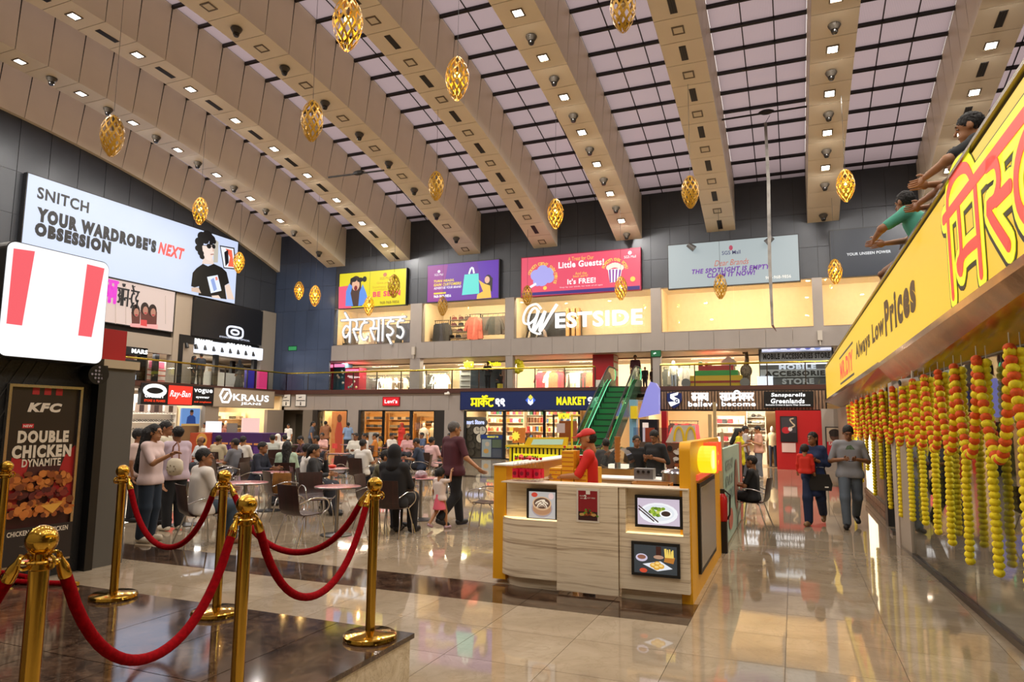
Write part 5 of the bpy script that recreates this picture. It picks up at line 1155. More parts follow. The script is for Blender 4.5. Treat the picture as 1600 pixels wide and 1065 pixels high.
c = k2(802, 681); mb = MB(); mb.prism([((.16 if i % 2 else .1)*math.cos(math.pi*i/9), (.16 if i % 2 else .1)*math.sin(math.pi*i/9)) for i in range(18)], back((c.x, Y2+.2, c.z)), 0, .02); mb.build('burst', E_('#f4e24a', 1.), t); mb = MB(); mb.cyl((k2(806, 697).x, Y2+.21, zt2+.02), (k2(806, 697).x, Y2+.21, k2(806, 691).z), .02); mb.build('stand', M_BLACK, t)
# ------------------------------------------------------------------ escalator
es = thing('escalator', 'green lit escalator climbing to the balcony behind the kiosk', 'escalator', (-6.9, 26, 0))
EX0, EX1 = -7.40, -6.40; ET = 29.55; EB = ET-(ZS-.12)/math.tan(math.radians(30))
GRN = mat('#1d6a3a', .4); nst = 14  # green light of the LED strips put into the step colour
for k in range(nst):
    z = (ZS-.02)*(k+1)/nst; y = EB+(ET-EB)*k/nst; mb = MB(); mb.box(EX0, EX1, y, y+(ET-EB)/nst+.06, z-(ZS/nst)-.05, z); st_ = mb.build('step', GRN, es); mb = MB(); mb.box(EX0, EX1, y-.012, y+.03, z-.035, z+.004); mb.build('nosing', mat('#0b1a10', .5), st_)
for sx, s_ in ((EX0-.02, -1), (EX1+.02, 1)):
    pts = [(EB-1.2, .30), (EB-.2, .34), (EB+.3, .5), (ET-.4, ZS+.1), (ET+.1, ZS+.3), (ET+1.0, ZS+.3)]
    poly = pts+[(ET+1.0, ZS-.3), (ET+.1, ZS-.3), (EB+.4, 0), (EB-1.2, 0)]
    f = Fr((sx, 0, 0), (0, 1, 0), (0, 0, 1)); mb = MB(); mb.prism(poly, f, .0 if s_ > 0 else -.16, .16 if s_ > 0 else 0); mb.build('skirt', mat('#28543a', .25, .3), es)
    up = [(y, z+.60) for y, z in pts]; P = arc(pts[-1][0], pts[-1][1]+.3, .3, -90, 90, 8); Pb = arc(pts[0][0], pts[0][1]+.3, .3, 90, 270, 8)
    loop = up+P[::-1][:-1]+[]
    hr = [(y, z) for y, z in Pb[::-1]][:0]
    path = Pb[::-1]+up[1:-1]+P[::-1]
    mb = MB(); mb.tube([(sx+.07*s_, y, z) for y, z in path], .035, 6); mb.build('handrail', M_BLACK, es, True, 40)
    gp = [(y, z+.02) for y, z in pts]+[(y-.02, z) for y, z in arc(pts[-1][0], pts[-1][1]+.3, .27, -80, 80, 6)]+[(y, z-.04) for y, z in up[::-1]]
    mb = MB(); mb.prism(gp, f, .06*s_, .07*s_); mb.build('balustrade', glass((.6, .85, .7), .9), es)
    mb = MB(); mb.tube([(sx-.015*s_, y, z+.02) for y, z in pts[:-1]], .014, 5, False); mb.build('led_strip', E_('#7dffb4', 1.5), es)
    mb = MB(); mb.tube([(sx+.07*s_, y-.045, z) for y, z in P], .018, 5, False); mb.build('led_strip', E_('#7dffb4', 1.5), es)
mb = MB(); mb.box(EX0, EX1, EB-1.2, EB+.1, .0, .06); mb.box(EX0, EX1, ET, ET+.9, ZS-.1, ZS+.02); mb.build('landing_plate', M_STEEL, es)
area('step_glow', (-6.9, 27, 2.9), 1.2, 7, (.35, 1, .55), (math.radians(-30), 0, 0), size_y=4)
t = thing('lilac_panel', 'glowing lilac curved panel under the right side of the escalator', 'panel', (-5.9, 28.5, 1.9))
mb = MB(); a = [onY(*q, 28.6) for q in ((997, 652), (1029, 646), (1029, 606), (1024, 598), (1016, 596), (1010, 608), (1003, 630))]; mb.prism([(q.x, q.z) for q in a], back((0, 28.6, 0)), -.4, 0); mb.build('panel_face', E_('#9a97e6', .8), t)
a = onY(1000, 720, 29.3); b = onY(1027, 655, 29.3); mb = MB(); mb.box(a.x, b.x, 29.3, 29.7, 0, b.z); mb.build('support', mat('#17151a', .5), t); c = onY(1008, 690, 29.28); d_ = onY(1013, 660, 29.28); mb = MB(); mb.box(c.x-.1, d_.x, 29.27, 29.3, .9, d_.z); mb.build('lit_slot', E_('#f0d8c8', .9), t)
a = onY(984, 705, 24.4); b = onY(994, 624, 24.4); mb = MB(); mb.box(a.x, b.x, 24.4, 24.7, 0, b.z); mb.single('advert_pillar', mat('#6a9ab8', .4), 'slim light blue pillar beside the escalator foot', 'pillar')
a = onY(986, 654, 24.3); b = onY(996, 634, 24.3); mb = MB(); mb.box(a.x, b.x, 24.2, 24.38, a.z, b.z); mb.single('hanging_sign', mat('#d8c020', .4), 'small yellow sign fixed to the slim blue pillar', 'sign')
# ------------------------------------------------------------------ balcony displays
def bp(u, v, y=31.0): return onY(u, v, y)
t = thing('phone_booth', 'tall red british-style phone booth standing on the balcony', 'phone booth', bp(947, 604)); t.location.z = ZS
a, b = bp(926, 560), bp(958, 560); c = bp(970, 560)
f = back((a.x, 31.0, ZS)); w = b.x-a.x; H_ = bp(940, 532).z-ZS; RDB = mat('#b01520', .4)
poly = [(0, 0), (w, 0), (w, H_-.1)]+[(w/2+w/2*math.cos(x), H_-.1+.22*math.sin(x)) for x in [math.pi*i/12 for i in range(1, 12)]]+[(0, H_-.1)]
mb = MB(); mb.prism(poly, f, -1.0, 0); mb.build('body', RDB, t)
for k in range(4):
    for j in range(3): mb = MB(); mb.box(b.x, b.x+.02, 31.1+.27*j, 31.32+.27*j, ZS+.6+.35*k, ZS+.85+.35*k); mb.build('window_pane', mat('#d8d4d0', .3), t)
mb = MB(); mb.box(b.x, b.x+.03, 31.1, 31.85, ZS+2.0, ZS+2.15); mb.build('lit_header', E_('#f0e6dc', .9), t); mb = MB(); mb.box(a.x+.1, a.x+.55, 30.98, 31.0, ZS+.05, ZS+.4); mb.build('paper', M_WHITE, t)
t = thing('play_display', 'stepped red, green and yellow toy-block display behind the balcony railing', 'display', (bp(1117, 600).x, 31.4, ZS))
z = ZS
for u0, u1, v, col in ((1078, 1163, 598.5, '#b89a1c'), (1070, 1166, 595, '#8a2018'), (1078, 1160, 587, '#c8a41c'), (1085, 1153, 579, '#2f8a3a'), (1091, 1146, 571.5, '#a01c20')):
    a, b = bp(u0, v), bp(u1, v); mb = MB(); mb.box(a.x, b.x, 31, 32.2, z, a.z); mb.build('tier', mat(col, .45), t); z = a.z
a, b = bp(1126, 571), bp(1149, 562); mb = MB(); w = b.x-a.x; mb.prism([(0, 0), (w, 0), (w, .2), (w/2, .45), (0, .2)], back((a.x, 31.3, z)), -.5, 0); mb.build('toy_house', M_WHITE, t)
for u, r, c in ((1093, .12, '#3a6a3a'), (1102, .1, '#a04a3a'), (1108, .1, '#c0b0a0')): q = bp(u, 569); mb = MB(); mb.ell((q.x, 31.4, z+r), r, 8, 6); mb.build('toy', mat(c, .6), t, True)
for u in (1072, 1164): q = bp(u, 601); mb = MB(); mb.cyl((q.x, 30.95, ZS+.2), (q.x, 31.0, ZS+.2), .2, .2, 14); mb.build('wheel', M_STEEL, t, True, 40)
t = thing('giraffe_figure', 'small dark patterned giraffe figure on the balcony right of the toy-block display', 'figure', (bp(1166, 603).x, 31.2, ZS)); c = bp(1166, 603)
for dx in (-.12, .1): mb = MB(); mb.cyl((c.x+dx, 31.2, ZS), (c.x+dx, 31.2, ZS+.5), .06, .08); mb.build('leg', mat('#6a5a44', .6, var=.6, scale=18), t, True, 40)
mb = MB(); mb.ell((c.x, 31.2, ZS+.7), (.25, .15, .3)); mb.build('body', mat('#6a5a44', .6, var=.6, scale=18), t, True); mb = MB(); mb.tube([(c.x, 31.2, ZS+.85), (c.x+.05, 31.2, ZS+1.2), (c.x+.03, 31.2, ZS+1.5), (c.x-.12, 31.2, ZS+1.48)], [.13, .09, .08, .05], 8); mb.build('neck', mat('#6a5a44', .6, var=.6, scale=18), t, True, 60)
t = thing('phone_kiosk', 'grey phone accessory kiosk with big lettering on the balcony above the sports shop', 'kiosk', (bp(1243, 603).x, 31.3, ZS))
a, b = bp(1187, 603, 30.9), bp(1302, 536, 30.9); mb = MB(); mb.box(a.x, b.x, 30.95, 32.4, ZS, b.z); mb.build('body', mat('#4e5054', .4), t)
fk = lambda u, v: onY(u, v, 30.94)
def kp(u0, v0, u1, v1, m, nm, d=.04): a, b = fk(u0, v0), fk(u1, v1); mb = MB(); mb.box(a.x, b.x, 30.94-d, 30.95, b.z, a.z); return mb.build(nm, m, t)
kp(1190, 536.5, 1299, 547.5, E_('#e4e4fa', 1.1), 'lit_header'); kp(1188, 548.5, 1300, 563.5, mat('#9aa0a6', .4), 'name_band'); kp(1188, 565.5, 1300, 568, E_('#ffffff', 1.3), 'lit_strip'); kp(1188, 577.5, 1300, 588, mat('#a8adb2', .4), 'band'); kp(1183, 588, 1208, 602, E_('#eef0ff', 1.2), 'lit_price_board', .1)
for i, cc in enumerate(('#c8a0d8', '#8a90d8', '#7078c8', '#9088c8', '#6a70c0', '#8a9ad8')): q = fk(1202+i*15, 541.5); f = back((q.x, 30.895, q.z)); mb = MB(); mb.prism(arc(0, 0, .14, 0, 360, 10, .13)[:-1], f, 0, .006); mb.build('print', E_(cc, 1.), t)
def kt(wd, u0, v, u1, hpx, m): a, b = fk(u0, v), fk(u1, v); h = abs(fk(u0, v-hpx/2).z-fk(u0, v+hpx/2).z); text(wd, back(((a.x+b.x)/2, 30.895, (a.z+b.z)/2)), b.x-a.x, h, m, t, bold=.05, c0=.01, ext=.01)
kt('MOBILE ACCESSORIES STORE', 1192.5, 556, 1297, 9, mat('#111113', .4)); kt('MOBILE', 1217, 573, 1275, 7.5, E_('#e0e4f0', .9)); kt('ACCESSORIES', 1195, 583, 1297, 8, mat('#1d1f24', .4)); kt('STORE', 1222, 595.5, 1272, 9, mat('#a9adb4', .4))
for u0, u1, v, col, lb in ((490, 505, 569, '#c82a5a', 'pink capsule vending kiosk on the balcony, the left one'), (505, 522, 567, '#b01a4a', 'crimson capsule vending kiosk on the balcony, second from the left'), (520, 540, 566, '#3a6478', 'teal capsule vending kiosk on the balcony, third from the left'), (538, 562, 574, '#c03a50', 'red flowered vending kiosk on the balcony, rightmost of the four')):
    a, b = bp(u0, 605, 31.6), bp(u1, v, 31.6); t = thing('vending_kiosk', lb, 'kiosk', ((a.x+b.x)/2, 32, ZS)); mb = MB(); mb.box(a.x+.02, b.x-.02, 31.6, 32.3, ZS, b.z); mb.build('body', mat(col, .4), t)
    mb = MB(); mb.box(a.x+.06, b.x-.06, 31.57, 31.6, b.z-.25, b.z-.08); mb.build('lit_header', E_('#ff8ab8', 1.2), t)
    for i in range(6): mb = MB(); mb.ell((a.x+.1+(b.x-a.x-.2)*random.random(), 31.59, ZS+.15+(b.z-ZS-.6)*random.random()), .07, 8, 6); mb.build('print_dot', mat(random.choice(['#f0d8a0', '#f4f0e8', '#e8a020', '#78b8c0']), .5), t, True)
t = thing('balloon_cluster', 'cluster of bright yellow balloons on the balcony', 'balloons', bp(808, 585, 31.3)); c = bp(808, 572, 30.75)
for i in range(11): a = 2*math.pi*i/9; r = .26 if i < 9 else .08; mb = MB(); mb.ell((c.x+r*math.cos(a), 30.75+(.1 if i > 8 else 0), c.z+r*math.sin(a)*.95), .13, 12, 8); mb.build('balloon', mat('#ded31e', .35), t, True)
mb = MB(); mb.cyl((c.x, 30.75, ZS), (c.x, 30.75, c.z-.2), .02); mb.build('pole', M_STEEL, t)
t = thing('snack_kiosk', 'dark kiosk with yellow lettering behind the balcony railing', 'kiosk', (bp(753, 605, 31.8).x, 32.2, ZS)); a, b = bp(735, 605, 31.9), bp(784, 575, 31.9)
mb = MB(); mb.box(a.x, b.x, 31.9, 32.7, ZS, b.z); mb.build('body', mat('#3c4650', .4), t); mb = MB(); mb.box(bp(718, 600, 31.9).x, a.x, 31.9, 32.6, ZS, b.z+.1); mb.build('display_shelf', mat('#d8dcd8', .4), t)
for u0, u1, wd in ((763, 783, 'Pretto'),): p0, p1 = bp(u0, 568, 31.9), bp(u1, 568, 31.9); text(wd, back(((p0.x+p1.x)/2, 31.9, p0.z)), p1.x-p0.x, .26, E_('#f0ea20', 1.2), t, bold=.04, ext=.05)
p0, p1 = bp(725, 570, 31.9), bp(740, 570, 31.9); devan(['sa', 'ra', 'e', 'ta', 'aa'], back(((p0.x+p1.x)/2, 31.9, p0.z)), p1.x-p0.x, .36, .06, E_('#f0ea20', 1.2), t, ext=.05)
for k in range(4): mb = MB(); mb.box(bp(719, 600, 31.88).x+.04, a.x-.04, 31.86, 31.9, ZS+.2+.28*k, ZS+.24+.28*k); mb.build('shelf', mat('#5a5a50', .4), t)
# ---- left balcony: black truss kiosk, shop fronts, posters
t = thing('truss_kiosk', 'black truss-framed cosmetics kiosk with white lettering on the left balcony', 'kiosk', (-27.2, 24, ZS))
XK = -26.9; a = onX(281, 540, XK); b = onX(338, 545, XK); c_ = onX(398, 550, XK); ztop = onX(338, 531, XK).z
for q in (a, b, c_):
    mb = MB(); mb.box(XK-.09, XK+.09, q.y-.12, q.y+.12, ZS, ztop-.35); mb.build('post', M_BLACK, t)
    mb = MB(); mb.box(XK-1.6, XK-1.42, q.y-.12, q.y+.12, ZS, ztop-.35); mb.build('post', M_BLACK, t)
for x in (XK, XK-1.5): mb = MB(); mb.box(x-.08, x+.08, a.y-.12, c_.y+.12, ztop-.37, ztop+.02); mb.build('truss_beam', M_BLACK, t)
for k in range(9): y = a.y+(c_.y-a.y)*(k+.5)/9; mb = MB(); mb.cyl((XK+.1, y, ztop-.38), (XK+.18, y, ztop-.6), .07, .09, 8); mb.build('spotlight', M_BLACK, t, True, 40)
f = left((XK+.085, (b.y+c_.y)/2+.1, ztop-.17)); text('COLORBAR', f, 1.8, .24, E_('#ffffff', 1.2), t, bold=.03, ext=.02); f = left((XK+.085, (a.y+b.y)/2+.2, ztop-.17)); text('BEAUTY', f, 1.1, .2, E_('#ffffff', 1.2), t, bold=.03, ext=.02)
mb = MB(); mb.box(XK-1.3, XK-.2, b.y-1.2, b.y+1.6, ZS, ZS+.8); mb.build('counter', mat('#d8d4cc', .4), t)
def lface(u0, v0, u1, v1, X, m, name, lb, cat, d=.15):
    a = onX(u0, v1, X); b = onX(u1, v0, X); mb = MB(); mb.box(X-d, X, a.y, b.y, min(a.z, b.z), max(a.z, b.z)); o = mb.single(name, m, lb, cat); return o
o = lface(384, 578, 398, 609, -26.6, mat('#3a30b0', .4), 'standing_banner', 'blue standing banner at the right end of the left balcony', 'banner'); o.location.z = ZS
o = lface(404, 576, 419, 604, -26.5, E_('#e83a78', .8), 'standing_banner', 'pink lit standing banner at the right end of the left balcony', 'banner'); o.location.z = ZS
t = thing('cosmetics_stand', 'black cosmetics stand with a lit header on the balcony, next to the red box', 'stand', (-26.8, 18.2, ZS)); X = -26.7; a, b = onX(193, 540, X), onX(231, 545, X)
mb = MB(); mb.box(X-.9, X, a.y, b.y, ZS, ZS+.95); mb.box(X-.2, X, b.y-.35, b.y, ZS, a.z); mb.build('frame', M_BLACK, t); mb = MB(); mb.box(X-.2, X, a.y, b.y, a.z-.35, a.z); mb.build('header', mat('#15151a', .4), t)
text('MARS', left((X, (a.y+b.y)/2+.2, a.z-.17)), .8, .2, E_('#ffffff', 1.2), t, bold=.04, ext=.02); mb = MB(); mb.box(X-.85, X-.3, a.y+.1, b.y-.4, ZS+.95, ZS+1.3); mb.build('goods_row', mat('#c8788a', .5, var=.6, scale=12), t); mb = MB(); mb.box(X+.0, X+.01, a.y+.1, b.y-.5, ZS+.1, ZS+.3); mb.build('lit_panel', E_('#dfe8ff', 1.1), t)
s = Sign('shop_poster', 'pink and white shop wall with red lettering behind the cosmetics stand on the left balcony', 'X', -28.6, (192, 555), (262, 566), (262, 610), (192, 604), mat('#e0c8bc', .5), .1, cat='poster')
for k in range(4): s.p.rect(.05, .1+.18*k, .95, .14+.18*k, mat('#c05a50', .5))
s.p.rect(.55, .72, .9, .95, mat('#e86a88', .5)); s.p.rect(.1, .8, .45, .9, mat('#d83a50', .5)); s.done()
s = Sign('shop_poster', 'white brightly lit optical shop wall behind the truss kiosk', 'X', -29.5, (300, 560), (410, 580), (410, 612), (300, 604), mat('#e6dfd2', .5), .1, cat='poster')
for k in range(6): s.p.rect(.04+.16*k, .35, .16+.16*k, .8, mat(['#6a625a', '#c8b090', '#3a3a40', '#a08a70', '#55504a', '#c8a888'][k], .5))
s.done()
# ------------------------------------------------------------------ shop goods
def garment_mesh(m, wide=.48, long=.75, sleeve=True):
    mb = MB(); w = wide/2
    prof = [(0.0, .10), (.10, .10), (w*.62, .02), (w, -.06), (w+.10, -.42), (w+.0, -.45), (w-.06, -.18), (w-.05, -long), (0, -long-.02)]
    if not sleeve: prof = [(0, .08), (.08, .08), (w*.7, .02), (w*.8, -.3), (w, -long), (0, -long-.02)]
    V = []; F = []; full = prof+[(-a, b) for a, b in prof[::-1][1:-1]]
    n = len(full)
    for d in (-.05, .05): V += [(a, d*(1 if abs(a) < w else .6), b) for a, b in full]
    F = [tuple(range(n)), tuple(range(n, 2*n))[::-1]]+[(i, n+i, n+(i+1) % n, (i+1) % n) for i in range(n)]
    mb.add(V, F); mb.tube([(-.02, 0, .1), (0, 0, .16), (.02, 0, .2), (0, 0, .22)], .006, 4); return mb.data('garment', m)
GM = {}
def gar(col, sl=True, wide=.48, long=.75):
    k = (col, sl, wide, long)
    if k not in GM: GM[k] = garment_mesh(mat(col, .8, var=.15, scale=9), wide, long, sl)
    return GM[k]
def clothes_rail(x0, x1, y, zr, cols, n, lb, grp, face=0, zfloor=None, sc=1.):
    if zfloor == 5.7:
        for xm in UPART:
            if x0 < xm+.4 < x1: x0 = xm+.45
            elif x1 < xm < x1+.5: x1 = min(x1, xm-.4)
    t = thing('clothes_rail', 'dark rail carrying the '+grp, 'rail', ((x0+x1)/2, y, zfloor if zfloor is not None else zr)); mb = MB(); mb.cyl((x0-.05, y, zr), (x1+.05, y, zr), .018, .018, 8)
    mb.build('bar', M_DARK, t)
    for x in (x0, x1): mb = MB(); mb.cyl((x, y, zfloor if zfloor is not None else zr-1), (x, y, zr), .018, .018, 6); mb.build('upright', M_DARK, t)
    for i in range(n):
        x = x0+.12+(x1-x0-.24)*(i/(max(n-1, 1))); c = random.choice(cols)
        o = link('garment', gar(c, random.random() < .75, .46, random.choice((.6, .75, .85))), None, (x, y, zr-.22*sc+.0), (0, 0, face+random.uniform(-.25, .25))); o.scale = (sc, sc, sc)
        tag(o, lb+', '+ORDN[i]+' from left', 'clothes', grp)
DK = ['#33302e', '#4a443e', '#26282c', '#5c5248', '#3a3a44']; WM = ['#8a7a64', '#c8b494', '#5a4a3c', '#a08a78', '#e0d4c0', '#3a3630']; RD_ = ['#a03030', '#c86a5a', '#8a2a38', '#d8c8b8', '#b85a3a']
def wx(u, Y, v=520): return onY(u, v, Y).x
clothes_rail(wx(592, 31.6), wx(640, 31.6), 31.6, 7.15, DK, 7, 'dark garment behind the hindi lettering in the first upper window', 'dark garments in the first upper window', 0, 5.7, 1.25)
clothes_rail(wx(530, 31.9), wx(585, 31.9), 31.9, 6.75, DK+WM, 7, 'garment on the lower rail in the first upper window', 'garments on the lower rail of the first upper window', 0, 5.7)
clothes_rail(wx(664, 31.6), wx(700, 31.6), 31.6, 7.05, WM+DK, 5, 'garment hanging at the left of the second upper window', 'garments at the left of the second upper window', 0, 5.7, 1.2)
clothes_rail(wx(734, 31.4), wx(750, 31.4), 31.4, 7.25, ['#b85a48', '#c8705c'], 3, 'coral red top hanging in the second upper window', 'coral tops in the second upper window', 0, 5.7, 1.3)
clothes_rail(wx(751, 31.5), wx(789, 31.5), 31.5, 7.25, ['#5c564e', '#6a5c50', '#4a4a44'], 5, 'grey brown jacket hanging at the right of the second upper window', 'jackets in the second upper window', 0, 5.7, 1.3)
mb = MB(); mb.box(UPART[1]+.15, wx(905, 32), 32.4, 32.5, 5.7, 7.3); mb.single('backdrop', mat('#2a2826', .5), 'dark display panel behind the curly white letter in the third upper window', 'panel')
for u in (884, 893, 900): mb = MB(); mb.box(wx(u, 32.0), wx(u, 32.0)+.16, 32.0, 32.3, 5.7, 7.4); mb.single('wood_post', mat('#c09058', .5), 'wooden display post in the third upper window, '+{884: 'left', 893: 'middle', 900: 'right'}[u]+' of three', 'post', 'wooden posts in the third upper window')
clothes_rail(wx(812, 31.8), wx(850, 31.8), 31.8, 6.55, WM, 5, 'garment hanging below the curly white letter in the third upper window', 'garments below the curly white letter', 0, 5.7)
# bag and shoe shelves of window two
t = thing('wall_shelf', 'open metal shelf unit with shoes and bags in the second upper window', 'shelf', (wx(715, 32), 32, 5.7)); xa, xb = wx(668, 31.9), wx(752, 31.9)
for k in range(5): mb = MB(); mb.box(xa if k < 2 else wx(702, 31.9), xb if k < 2 else wx(733, 31.9), 31.8, 32.2, 5.80+.32*k, 5.82+.32*k); mb.build('shelf', mat('#8a8076', .4, .5), t)
for x in (xa, wx(702, 31.9), wx(733, 31.9), xb): mb = MB(); mb.box(x-.02, x+.02, 31.98, 32.02, 5.7, 7.3); mb.build('upright', M_DARK, t)
def bag_mesh(c):
    mb = MB(); mb.prism([(-.13, 0), (.13, 0), (.15, .1), (.10, .17), (-.10, .17), (-.15, .1)], back((0, .05, 0)), -.10, 0); mb.tube([(-.07, 0, .16), (-.05, 0, .24), (.05, 0, .24), (.07, 0, .16)], .012, 5); return mb.data('bag', mat(c, .5))
BGM = [bag_mesh(c) for c in ('#2a2422', '#4a3428', '#1c1c20', '#7a3a34', '#b89a80', '#5a2a2a')]
for k in range(5):
    x0, x1 = (xa, xb) if k < 2 else (wx(702, 31.9), wx(733, 31.9)); n = int((x1-x0)/.36)
    for i in range(n): o = link('handbag', random.choice(BGM), None, (x0+.2+(x1-x0-.4)*i/max(n-1, 1), 31.95, 5.822+.32*k), (0, 0, random.uniform(-.3, .3))); tag(o, 'handbag on the shelves of the second upper window, %s shelf up, %s from left' % (ORDN[k], ORDN[i]), 'bag', 'handbags in the second upper window')
# first floor clothes
for u0, u1, cols, n, lb, grp, zr in ((563, 600, DK+WM, 7, 'top on the first-floor rail left of the first pier', 'tops on the first-floor rail, left', 4.35), (604, 638, WM, 7, 'cream or brown top on the first-floor rail beside the first pier', 'tops on the first-floor rail beside the pier', 4.35),
    (664, 700, WM+['#f0e8dc'], 7, 'beige or brown dress in the second first-floor window', 'dresses in the second first-floor window', 4.5), (840, 880, RD_, 8, 'red or orange dress in the third first-floor window', 'dresses in the third first-floor window', 4.5), (882, 924, RD_+WM, 8, 'red or pale dress left of the red phone booth', 'dresses left of the phone booth', 4.45), (1036, 1060, ['#3a3a34', '#6a6458'], 4, 'dark top on the first-floor rail right of the escalator', 'dark tops right of the escalator', 4.5), (1060, 1076, ['#7a7268', '#55504a'], 3, 'grey kurta on a rail left of the toy-block display', 'kurtas left of the toy-block display', 4.6)):
    clothes_rail(wx(u0, 34), wx(u1, 34), 34.0, zr, cols, n, lb, grp, 0, ZS)
    clothes_rail(wx(u0, 35), wx(u1, 35), 35.2, zr+.15, cols, n-2, 'rear-row '+lb, grp+', rear row', 0, ZS)
# generic shelf unit with goods
def goods_mesh(kind, c):
    mb = MB()
    if kind == 'folded':
        for k in range(3): mb.box(-.13, .13, -.12, .12, .05*k, .05*k+.045)
    elif kind == 'book': mb.box(-.05, .05, -.1, .1, 0, .26)
    elif kind == 'jar': mb.lathe([(.06, 0), (.065, .02), (.065, .14), (.04, .17), (.04, .2)], 10)
    elif kind == 'cap': mb.ell((0, 0, .06), (.1, .11, .08), 10, 6); mb.box(-.08, .08, -.2, -.08, .045, .06)
    elif kind == 'carton': mb.box(-.1, .1, -.08, .08, 0, .2); mb.box(-.08, .08, -.083, -.08, .05, .15)
    elif kind == 'frames':
        for s_ in (-1, 1): mb.tube([(s_*.05+.04*math.cos(a), 0, .05+.03*math.sin(a)) for a in [2*math.pi*i/10 for i in range(10)]], .008, 5, closed=True)
        mb.box(-.1, -.09, 0, .1, .05, .06); mb.box(.09, .1, 0, .1, .05, .06)
    return mb.data(kind, mat(c, .5))
GDM = {}
def shelf_unit(fr, w, zs, kind, cols, per, lb, cat, grp, ulb, depth=.32, name='goods', backc='#d8c09a', sc=1.):
    t = thing('shelf_unit', ulb, 'shelf', fr.P(w/2, 0, 0)); mb = MB(); mb.fbox(fr, 0, w, 0, zs[-1]+.35, -depth-.03, -depth); mb.build('back_panel', mat(backc, .5), t)
    for a in (0, w): mb = MB(); mb.fbox(fr, a-.02, a+.02, 0, zs[-1]+.35, -depth, 0); mb.build('side_panel', mat(backc, .5), t)
    for z in zs:
        mb = MB(); mb.fbox(fr, 0, w, z-.025, z, -depth, 0); mb.build('shelf', mat(backc, .45), t)
        for i in range(per):
            c = random.choice(cols); k = (kind, c)
            if k not in GDM: GDM[k] = goods_mesh(kind, c)
            p = fr.P(w*(i+.5)/per+random.uniform(-.02, .02), z+.001, -depth/2); o = link(name, GDM[k], None, p, (0, 0, math.atan2(fr.ux.y, fr.ux.x))); o.scale = (sc, sc, sc); tag(o, lb+', %s shelf up, %s from left' % (ORDN[zs.index(z)], ORDN[i]), cat, grp)
BL = ['#2a3448', '#3a4a66', '#1e2430', '#5a6a84', '#8a8478', '#c8b8a0']
gx = lambda u, Y: onY(u, 690, Y).x
shelf_unit(back((gx(567, 33), 33.2, 0)), gx(598, 33)-gx(567, 33), [.5, .95, 1.4, 1.85], 'folded', BL, 5, 'folded jeans, left pane of the jeans shop', 'jeans', 'folded jeans, left pane', 'wooden shelf unit with folded jeans in the left pane of the jeans shop', backc='#c89858')
shelf_unit(back((gx(604, 33), 33.2, 0)), gx(642, 33)-gx(604, 33), [.5, .95, 1.4, 1.85], 'folded', BL, 6, 'folded jeans, middle pane of the jeans shop', 'jeans', 'folded jeans, middle pane', 'wooden shelf unit with folded jeans in the middle pane of the jeans shop', backc='#c89858')
shelf_unit(back((gx(648, 33), 33.6, 0)), gx(690, 33)-gx(648, 33), [1.2, 1.65], 'folded', WM, 5, 'folded shirts behind the jeans shop mannequin', 'clothes', 'folded shirts', 'wooden wall shelf behind the mannequin in the jeans shop', backc='#c89858')
def mannequin(c, z0, lb, mshirt, sc=1., pants='#3a4250'):
    t = thing('mannequin', lb, 'mannequin', (c[0], c[1], z0)); z = lambda v: v*sc; Mw = mat('#e8e0d4', .4)
    mb = MB(); mb.lathe([(.02, z(1.42)), (.05, z(1.44)), (.08, z(1.55)), (.06, z(1.66)), (.01, z(1.70))], 12); mb.build('head', Mw, t, False, 60)
    mb = MB(); mb.lathe([(.13*sc, z(.85)), (.16*sc, z(1.0)), (.15*sc, z(1.1)), (.19*sc, z(1.3)), (.15*sc, z(1.4)), (.05*sc, z(1.46))], 14); mb.V = [(a, b*.62, e) for a, b, e in mb.V]
    for s_ in (-1, 1): mb.tube([(s_*.18*sc, 0, z(1.36)), (s_*.25*sc, 0, z(1.1))], [.065*sc, .06*sc], 8)
    mb.build('shirt', mshirt, t, False, 60)
    for s_ in (-1, 1): mb = MB(); mb.tube([(s_*.25*sc, 0, z(1.1)), (s_*.27*sc, .03, z(.82))], [.035*sc, .025*sc], 8); mb.build('arm', Mw, t, False, 60); mb = MB(); mb.tube([(s_*.08*sc, 0, z(.9)), (s_*.09*sc, 0, z(.5)), (s_*.1*sc, 0, z(.04))], [.09*sc, .065*sc, .05*sc], 8); mb.build('leg', mat(pants, .7), t, False, 60)
    mb = MB(); mb.lathe([(.2*sc, 0), (.2*sc, z(.03))], 16); mb.build('base', M_STEEL, t, False)
mannequin((gx(662, 31.2), 31.2), 0, 'mannequin in a white tee in the right pane of the jeans shop', M_WHITE); mannequin((gx(676, 31.5), 31.5), 0, 'mannequin in a cream shirt at the edge of the jeans shop window', mat('#d8c8a8', .7))
mannequin((gx(1207, 31), 31.0), 0, 'mannequin in a cream cricket shirt left of the red shop wall', mat('#e8dcb0', .7)); mannequin((onY(1052, 590, 33.5).x, 33.6), ZS, 'mannequin in a long patterned kurta on the first floor right of the escalator', mat('#6a6860', .7, var=.4, scale=20), .85)
a, b = onY(575, 715, 30.9), onY(590, 675, 30.9); mb = MB(); mb.box(a.x, b.x, 30.9, 31.0, .5, b.z); mb.single('window_poster', E_('#c8b8a8', .6), 'pale advertising screen inside the left pane of the jeans shop', 'poster')
t = thing('window_poster', 'orange lit poster of a person in red in the left window beside the grey pier', 'poster', (gx(528, 30.9), 30.9, 0)); a, b = gx(517, 30.9), gx(540, 30.9)
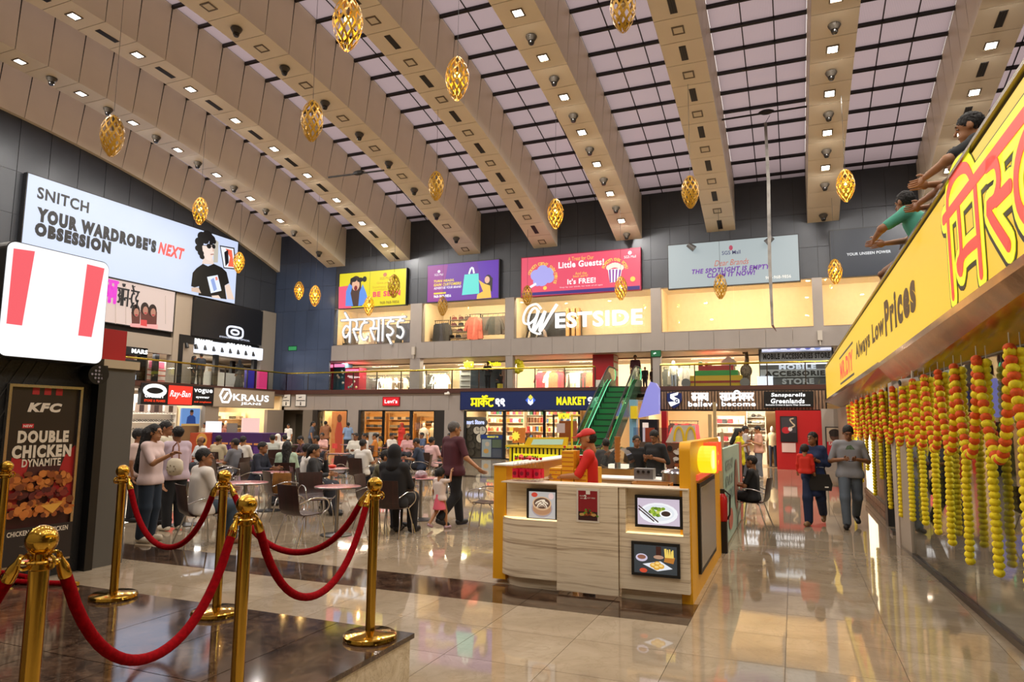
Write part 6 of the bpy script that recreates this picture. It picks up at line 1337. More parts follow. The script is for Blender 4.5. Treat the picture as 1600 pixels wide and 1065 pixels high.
mb = MB(); mb.box(a, b, 30.9, 30.95, .05, 2.25); mb.build('sheet', E_('#c87840', .8), t); p = Poster(back((a, 30.9, .05)), b-a, 2.2, t); p.poly([(.3, 0), (.75, 0), (.8, .5), (.65, .75), (.4, .75), (.25, .5)], E_('#b8402c', .8)); p.ell(.53, .83, .16, .1, E_('#6a3a24', .7)); p.rect(.1, .1, .45, .22, E_('#d83a3a', .9)); p.done()
shelf_unit(back((gx(496, 33), 33.0, 0)), gx(517, 33)-gx(496, 33), [.6, 1.1, 1.6], 'folded', BL+['#c84a30'], 3, 'folded clothes, small window beside the grey pier', 'clothes', 'folded clothes, small window', 'orange lit shelf in the small window left of the grey pier', backc='#c08a4a')
# market: clocks, shelves
t0 = None; ci = 0
for u, v, r, dk in ((735, 674, .2, 1), (745, 672, .22, 0), (754, 672, .24, 0), (734, 684, .18, 1), (751, 684, .28, 0), (737, 695, .2, 1), (748, 696, .2, 1), (757, 660, .16, 1), (736, 706, .2, 1), (731, 664, .17, 0)):
    p = onY(u, v, 30.75); ci += 1; t = thing('wall_clock', 'round clock in the market window, %s' % ['with a dark face beside the left frame', 'with a pale face in the top row', 'pale, at the right end of the top row', 'dark and small in the second row', 'largest, with a pale face', 'dark, third row left', 'dark, third row right', 'small and dark above the top row', 'dark, at the bottom', 'small and pale at the upper left'][ci-1], 'clock', p, 0, 'wall clocks of the market')
    mb = MB(); mb.cyl((p.x, 30.78, p.z), (p.x, 30.74, p.z), r, r, 20); mb.build('case', mat('#2a2622', .4), t, True, 40); mb = MB(); mb.cyl((p.x, 30.74, p.z), (p.x, 30.735, p.z), r*.8, r*.8, 20); mb.build('dial', mat('#d8d0c0' if not dk else '#4a463e', .4), t)
    mb = MB(); mb.box(p.x-.01, p.x+.01, 30.725, 30.735, p.z, p.z+r*.65); mb.box(p.x, p.x+r*.45, 30.725, 30.735, p.z-.01, p.z+.01); mb.build('hand', mat('#1a1a1a', .4), t)
mb = MB(); mb.box(gx(727, 30.8), gx(758, 30.8), 30.8, 30.9, 0, 2.0); mb.single('clock_wall', mat('#3a352c', .6), 'dark board carrying the wall clocks in the market', 'board')
t = thing('counter_advert', 'dark blue poster panel at the foot of the market window', 'panel', (gx(770, 30.7), 30.7, 0)); a, b = gx(752, 30.7), gx(786, 30.7); mb = MB(); mb.box(a, b, 30.65, 30.72, .02, 1.15); mb.build('panel', mat('#1c2a4a', .4), t); p = Poster(back((a, 30.65, .02)), b-a, 1.13, t)
p.rect(.05, .05, .48, .8, mat('#9aa8b0', .5)); p.rect(.52, .45, .95, .8, mat('#5a6a58', .5)); p.rect(.52, .05, .95, .4, mat('#4a5468', .5)); p.rect(0, .83, 1, 1, mat('#1a3a8a', .5)); p.txt('MARKET 99', .55, .91, .5, .08, YL, bold=.03); p.ell(.25, .3, .12, .1, mat('#c89a50', .5)); p.ell(.3, .6, .1, .1, mat('#c8b8a8', .5)); p.done()
MK = ['#c83a3a', '#e8e0d0', '#e0a83a', '#3a7a4a', '#d8703a', '#8a5a3a', '#f0f0ea', '#b84a6a', '#4a6a9a', '#c8a878']
for i, (u0, u1, Y) in enumerate(((760, 786, 32.4), (790, 818, 33.0), (822, 850, 33.4), (852, 872, 32.6), (874, 905, 33.2))):
    shelf_unit(back((gx(u0, Y), Y, 0)), gx(u1, Y)-gx(u0, Y), [.4, .85, 1.3, 1.75, 2.15], ['jar', 'carton', 'book', 'jar', 'carton'][i], MK, 6, 'household item, %s market unit' % ['first', 'second', 'third', 'fourth', 'fifth'][i], 'goods', 'market goods on shelf unit %s' % ['one', 'two', 'three', 'four', 'five'][i], '%s goods shelf of the market from the left, behind the glass' % ['first', 'second', 'third', 'fourth', 'fifth'][i], backc='#e0cfae')
text('Smart Store', back((gx(741, 30.55), 30.5, onY(741, 659, 30.5).z)), 1.1, .22, E_('#c8d0ff', 1.2), None, 'window_sign', bold=.04, ext=.04); o = bpy.data.objects['window_sign.002'] if 'window_sign.002' in bpy.data.objects else None
if o: tag(o, 'small bluish white lettering hanging in the left pane of the market', 'sign')
w = struct('window_11')
for u0, u1 in ((563, 598), (599, 641), (643, 679), (495, 542), (727, 787), (789, 850), (851, 905)):
    a, b = gx(u0, 30.42), gx(u1, 30.42); mb = MB(); mb.box(a, b, 30.42, 30.43, .05, 2.3); mb.build('pane', M_CLEAR, w)
    for x in (a, b): mb = MB(); mb.box(x-.04, x+.04, 30.36, 30.46, 0, zt); mb.build('mullion', M_BLACK, w)
    mb = MB(); mb.box(a, b, 30.36, 30.46, 2.26, zt); mb.box(a, b, 30.36, 30.46, 0, .05); mb.build('rail', M_BLACK, w)
# sports shop
sw_ = struct('wall_sports_shop'); a, b = onY(1213, 690, 29.7).x, onY(1290, 690, 29.7).x
mb = MB(); mb.box(a, b, 29.7, 30.3, 0, onY(1240, 641, 29.7).z); mb.box(onY(1034, 690, 29.9).x, onY(1042, 690, 29.9).x, 29.9, 30.3, 0, 2.3); mb.build('red_wall', mat('#b01418', .4), sw_)
t = thing('door_poster', 'black framed cricket poster with a big S on the red shop wall', 'poster', onY(1233, 690, 29.68)); p0, p1 = onY(1220, 690, 29.66), onY(1245, 650, 29.66); mb = MB(); mb.box(p0.x, p1.x, 29.64, 29.7, p0.z, p1.z); mb.build('frame', M_BLACK, t)
p = Poster(back((p0.x+.04, 29.64, p0.z+.04)), p1.x-p0.x-.08, p1.z-p0.z-.08, t); p.rect(0, 0, 1, 1, mat('#38343a', .4)); p.rect(0, 0, 1, .35, mat('#16121a', .4)); p.ell(.3, .45, .28, .14, mat('#b01c28', .4)); p.ell(.6, .5, .14, .09, mat('#d8d0d0', .4)); p.line(spl([(.85, .95), (.6, .9), (.75, .75), (.9, .65), (.6, .55)]), .05, mat('#c8b090', .4)); p.done()
mb = MB(); q0, q1 = onY(1222, 706, 29.68), onY(1243, 692, 29.68); mb.box(q0.x, q1.x, 29.66, 29.7, q0.z, q1.z); mb.single('notice', mat('#d8b8b0', .5), 'white paper notice under the cricket poster on the red wall', 'notice')
shelf_unit(back((gx(1168, 32.5), 32.5, 0)), gx(1197, 32.5)-gx(1168, 32.5), [.9, 1.2, 1.5, 1.8, 2.1], 'cap', ['#d8d0c0', '#4a4640', '#8a8478', '#e8e0d0'], 4, 'sports cap on the sports shop wall', 'cap', 'caps in the sports shop', 'white wall shelf of caps in the sports shop', backc='#e8dcc8')
shelf_unit(back((gx(1120, 32.8), 32.8, 0)), gx(1164, 32.8)-gx(1120, 32.8), [.6, 1.0, 1.4, 1.8], 'carton', ['#e8e4dc', '#b0a898', '#3a3a3a', '#c8323a'], 5, 'shoe box in the sports shop', 'box', 'shoe boxes in the sports shop', 'long white shelf of boxes in the sports shop', backc='#e0d4c0')
clothes_rail(gx(1046, 32), gx(1090, 32), 32.2, 1.9, ['#8a1c20', '#3a2020', '#c83038', '#e8e0d8'], 7, 'jersey on the rail at the left of the sports shop', 'jerseys in the sports shop', 0, 0)
# portrait poster by the corridor on the right
s = Sign('wall_poster', 'red and beige poster of a bearded man in glasses beside the red shop wall', 'Y', 29.5, (1292, 668), (1318, 668), (1318, 712), (1292, 712), mat('#b8a48e', .5), .05, cat='poster')
s.p.rect(0, 0, 1, .5, mat('#c02030', .5)); s.ell(1304, 680, 8, 9, mat('#5a3a2c', .5)); s.ell(1304, 676, 9, 6, mat('#241814', .5)); s.line([(1297, 680), (1311, 680)], .06, mat('#241814', .5)); s.txt('FLAT 50% OFF', 1295, 693, 1316, 693, 5, M_WHITE, bold=.03); s.done()
mb = MB(); mb.box(onY(1292, 700, 29.7).x-.15, 1.6, 29.6, 30.2, 0, 2.4); mb.build('grey_cladding', mat('#a3978c', .5), sw_)
# left ground shops
XS = -28.6; fl_ = lambda u, v: left(onX(u, v, XS))
_ya, _yb = onX(206, 660, -28).y, LY[1]-.1
mb = MB(); mb.box(-28.5, -28.35, LY[0]-2, LY[1], 0, 3.0); mb.build('shop_wall', mat('#efe6d8', .5), eb)
shelf_unit(left((-28.0, _ya, 0)), _yb-_ya, [.8, 1.2, 1.6, 2.0], 'frames', ['#1a1a1c', '#3a2a20', '#4a4a50'], 8, 'pair of glasses in the eyewear shop', 'glasses', 'glasses in the eyewear shop', 'lit white shelf wall of the eyewear shop', backc='#f0e8dc', sc=1.5)
for k, c in enumerate(('#c8a890', '#8a6a5a', '#d8c0a8')):
    yy = _ya+.1+(_yb-_ya)*k/3; mb = MB(); mb.box(-27.99, -27.96, yy, yy+(_yb-_ya)*.27, 2.05, 2.5); mb.mat(1).box(-27.96, -27.955, yy+.2, yy+.45, 2.08, 2.4); mb.single('face_print', [E_(c, .8), E_('#4a3028', .7)], 'small portrait print above the eyewear shelves, %s of three' % ['left', 'middle', 'right'][k], 'print')
mb = MB(); mb.box(-27.2, -26.7, LY[0]-.3, LY[1]-1.2, 0, .95); mb.single('shop_counter', mat('#e6ded2', .4), 'white glossy counter of the eyewear shop', 'counter')
t = thing('advert_screen', 'blue lit screen showing a man in a blue suit at the eyewear shop', 'screen', (-26.6, 22.2, .3)); X = -26.5; a, b = onX(283, 665, X), onX(313, 638, X)
mb = MB(); mb.box(X-.1, X, a.y, b.y, a.z, b.z); mb.build('face', E_('#6a94d0', .9), t); p = Poster(left((X, a.y, a.z)), b.y-a.y, b.z-a.z, t); p.poly([(.25, 0), (.8, 0), (.75, .5), (.6, .62), (.45, .62), (.3, .5)], E_('#28488a', .8)); p.ell(.53, .74, .1, .15, E_('#8a5a44', .8)); p.ell(.53, .84, .1, .08, E_('#1a1414', .8)); p.rect(0, 0, 1, .12, E_('#c8a060', .8)); p.done()
mb = MB(); mb.box(X-.1, X, a.y, b.y, 0, a.z); mb.single('screen_stand', mat('#8a6a4a', .5), 'wooden stand under the blue suit screen', 'stand')
shelf_unit(left((-28.3, LY[1]+.6, 0)), 30-LY[1]-.7, [.8, 1.3, 1.8], 'folded', WM+RD_, 8, 'folded clothes in the left jeans shop', 'clothes', 'folded clothes, left wall shop', 'cream shelf wall of the jeans shop at left', backc='#e8d0a8')
mannequin((-27.3, LY[1]+2.4), 0, 'mannequin in a brown jacket in the jeans shop at left', mat('#6a4030', .7)); mb = MB(); mb.box(-26.5, -26.4, LY[2]-1.25, LY[2]-.05, .6, 1.85); mb.single('sale_board', E_('#f4c8c0', 1.), 'pink and white lit sale board in the jeans shop at left', 'board')
shelf_unit(right((2.95, 8.4, 0)), 1.7, [.4, .8, 1.2, 1.6], 'carton', MK, 6, 'household item in the right shop, far unit', 'goods', 'goods in the far unit of the right shop', 'white gondola shelf behind the glass of the right shop, the farther one', backc='#c8c2b8')
shelf_unit(right((2.75, 6.3, 0)), 1.7, [.4, .8, 1.2, 1.6], 'jar', MK, 7, 'household item in the right shop, near unit', 'goods', 'goods in the near unit of the right shop', 'white gondola shelf behind the glass of the right shop, the nearer one', backc='#c8c2b8')
for i in range(9):
    mb = MB(); x, y = 2.15+.1*(i % 2), 4.6+.55*i; [mb.ell((x, y, 2.05-.09*k), .055, 8, 6) for k in range(5)]; o = mb.single('hanging_decoration', mat(['#b02a2a', '#d8641a', '#a0306a', '#d8b030'][i % 4], .5), 'colourful bead decoration hanging inside the right shop, %s from the near end' % ORDN[i], 'decoration', 'bead decorations in the right shop', 60)
# ---- tiffin counters in front of the left shops
t = thing('purple_kiosk', 'purple menu counter with an orange end panel on the left of the food court', 'kiosk', (-20.5, 22.3, 0))
Yq = 21.5; a, b = onY(331, 690, Yq), onY(410, 690, Yq); mb = MB(); mb.box(a.x, b.x, Yq, Yq+1.4, 0, onY(370, 676, Yq).z); mb.build('counter', mat('#3e1c58', .5), t); p = Poster(back((a.x, Yq, 0)), b.x-a.x, onY(370, 676, Yq).z, t)
for k in range(6): p.rect(.04+.16*k, .62, .17+.16*k, .68, mat('#d08a50', .5)); p.rect(.04+.16*k, .2, .17+.16*k, .56, mat('#57307a', .5))
p.done(); a2 = onY(298, 690, Yq); mb = MB(); mb.box(a2.x, a.x, Yq-.05, Yq+1.4, 0, onY(315, 676, Yq).z); mb.build('end_panel', mat('#b0482a', .5), t)
mb = MB(); f = onY(315, 690, Yq-.05); mb.prism(arc(0, 0, .3, 0, 360, 12)[:-1], back((f.x, Yq-.05, .9)), 0, .01); mb.build('print', mat('#d8a050', .5), t)
for u0, u1, v0, v1, lb, c in ((321, 345, 658, 668, 'bright white lit screen on the purple counter', '#f4f4ff'), (354, 370, 661, 673, 'small framed menu board standing on the purple counter', '#8a8078')):
    a, b = onY(u0, v1, Yq+.3), onY(u1, v0, Yq+.3); mb = MB(); mb.box(a.x, b.x, Yq+.3, Yq+.36, onY(370, 676, Yq).z, b.z); mb.single('counter_screen', E_(c, 1.1) if c == '#f4f4ff' else mat(c, .5), lb, 'screen')
# ------------------------------------------------------------------ lattice pendant lamps
def make_lantern(lit):
    t = thing('pendant_lamp', 'x', 'lamp'); H, R = .50, .285; n, rows = 10, 12     # lathe-like egg of crossing card strips
    def prof(v): return R*math.sin(math.pi*min(1, max(0, v*.94+.03)))**.62*(1.0-.16*(1-v)) + .0
    def pt(k, v): a = 2*math.pi*k/n; r = prof(v); return Vector((r*math.cos(a), r*math.sin(a), -2*H*(1-v)))
    for d in (1, -1):
        mb = MB()
        for k in range(n):
            P = [pt(k+d*v*3.5, v) for v in [i/13 for i in range(14)]]
            V = []; F = []
            for i, p in enumerate(P):
                tt = (P[min(i+1, 13)]-P[max(i-1, 0)]).normalized(); nr = Vector((p.x, p.y, 0)).normalized() if p.x or p.y else Vector((1, 0, 0)); w = tt.cross(nr).normalized()*.0215*(.45+.55*math.sin(math.pi*(i+.5)/14))
                V += [p-w+nr*.002*d, p+w+nr*.002*d]
            for i in range(13): F.append((2*i, 2*i+1, 2*i+3, 2*i+2))
            mb.add(V, F)
        o = mb.build('lattice_shade', M_GOLDCARD, t, False); o['kind'] = 'stuff'
    mb = MB(); mb.ell((0, 0, -.42), .065 if lit else .05, 12, 8); mb.build('bulb', E_('#ffca55', 14) if lit else mat('#c8b078', .4), t, False, 60)
    mb = MB(); mb.cyl((0, 0, -.36), (0, 0, .02), .02, .03, 8); mb.build('lamp_holder', mat('#4a3a1c', .5), t, False, 40)
    mb = MB(); mb.cyl((0, 0, .02), (0, 0, 1), .006, .006, 4); mb.build('cord', M_BLACK, t, False)
    return t
LP = [(545, -4, 78, 1), (973, -22, 50, 0), (715, 90, 156, 1), (489, 158, 220, 0), (178, 181, 243, 0), (682, 268, 313, 0), (868, 311, 357, 1), (314, 309, 350, 1), (1078, 275, 325, 0), (1320, 265, 315, 1), (374, 394, 426, 1), (468, 440, 468, 1), (493, 446, 478, 1), (577, 463, 493, 1), (616, 429, 465, 0), (692, 463, 493, 0), (824, 446, 477, 0), (970, 432, 469, 1), (1125, 429, 467, 0), (1304, 405, 444, 1)]
PLB = ['largest lit lamp at the top edge, left of the middle', 'unlit lamp cut by the top edge, right of the middle', 'big lit lamp high up below the skylight', 'unlit lamp hanging before the third beam', 'unlit lamp in front of the wall beam, above the long billboard', 'small unlit lamp before the fourth beam', 'lit lamp in front of the end of the fifth beam', 'lit lamp just above the man on the long billboard', 'unlit lamp at the end of the seventh beam', 'lit lamp beside the end of the eighth beam', 'small lit lamp at the right end of the long billboard', 'left one of two small lit lamps before the blue-lit wall', 'right one of two small lit lamps before the blue-lit wall', 'small lit lamp at the lower edge of the yellow billboard', 'unlit lamp in front of the yellow billboard', 'unlit lamp below the purple billboard', 'unlit lamp at the lower left of the pink billboard', 'lit lamp at the lower right of the pink billboard', 'unlit lamp below the silver-blue billboard', 'lit lamp left of the navy billboard']
lp_ = {0: make_lantern(False), 1: make_lantern(True)}; lu = set()
def ceil_z(x, y):
    z = ZO+math.sqrt(RV*RV-(y-YC)**2)
    for bx, bw in beams:
        if abs(x-bx) < bw/2: return z
    return z+BH
for (u, v0, v1, lit), lb in zip(LP, PLB):
    dpt = 1068*1.0/(v1-v0)*1.0; r = Vector(_ray(u, v0)); y = min(28.8, dpt*r.y/FPX*1.0); sc = 1.0
    p = onY(u, v0, y); k = (onY(u, v0, y)-onY(u, v1, y)).z; sc = k/1.0
    full = 'golden lattice pendant lamp: '+lb
    if lit in lu: o = dup(lp_[lit], p)
    else: o = lp_[lit]; o.location = p; lu.add(lit)
    o.scale = (sc, sc, sc); o['label'] = full; o['group'] = 'golden lattice pendant lamps'; o.rotation_euler = (0, 0, random.uniform(0, 1))
    for ch in o.children:
        if ch.name.startswith('cord'): ch.scale = (1, 1, max(.2, (ceil_z(p.x, p.y)-p.z)/sc))
    if lit:
        l = bpy.data.lights.new('lamp_glow', 'POINT'); l.energy = 16*sc; l.color = (1, .74, .32); l.shadow_soft_size = .06*sc; lo = bpy.data.objects.new('lamp_glow', l); lo.location = p+Vector((0, 0, -.5*sc)); COL.objects.link(lo)
# hanging fabric banner and hoist bars under the roof
t = thing('hanging_banner', 'narrow silvery banner seen edge-on hanging from a bar under the skylight', 'banner', (0, 0, 0)); yb_ = 25.
a, b = onY(1196, 192, yb_), onY(1207, 508, yb_); t.location = b
mb = MB(); mb.tube([a, a.lerp(b, .3)+Vector((.03, 0, 0)), a.lerp(b, .7)+Vector((-.02, 0, 0)), b], [.07, .08, .08, .06], 4); mb.build('cloth', mat('#8d8a86', .5, var=.5, scale=2), t)
mb = MB(); mb.tube([a, onY(1203, 180, yb_)], .01, 4); mb.build('cord', M_BLACK, t); mb = MB(); mb.tube([b, b+Vector((.12, 0, -.22))], [.06, .01], 4); mb.build('tail', mat('#6a5048', .5), t)
for u0, v0, u1, v1, y, lb in ((1122, 188, 1262, 166, 25., 'thin dark hoist bar between the seventh and eighth beams'), (513, 277, 600, 266, 22., 'thin dark hoist bar between the third and fourth beams')):
    a, b = onY(u0, v0, y), onY(u1, v1, y); m_ = a.lerp(b, .55); t = thing('hoist_bar', lb, 'bar', m_); mb = MB(); mb.tube([a, b], .035, 6); mb.build('bar', M_DARK, t); mb = MB(); mb.ell(m_+Vector((0, 0, .03)), (.28, .1, .1), 8, 6); mb.build('hoist', M_DARK, t)

# ------------------------------------------------------------------ people: one smooth body surface each (blended limbs), clothes, hair and shoes over it
def snet(D, o, h):
    S = D < 0; nx, ny, nz = D.shape
    c = [S[i:nx-1+i, j:ny-1+j, k:nz-1+k] for i in (0, 1) for j in (0, 1) for k in (0, 1)]
    cnt = sum(x.astype(np.int8) for x in c); mix = (cnt > 0) & (cnt < 8); idx = np.argwhere(mix)
    if not len(idx): return [], []
    ID = -np.ones(mix.shape, int); ID[tuple(idx.T)] = np.arange(len(idx))
    P = np.zeros((len(idx), 3)); N = np.zeros(len(idx)); of = [(i, j, k) for i in (0, 1) for j in (0, 1) for k in (0, 1)]
    for a in range(8):
        for b in range(a+1, 8):
            d = np.array(of[b])-np.array(of[a])
            if abs(d).sum() != 1: continue
            da = D[tuple((idx+of[a]).T)]; db = D[tuple((idx+of[b]).T)]; m = (da < 0) != (db < 0)
            t = np.where(m, da/np.where(m, da-db, 1), 0); P += m[:, None]*(np.array(of[a])+t[:, None]*d); N += m
    V = (idx+P/N[:, None])*h+o; F = []
    for ax in range(3):
        sl = [slice(1, -1)]*3; sl[ax] = slice(0, -1); s0 = [slice(1, -1)]*3; s1 = [slice(1, -1)]*3
        s0[ax] = slice(0, D.shape[ax]-1); s1[ax] = slice(1, D.shape[ax]); A = S[tuple(s0)]; B = S[tuple(s1)]
        e = np.argwhere(A != B)
        if not len(e): continue
        fl_ = A[tuple(e.T)]; base = e+1; base[:, ax] -= 1; u, w = [(1, 2), (2, 0), (0, 1)][ax]; q = []
        for du, dw in ((-1, -1), (0, -1), (0, 0), (-1, 0)):
            g = base.copy(); g[:, u] += du; g[:, w] += dw; q.append(ID[tuple(g.T)])
        q = np.stack(q, 1); q[~fl_] = q[~fl_][:, ::-1]; F.append(q)
    return V, np.concatenate(F)
def field(prims, h, k=.03, clip=()):
    lo = np.min([np.minimum(np.array(p[1])-p[3], np.array(p[2])-p[4]) if p[0] == 'c' else np.array(p[1])-np.max(p[2]) for p in prims], 0)-2.5*h-.01
    hi = np.max([np.maximum(np.array(p[1])+p[3], np.array(p[2])+p[4]) if p[0] == 'c' else np.array(p[1])+np.max(p[2]) for p in prims], 0)+2.5*h+.01
    n = np.ceil((hi-lo)/h).astype(int)+1; G = np.stack(np.meshgrid(*[lo[i]+h*np.arange(n[i]) for i in range(3)], indexing='ij'), -1).astype(np.float32)
    D = None
    for p in prims:
        if p[0] == 'c':
            a = np.array(p[1], np.float32); ab = np.array(p[2], np.float32)-a; L = max(float(ab@ab), 1e-9); t = np.clip(((G-a)@ab)/L, 0, 1)
            d = np.linalg.norm(G-a-t[..., None]*ab, axis=-1)-(p[3]+(p[4]-p[3])*t)
        else:
            r = np.array(p[2], np.float32); q = (G-np.array(p[1], np.float32))/r; l = np.linalg.norm(q, axis=-1); d = (l-1)*float(r.min()) if p[0] == 'e' else None
            if p[0] == 'x': d = -(l-1)*float(r.min()); D = np.maximum(D, d); continue
        if D is None: D = d
        else: hh = np.clip(.5+.5*(D-d)/k, 0, 1); D = D*(1-hh)+d*hh-k*hh*(1-hh)
    for nv, off in clip: D = np.maximum(D, G@np.array(nv, np.float32)-off)
    return snet(D, lo, h)
def raw_mesh(name, parts):
    """parts: list of (V, F, material) joined in one mesh"""
    me = bpy.data.meshes.new(name); VV = []; FF = []; MI = []; mats = []; b = 0
    for V, F, m in parts:
        if not len(V): continue
        if m not in mats: mats.append(m)
        VV += [tuple(v) for v in np.asarray(V)]; FF += [tuple(int(i)+b for i in f) for f in F]; MI += [mats.index(m)]*len(F); b += len(V)
    me.from_pydata(VV, [], FF)
    for m in mats: me.materials.append(m)
    me.polygons.foreach_set('material_index', MI); me.polygons.foreach_set('use_smooth', [True]*len(FF)); return me
# head template in head space (origin head centre, facing +y)
def head_parts(h):
    pr = [('e', (0, -.012, .028), (.076, .096, .092)), ('e', (0, .022, -.05), (.056, .066, .066)), ('c', (0, .088, .018), (0, .108, -.020), .008, .014), ('c', (-.03, .085, .036), (.03, .085, .036), .010, .010),
          ('c', (-.015, .078, -.058), (.015, .078, -.058), .012, .012), ('c', (0, .062, -.095), (0, .07, -.09), .022, .018), ('e', (-.079, -.008, -.002), (.012, .02, .032)), ('e', (.079, -.008, -.002), (.012, .02, .032)), ('c', (0, -.02, -.04), (0, -.03, -.14), .052, .052)]
    V, F = field(pr, h, .014); return V, F
HT = {}
def head_t(h):
    if h not in HT: HT[h] = head_parts(h)
    return HT[h]
def mbvf(fn): m = MB(); fn(m); return np.array(m.V), m.F
EYW = mbvf(lambda m: (m.ell((-.031, .081, .012), (.012, .006, .0065), 8, 6), m.ell((.031, .081, .012), (.012, .006, .0065), 8, 6)))
EYD = mbvf(lambda m: (m.ell((-.031, .085, .012), .0058, 6, 5), m.ell((.031, .085, .012), .0058, 6, 5), m.tube([(-.05, .084, .034), (-.03, .092, .038), (-.014, .092, .034)], .004, 4), m.tube([(.05, .084, .034), (.03, .092, .038), (.014, .092, .034)], .004, 4)))
LIP = mbvf(lambda m: m.ell((0, .088, -.058), (.022, .007, .007), 10, 6))
def _hand(m):
    m.ell((0, 0, -.045), (.040, .016, .05), 10, 7)
    for x, L, c in ((-.029, .062, .5), (-.010, .076, .45), (.010, .072, .45), (.028, .056, .5)):
        m.tube([(x*.8, 0, -.07), (x, .004, -.09), (x*1.02, .012+L*c*.35, -.09-L*.55), (x*1.0, .02+L*c, -.09-L*.9)], [.009, .009, .008, .006], 6)
    m.tube([(.028, .004, -.02), (.048, .014, -.045), (.052, .026, -.072)], [.012, .010, .007], 6)
HAND = mbvf(_hand)
HRC = {}
def hair(style, h):
    k = (style, h)
    if k in HRC: return HRC[k]
    cap = ('e', (0, -.018, .036), (.083, .102, .098)); cl = [((0, .62, -.78), .012)]
    if style == 'short': r = field([cap], h, .01, cl)
    elif style == 'thin': r = field([('e', (0, -.02, .02), (.084, .102, .09))], h, .01, [((0, .5, .5), .0), ((0, .62, -.78), .03)])
    elif style == 'bushy': r = field([('e', (0, -.02, .045), (.098, .112, .108))], h, .01, [((0, .62, -.78), .02)])
    elif style == 'long': r = field([cap, ('c', (0, -.08, .02), (0, -.135, -.40), .085, .065), ('c', (-.06, -.04, 0), (-.08, -.05, -.26), .04, .03), ('c', (.06, -.04, 0), (.08, -.05, -.26), .04, .03)], h, .03, [((0, 1., -.25), .052)])
    elif style == 'verylong': r = field([cap, ('c', (0, -.09, .0), (0, -.19, -.50), .095, .085), ('c', (-.07, -.05, 0), (-.10, -.13, -.40), .045, .04), ('c', (.07, -.05, 0), (.10, -.13, -.40), .045, .04)], h, .03, [((0, 1., -.25), .052)])
    elif style == 'bun': a = field([cap], h, .01, cl); b = field([('e', (0, -.12, .05), (.05, .045, .05))], h); r = (np.concatenate([a[0], b[0]]), list(map(tuple, a[1]))+[tuple(int(i)+len(a[0]) for i in f) for f in b[1]])
    elif style == 'tail': a = field([cap, ('c', (0, -.11, .03), (0, -.15, -.2), .035, .02)], h, .03, cl); r = a
    elif style == 'scarf': r = field([('e', (0, -.015, .02), (.092, .112, .115)), ('c', (0, -.02, -.05), (0, -.02, -.17), .09, .12), ('x', (0, .12, -.01), (.058, .075, .085))], h, .03)
    if style != 'scarf': v = np.asarray(r[0]); q = np.random.RandomState(4).uniform(-1, 1, v.shape)*.0045*(h/.0095)**.5; r = (v+q, r[1])
    HRC[k] = r; return r
def fmat(d):     # matrix whose -z axis runs along d, y roughly forward
    z = -Vector(d).normalized(); y = Vector((0, 1, 0)); y = y-z*y.dot(z)
    if y.length < .1: y = Vector((0, 0, 1))-z*z.z
    y.normalize(); x = y.cross(z); return np.array([[x[i], y[i], z[i]] for i in range(3)])
def rotm(yaw, pitch, roll=0.):
    return np.array((Matrix.Rotation(yaw, 3, 'Z') @ Matrix.Rotation(pitch, 3, 'X') @ Matrix.Rotation(roll, 3, 'Y')))
ARMS = {  # elbow, wrist relative to shoulder, for the right arm (x mirrored for the left)
 'down': ((.05, -.02, -.29), (.05, .04, -.54)), 'table': ((.06, .10, -.26), (-.06, .32, -.24)), 'phone': ((.07, .02, -.28), (-.10, .26, -.20)), 'face': ((.04, .22, -.20), (-.10, .22, .06)),
 'hold': ((.08, -.04, -.27), (-.10, .16, -.20)), 'out': ((.10, .14, -.22), (.04, .36, -.14)), 'swingf': ((.05, .10, -.27), (.04, .26, -.46)), 'swingb': ((.06, -.13, -.26), (.08, -.16, -.52)), 'rest': ((.14, .20, -.16), (-.08, .38, -.20)), 'hip': ((.16, -.08, -.24), (.0, .05, -.40)), 'side': ((.10, .06, -.27), (.16, .16, -.48)), 'small': ((.05, .0, -.27), (.06, .05, -.5)), 'up': ((.10, .12, .02), (.05, .22, .25))}
SK = ['#7a5034', '#8f6040', '#a87650', '#6a4630', '#b98a64']
NPEO = [0]
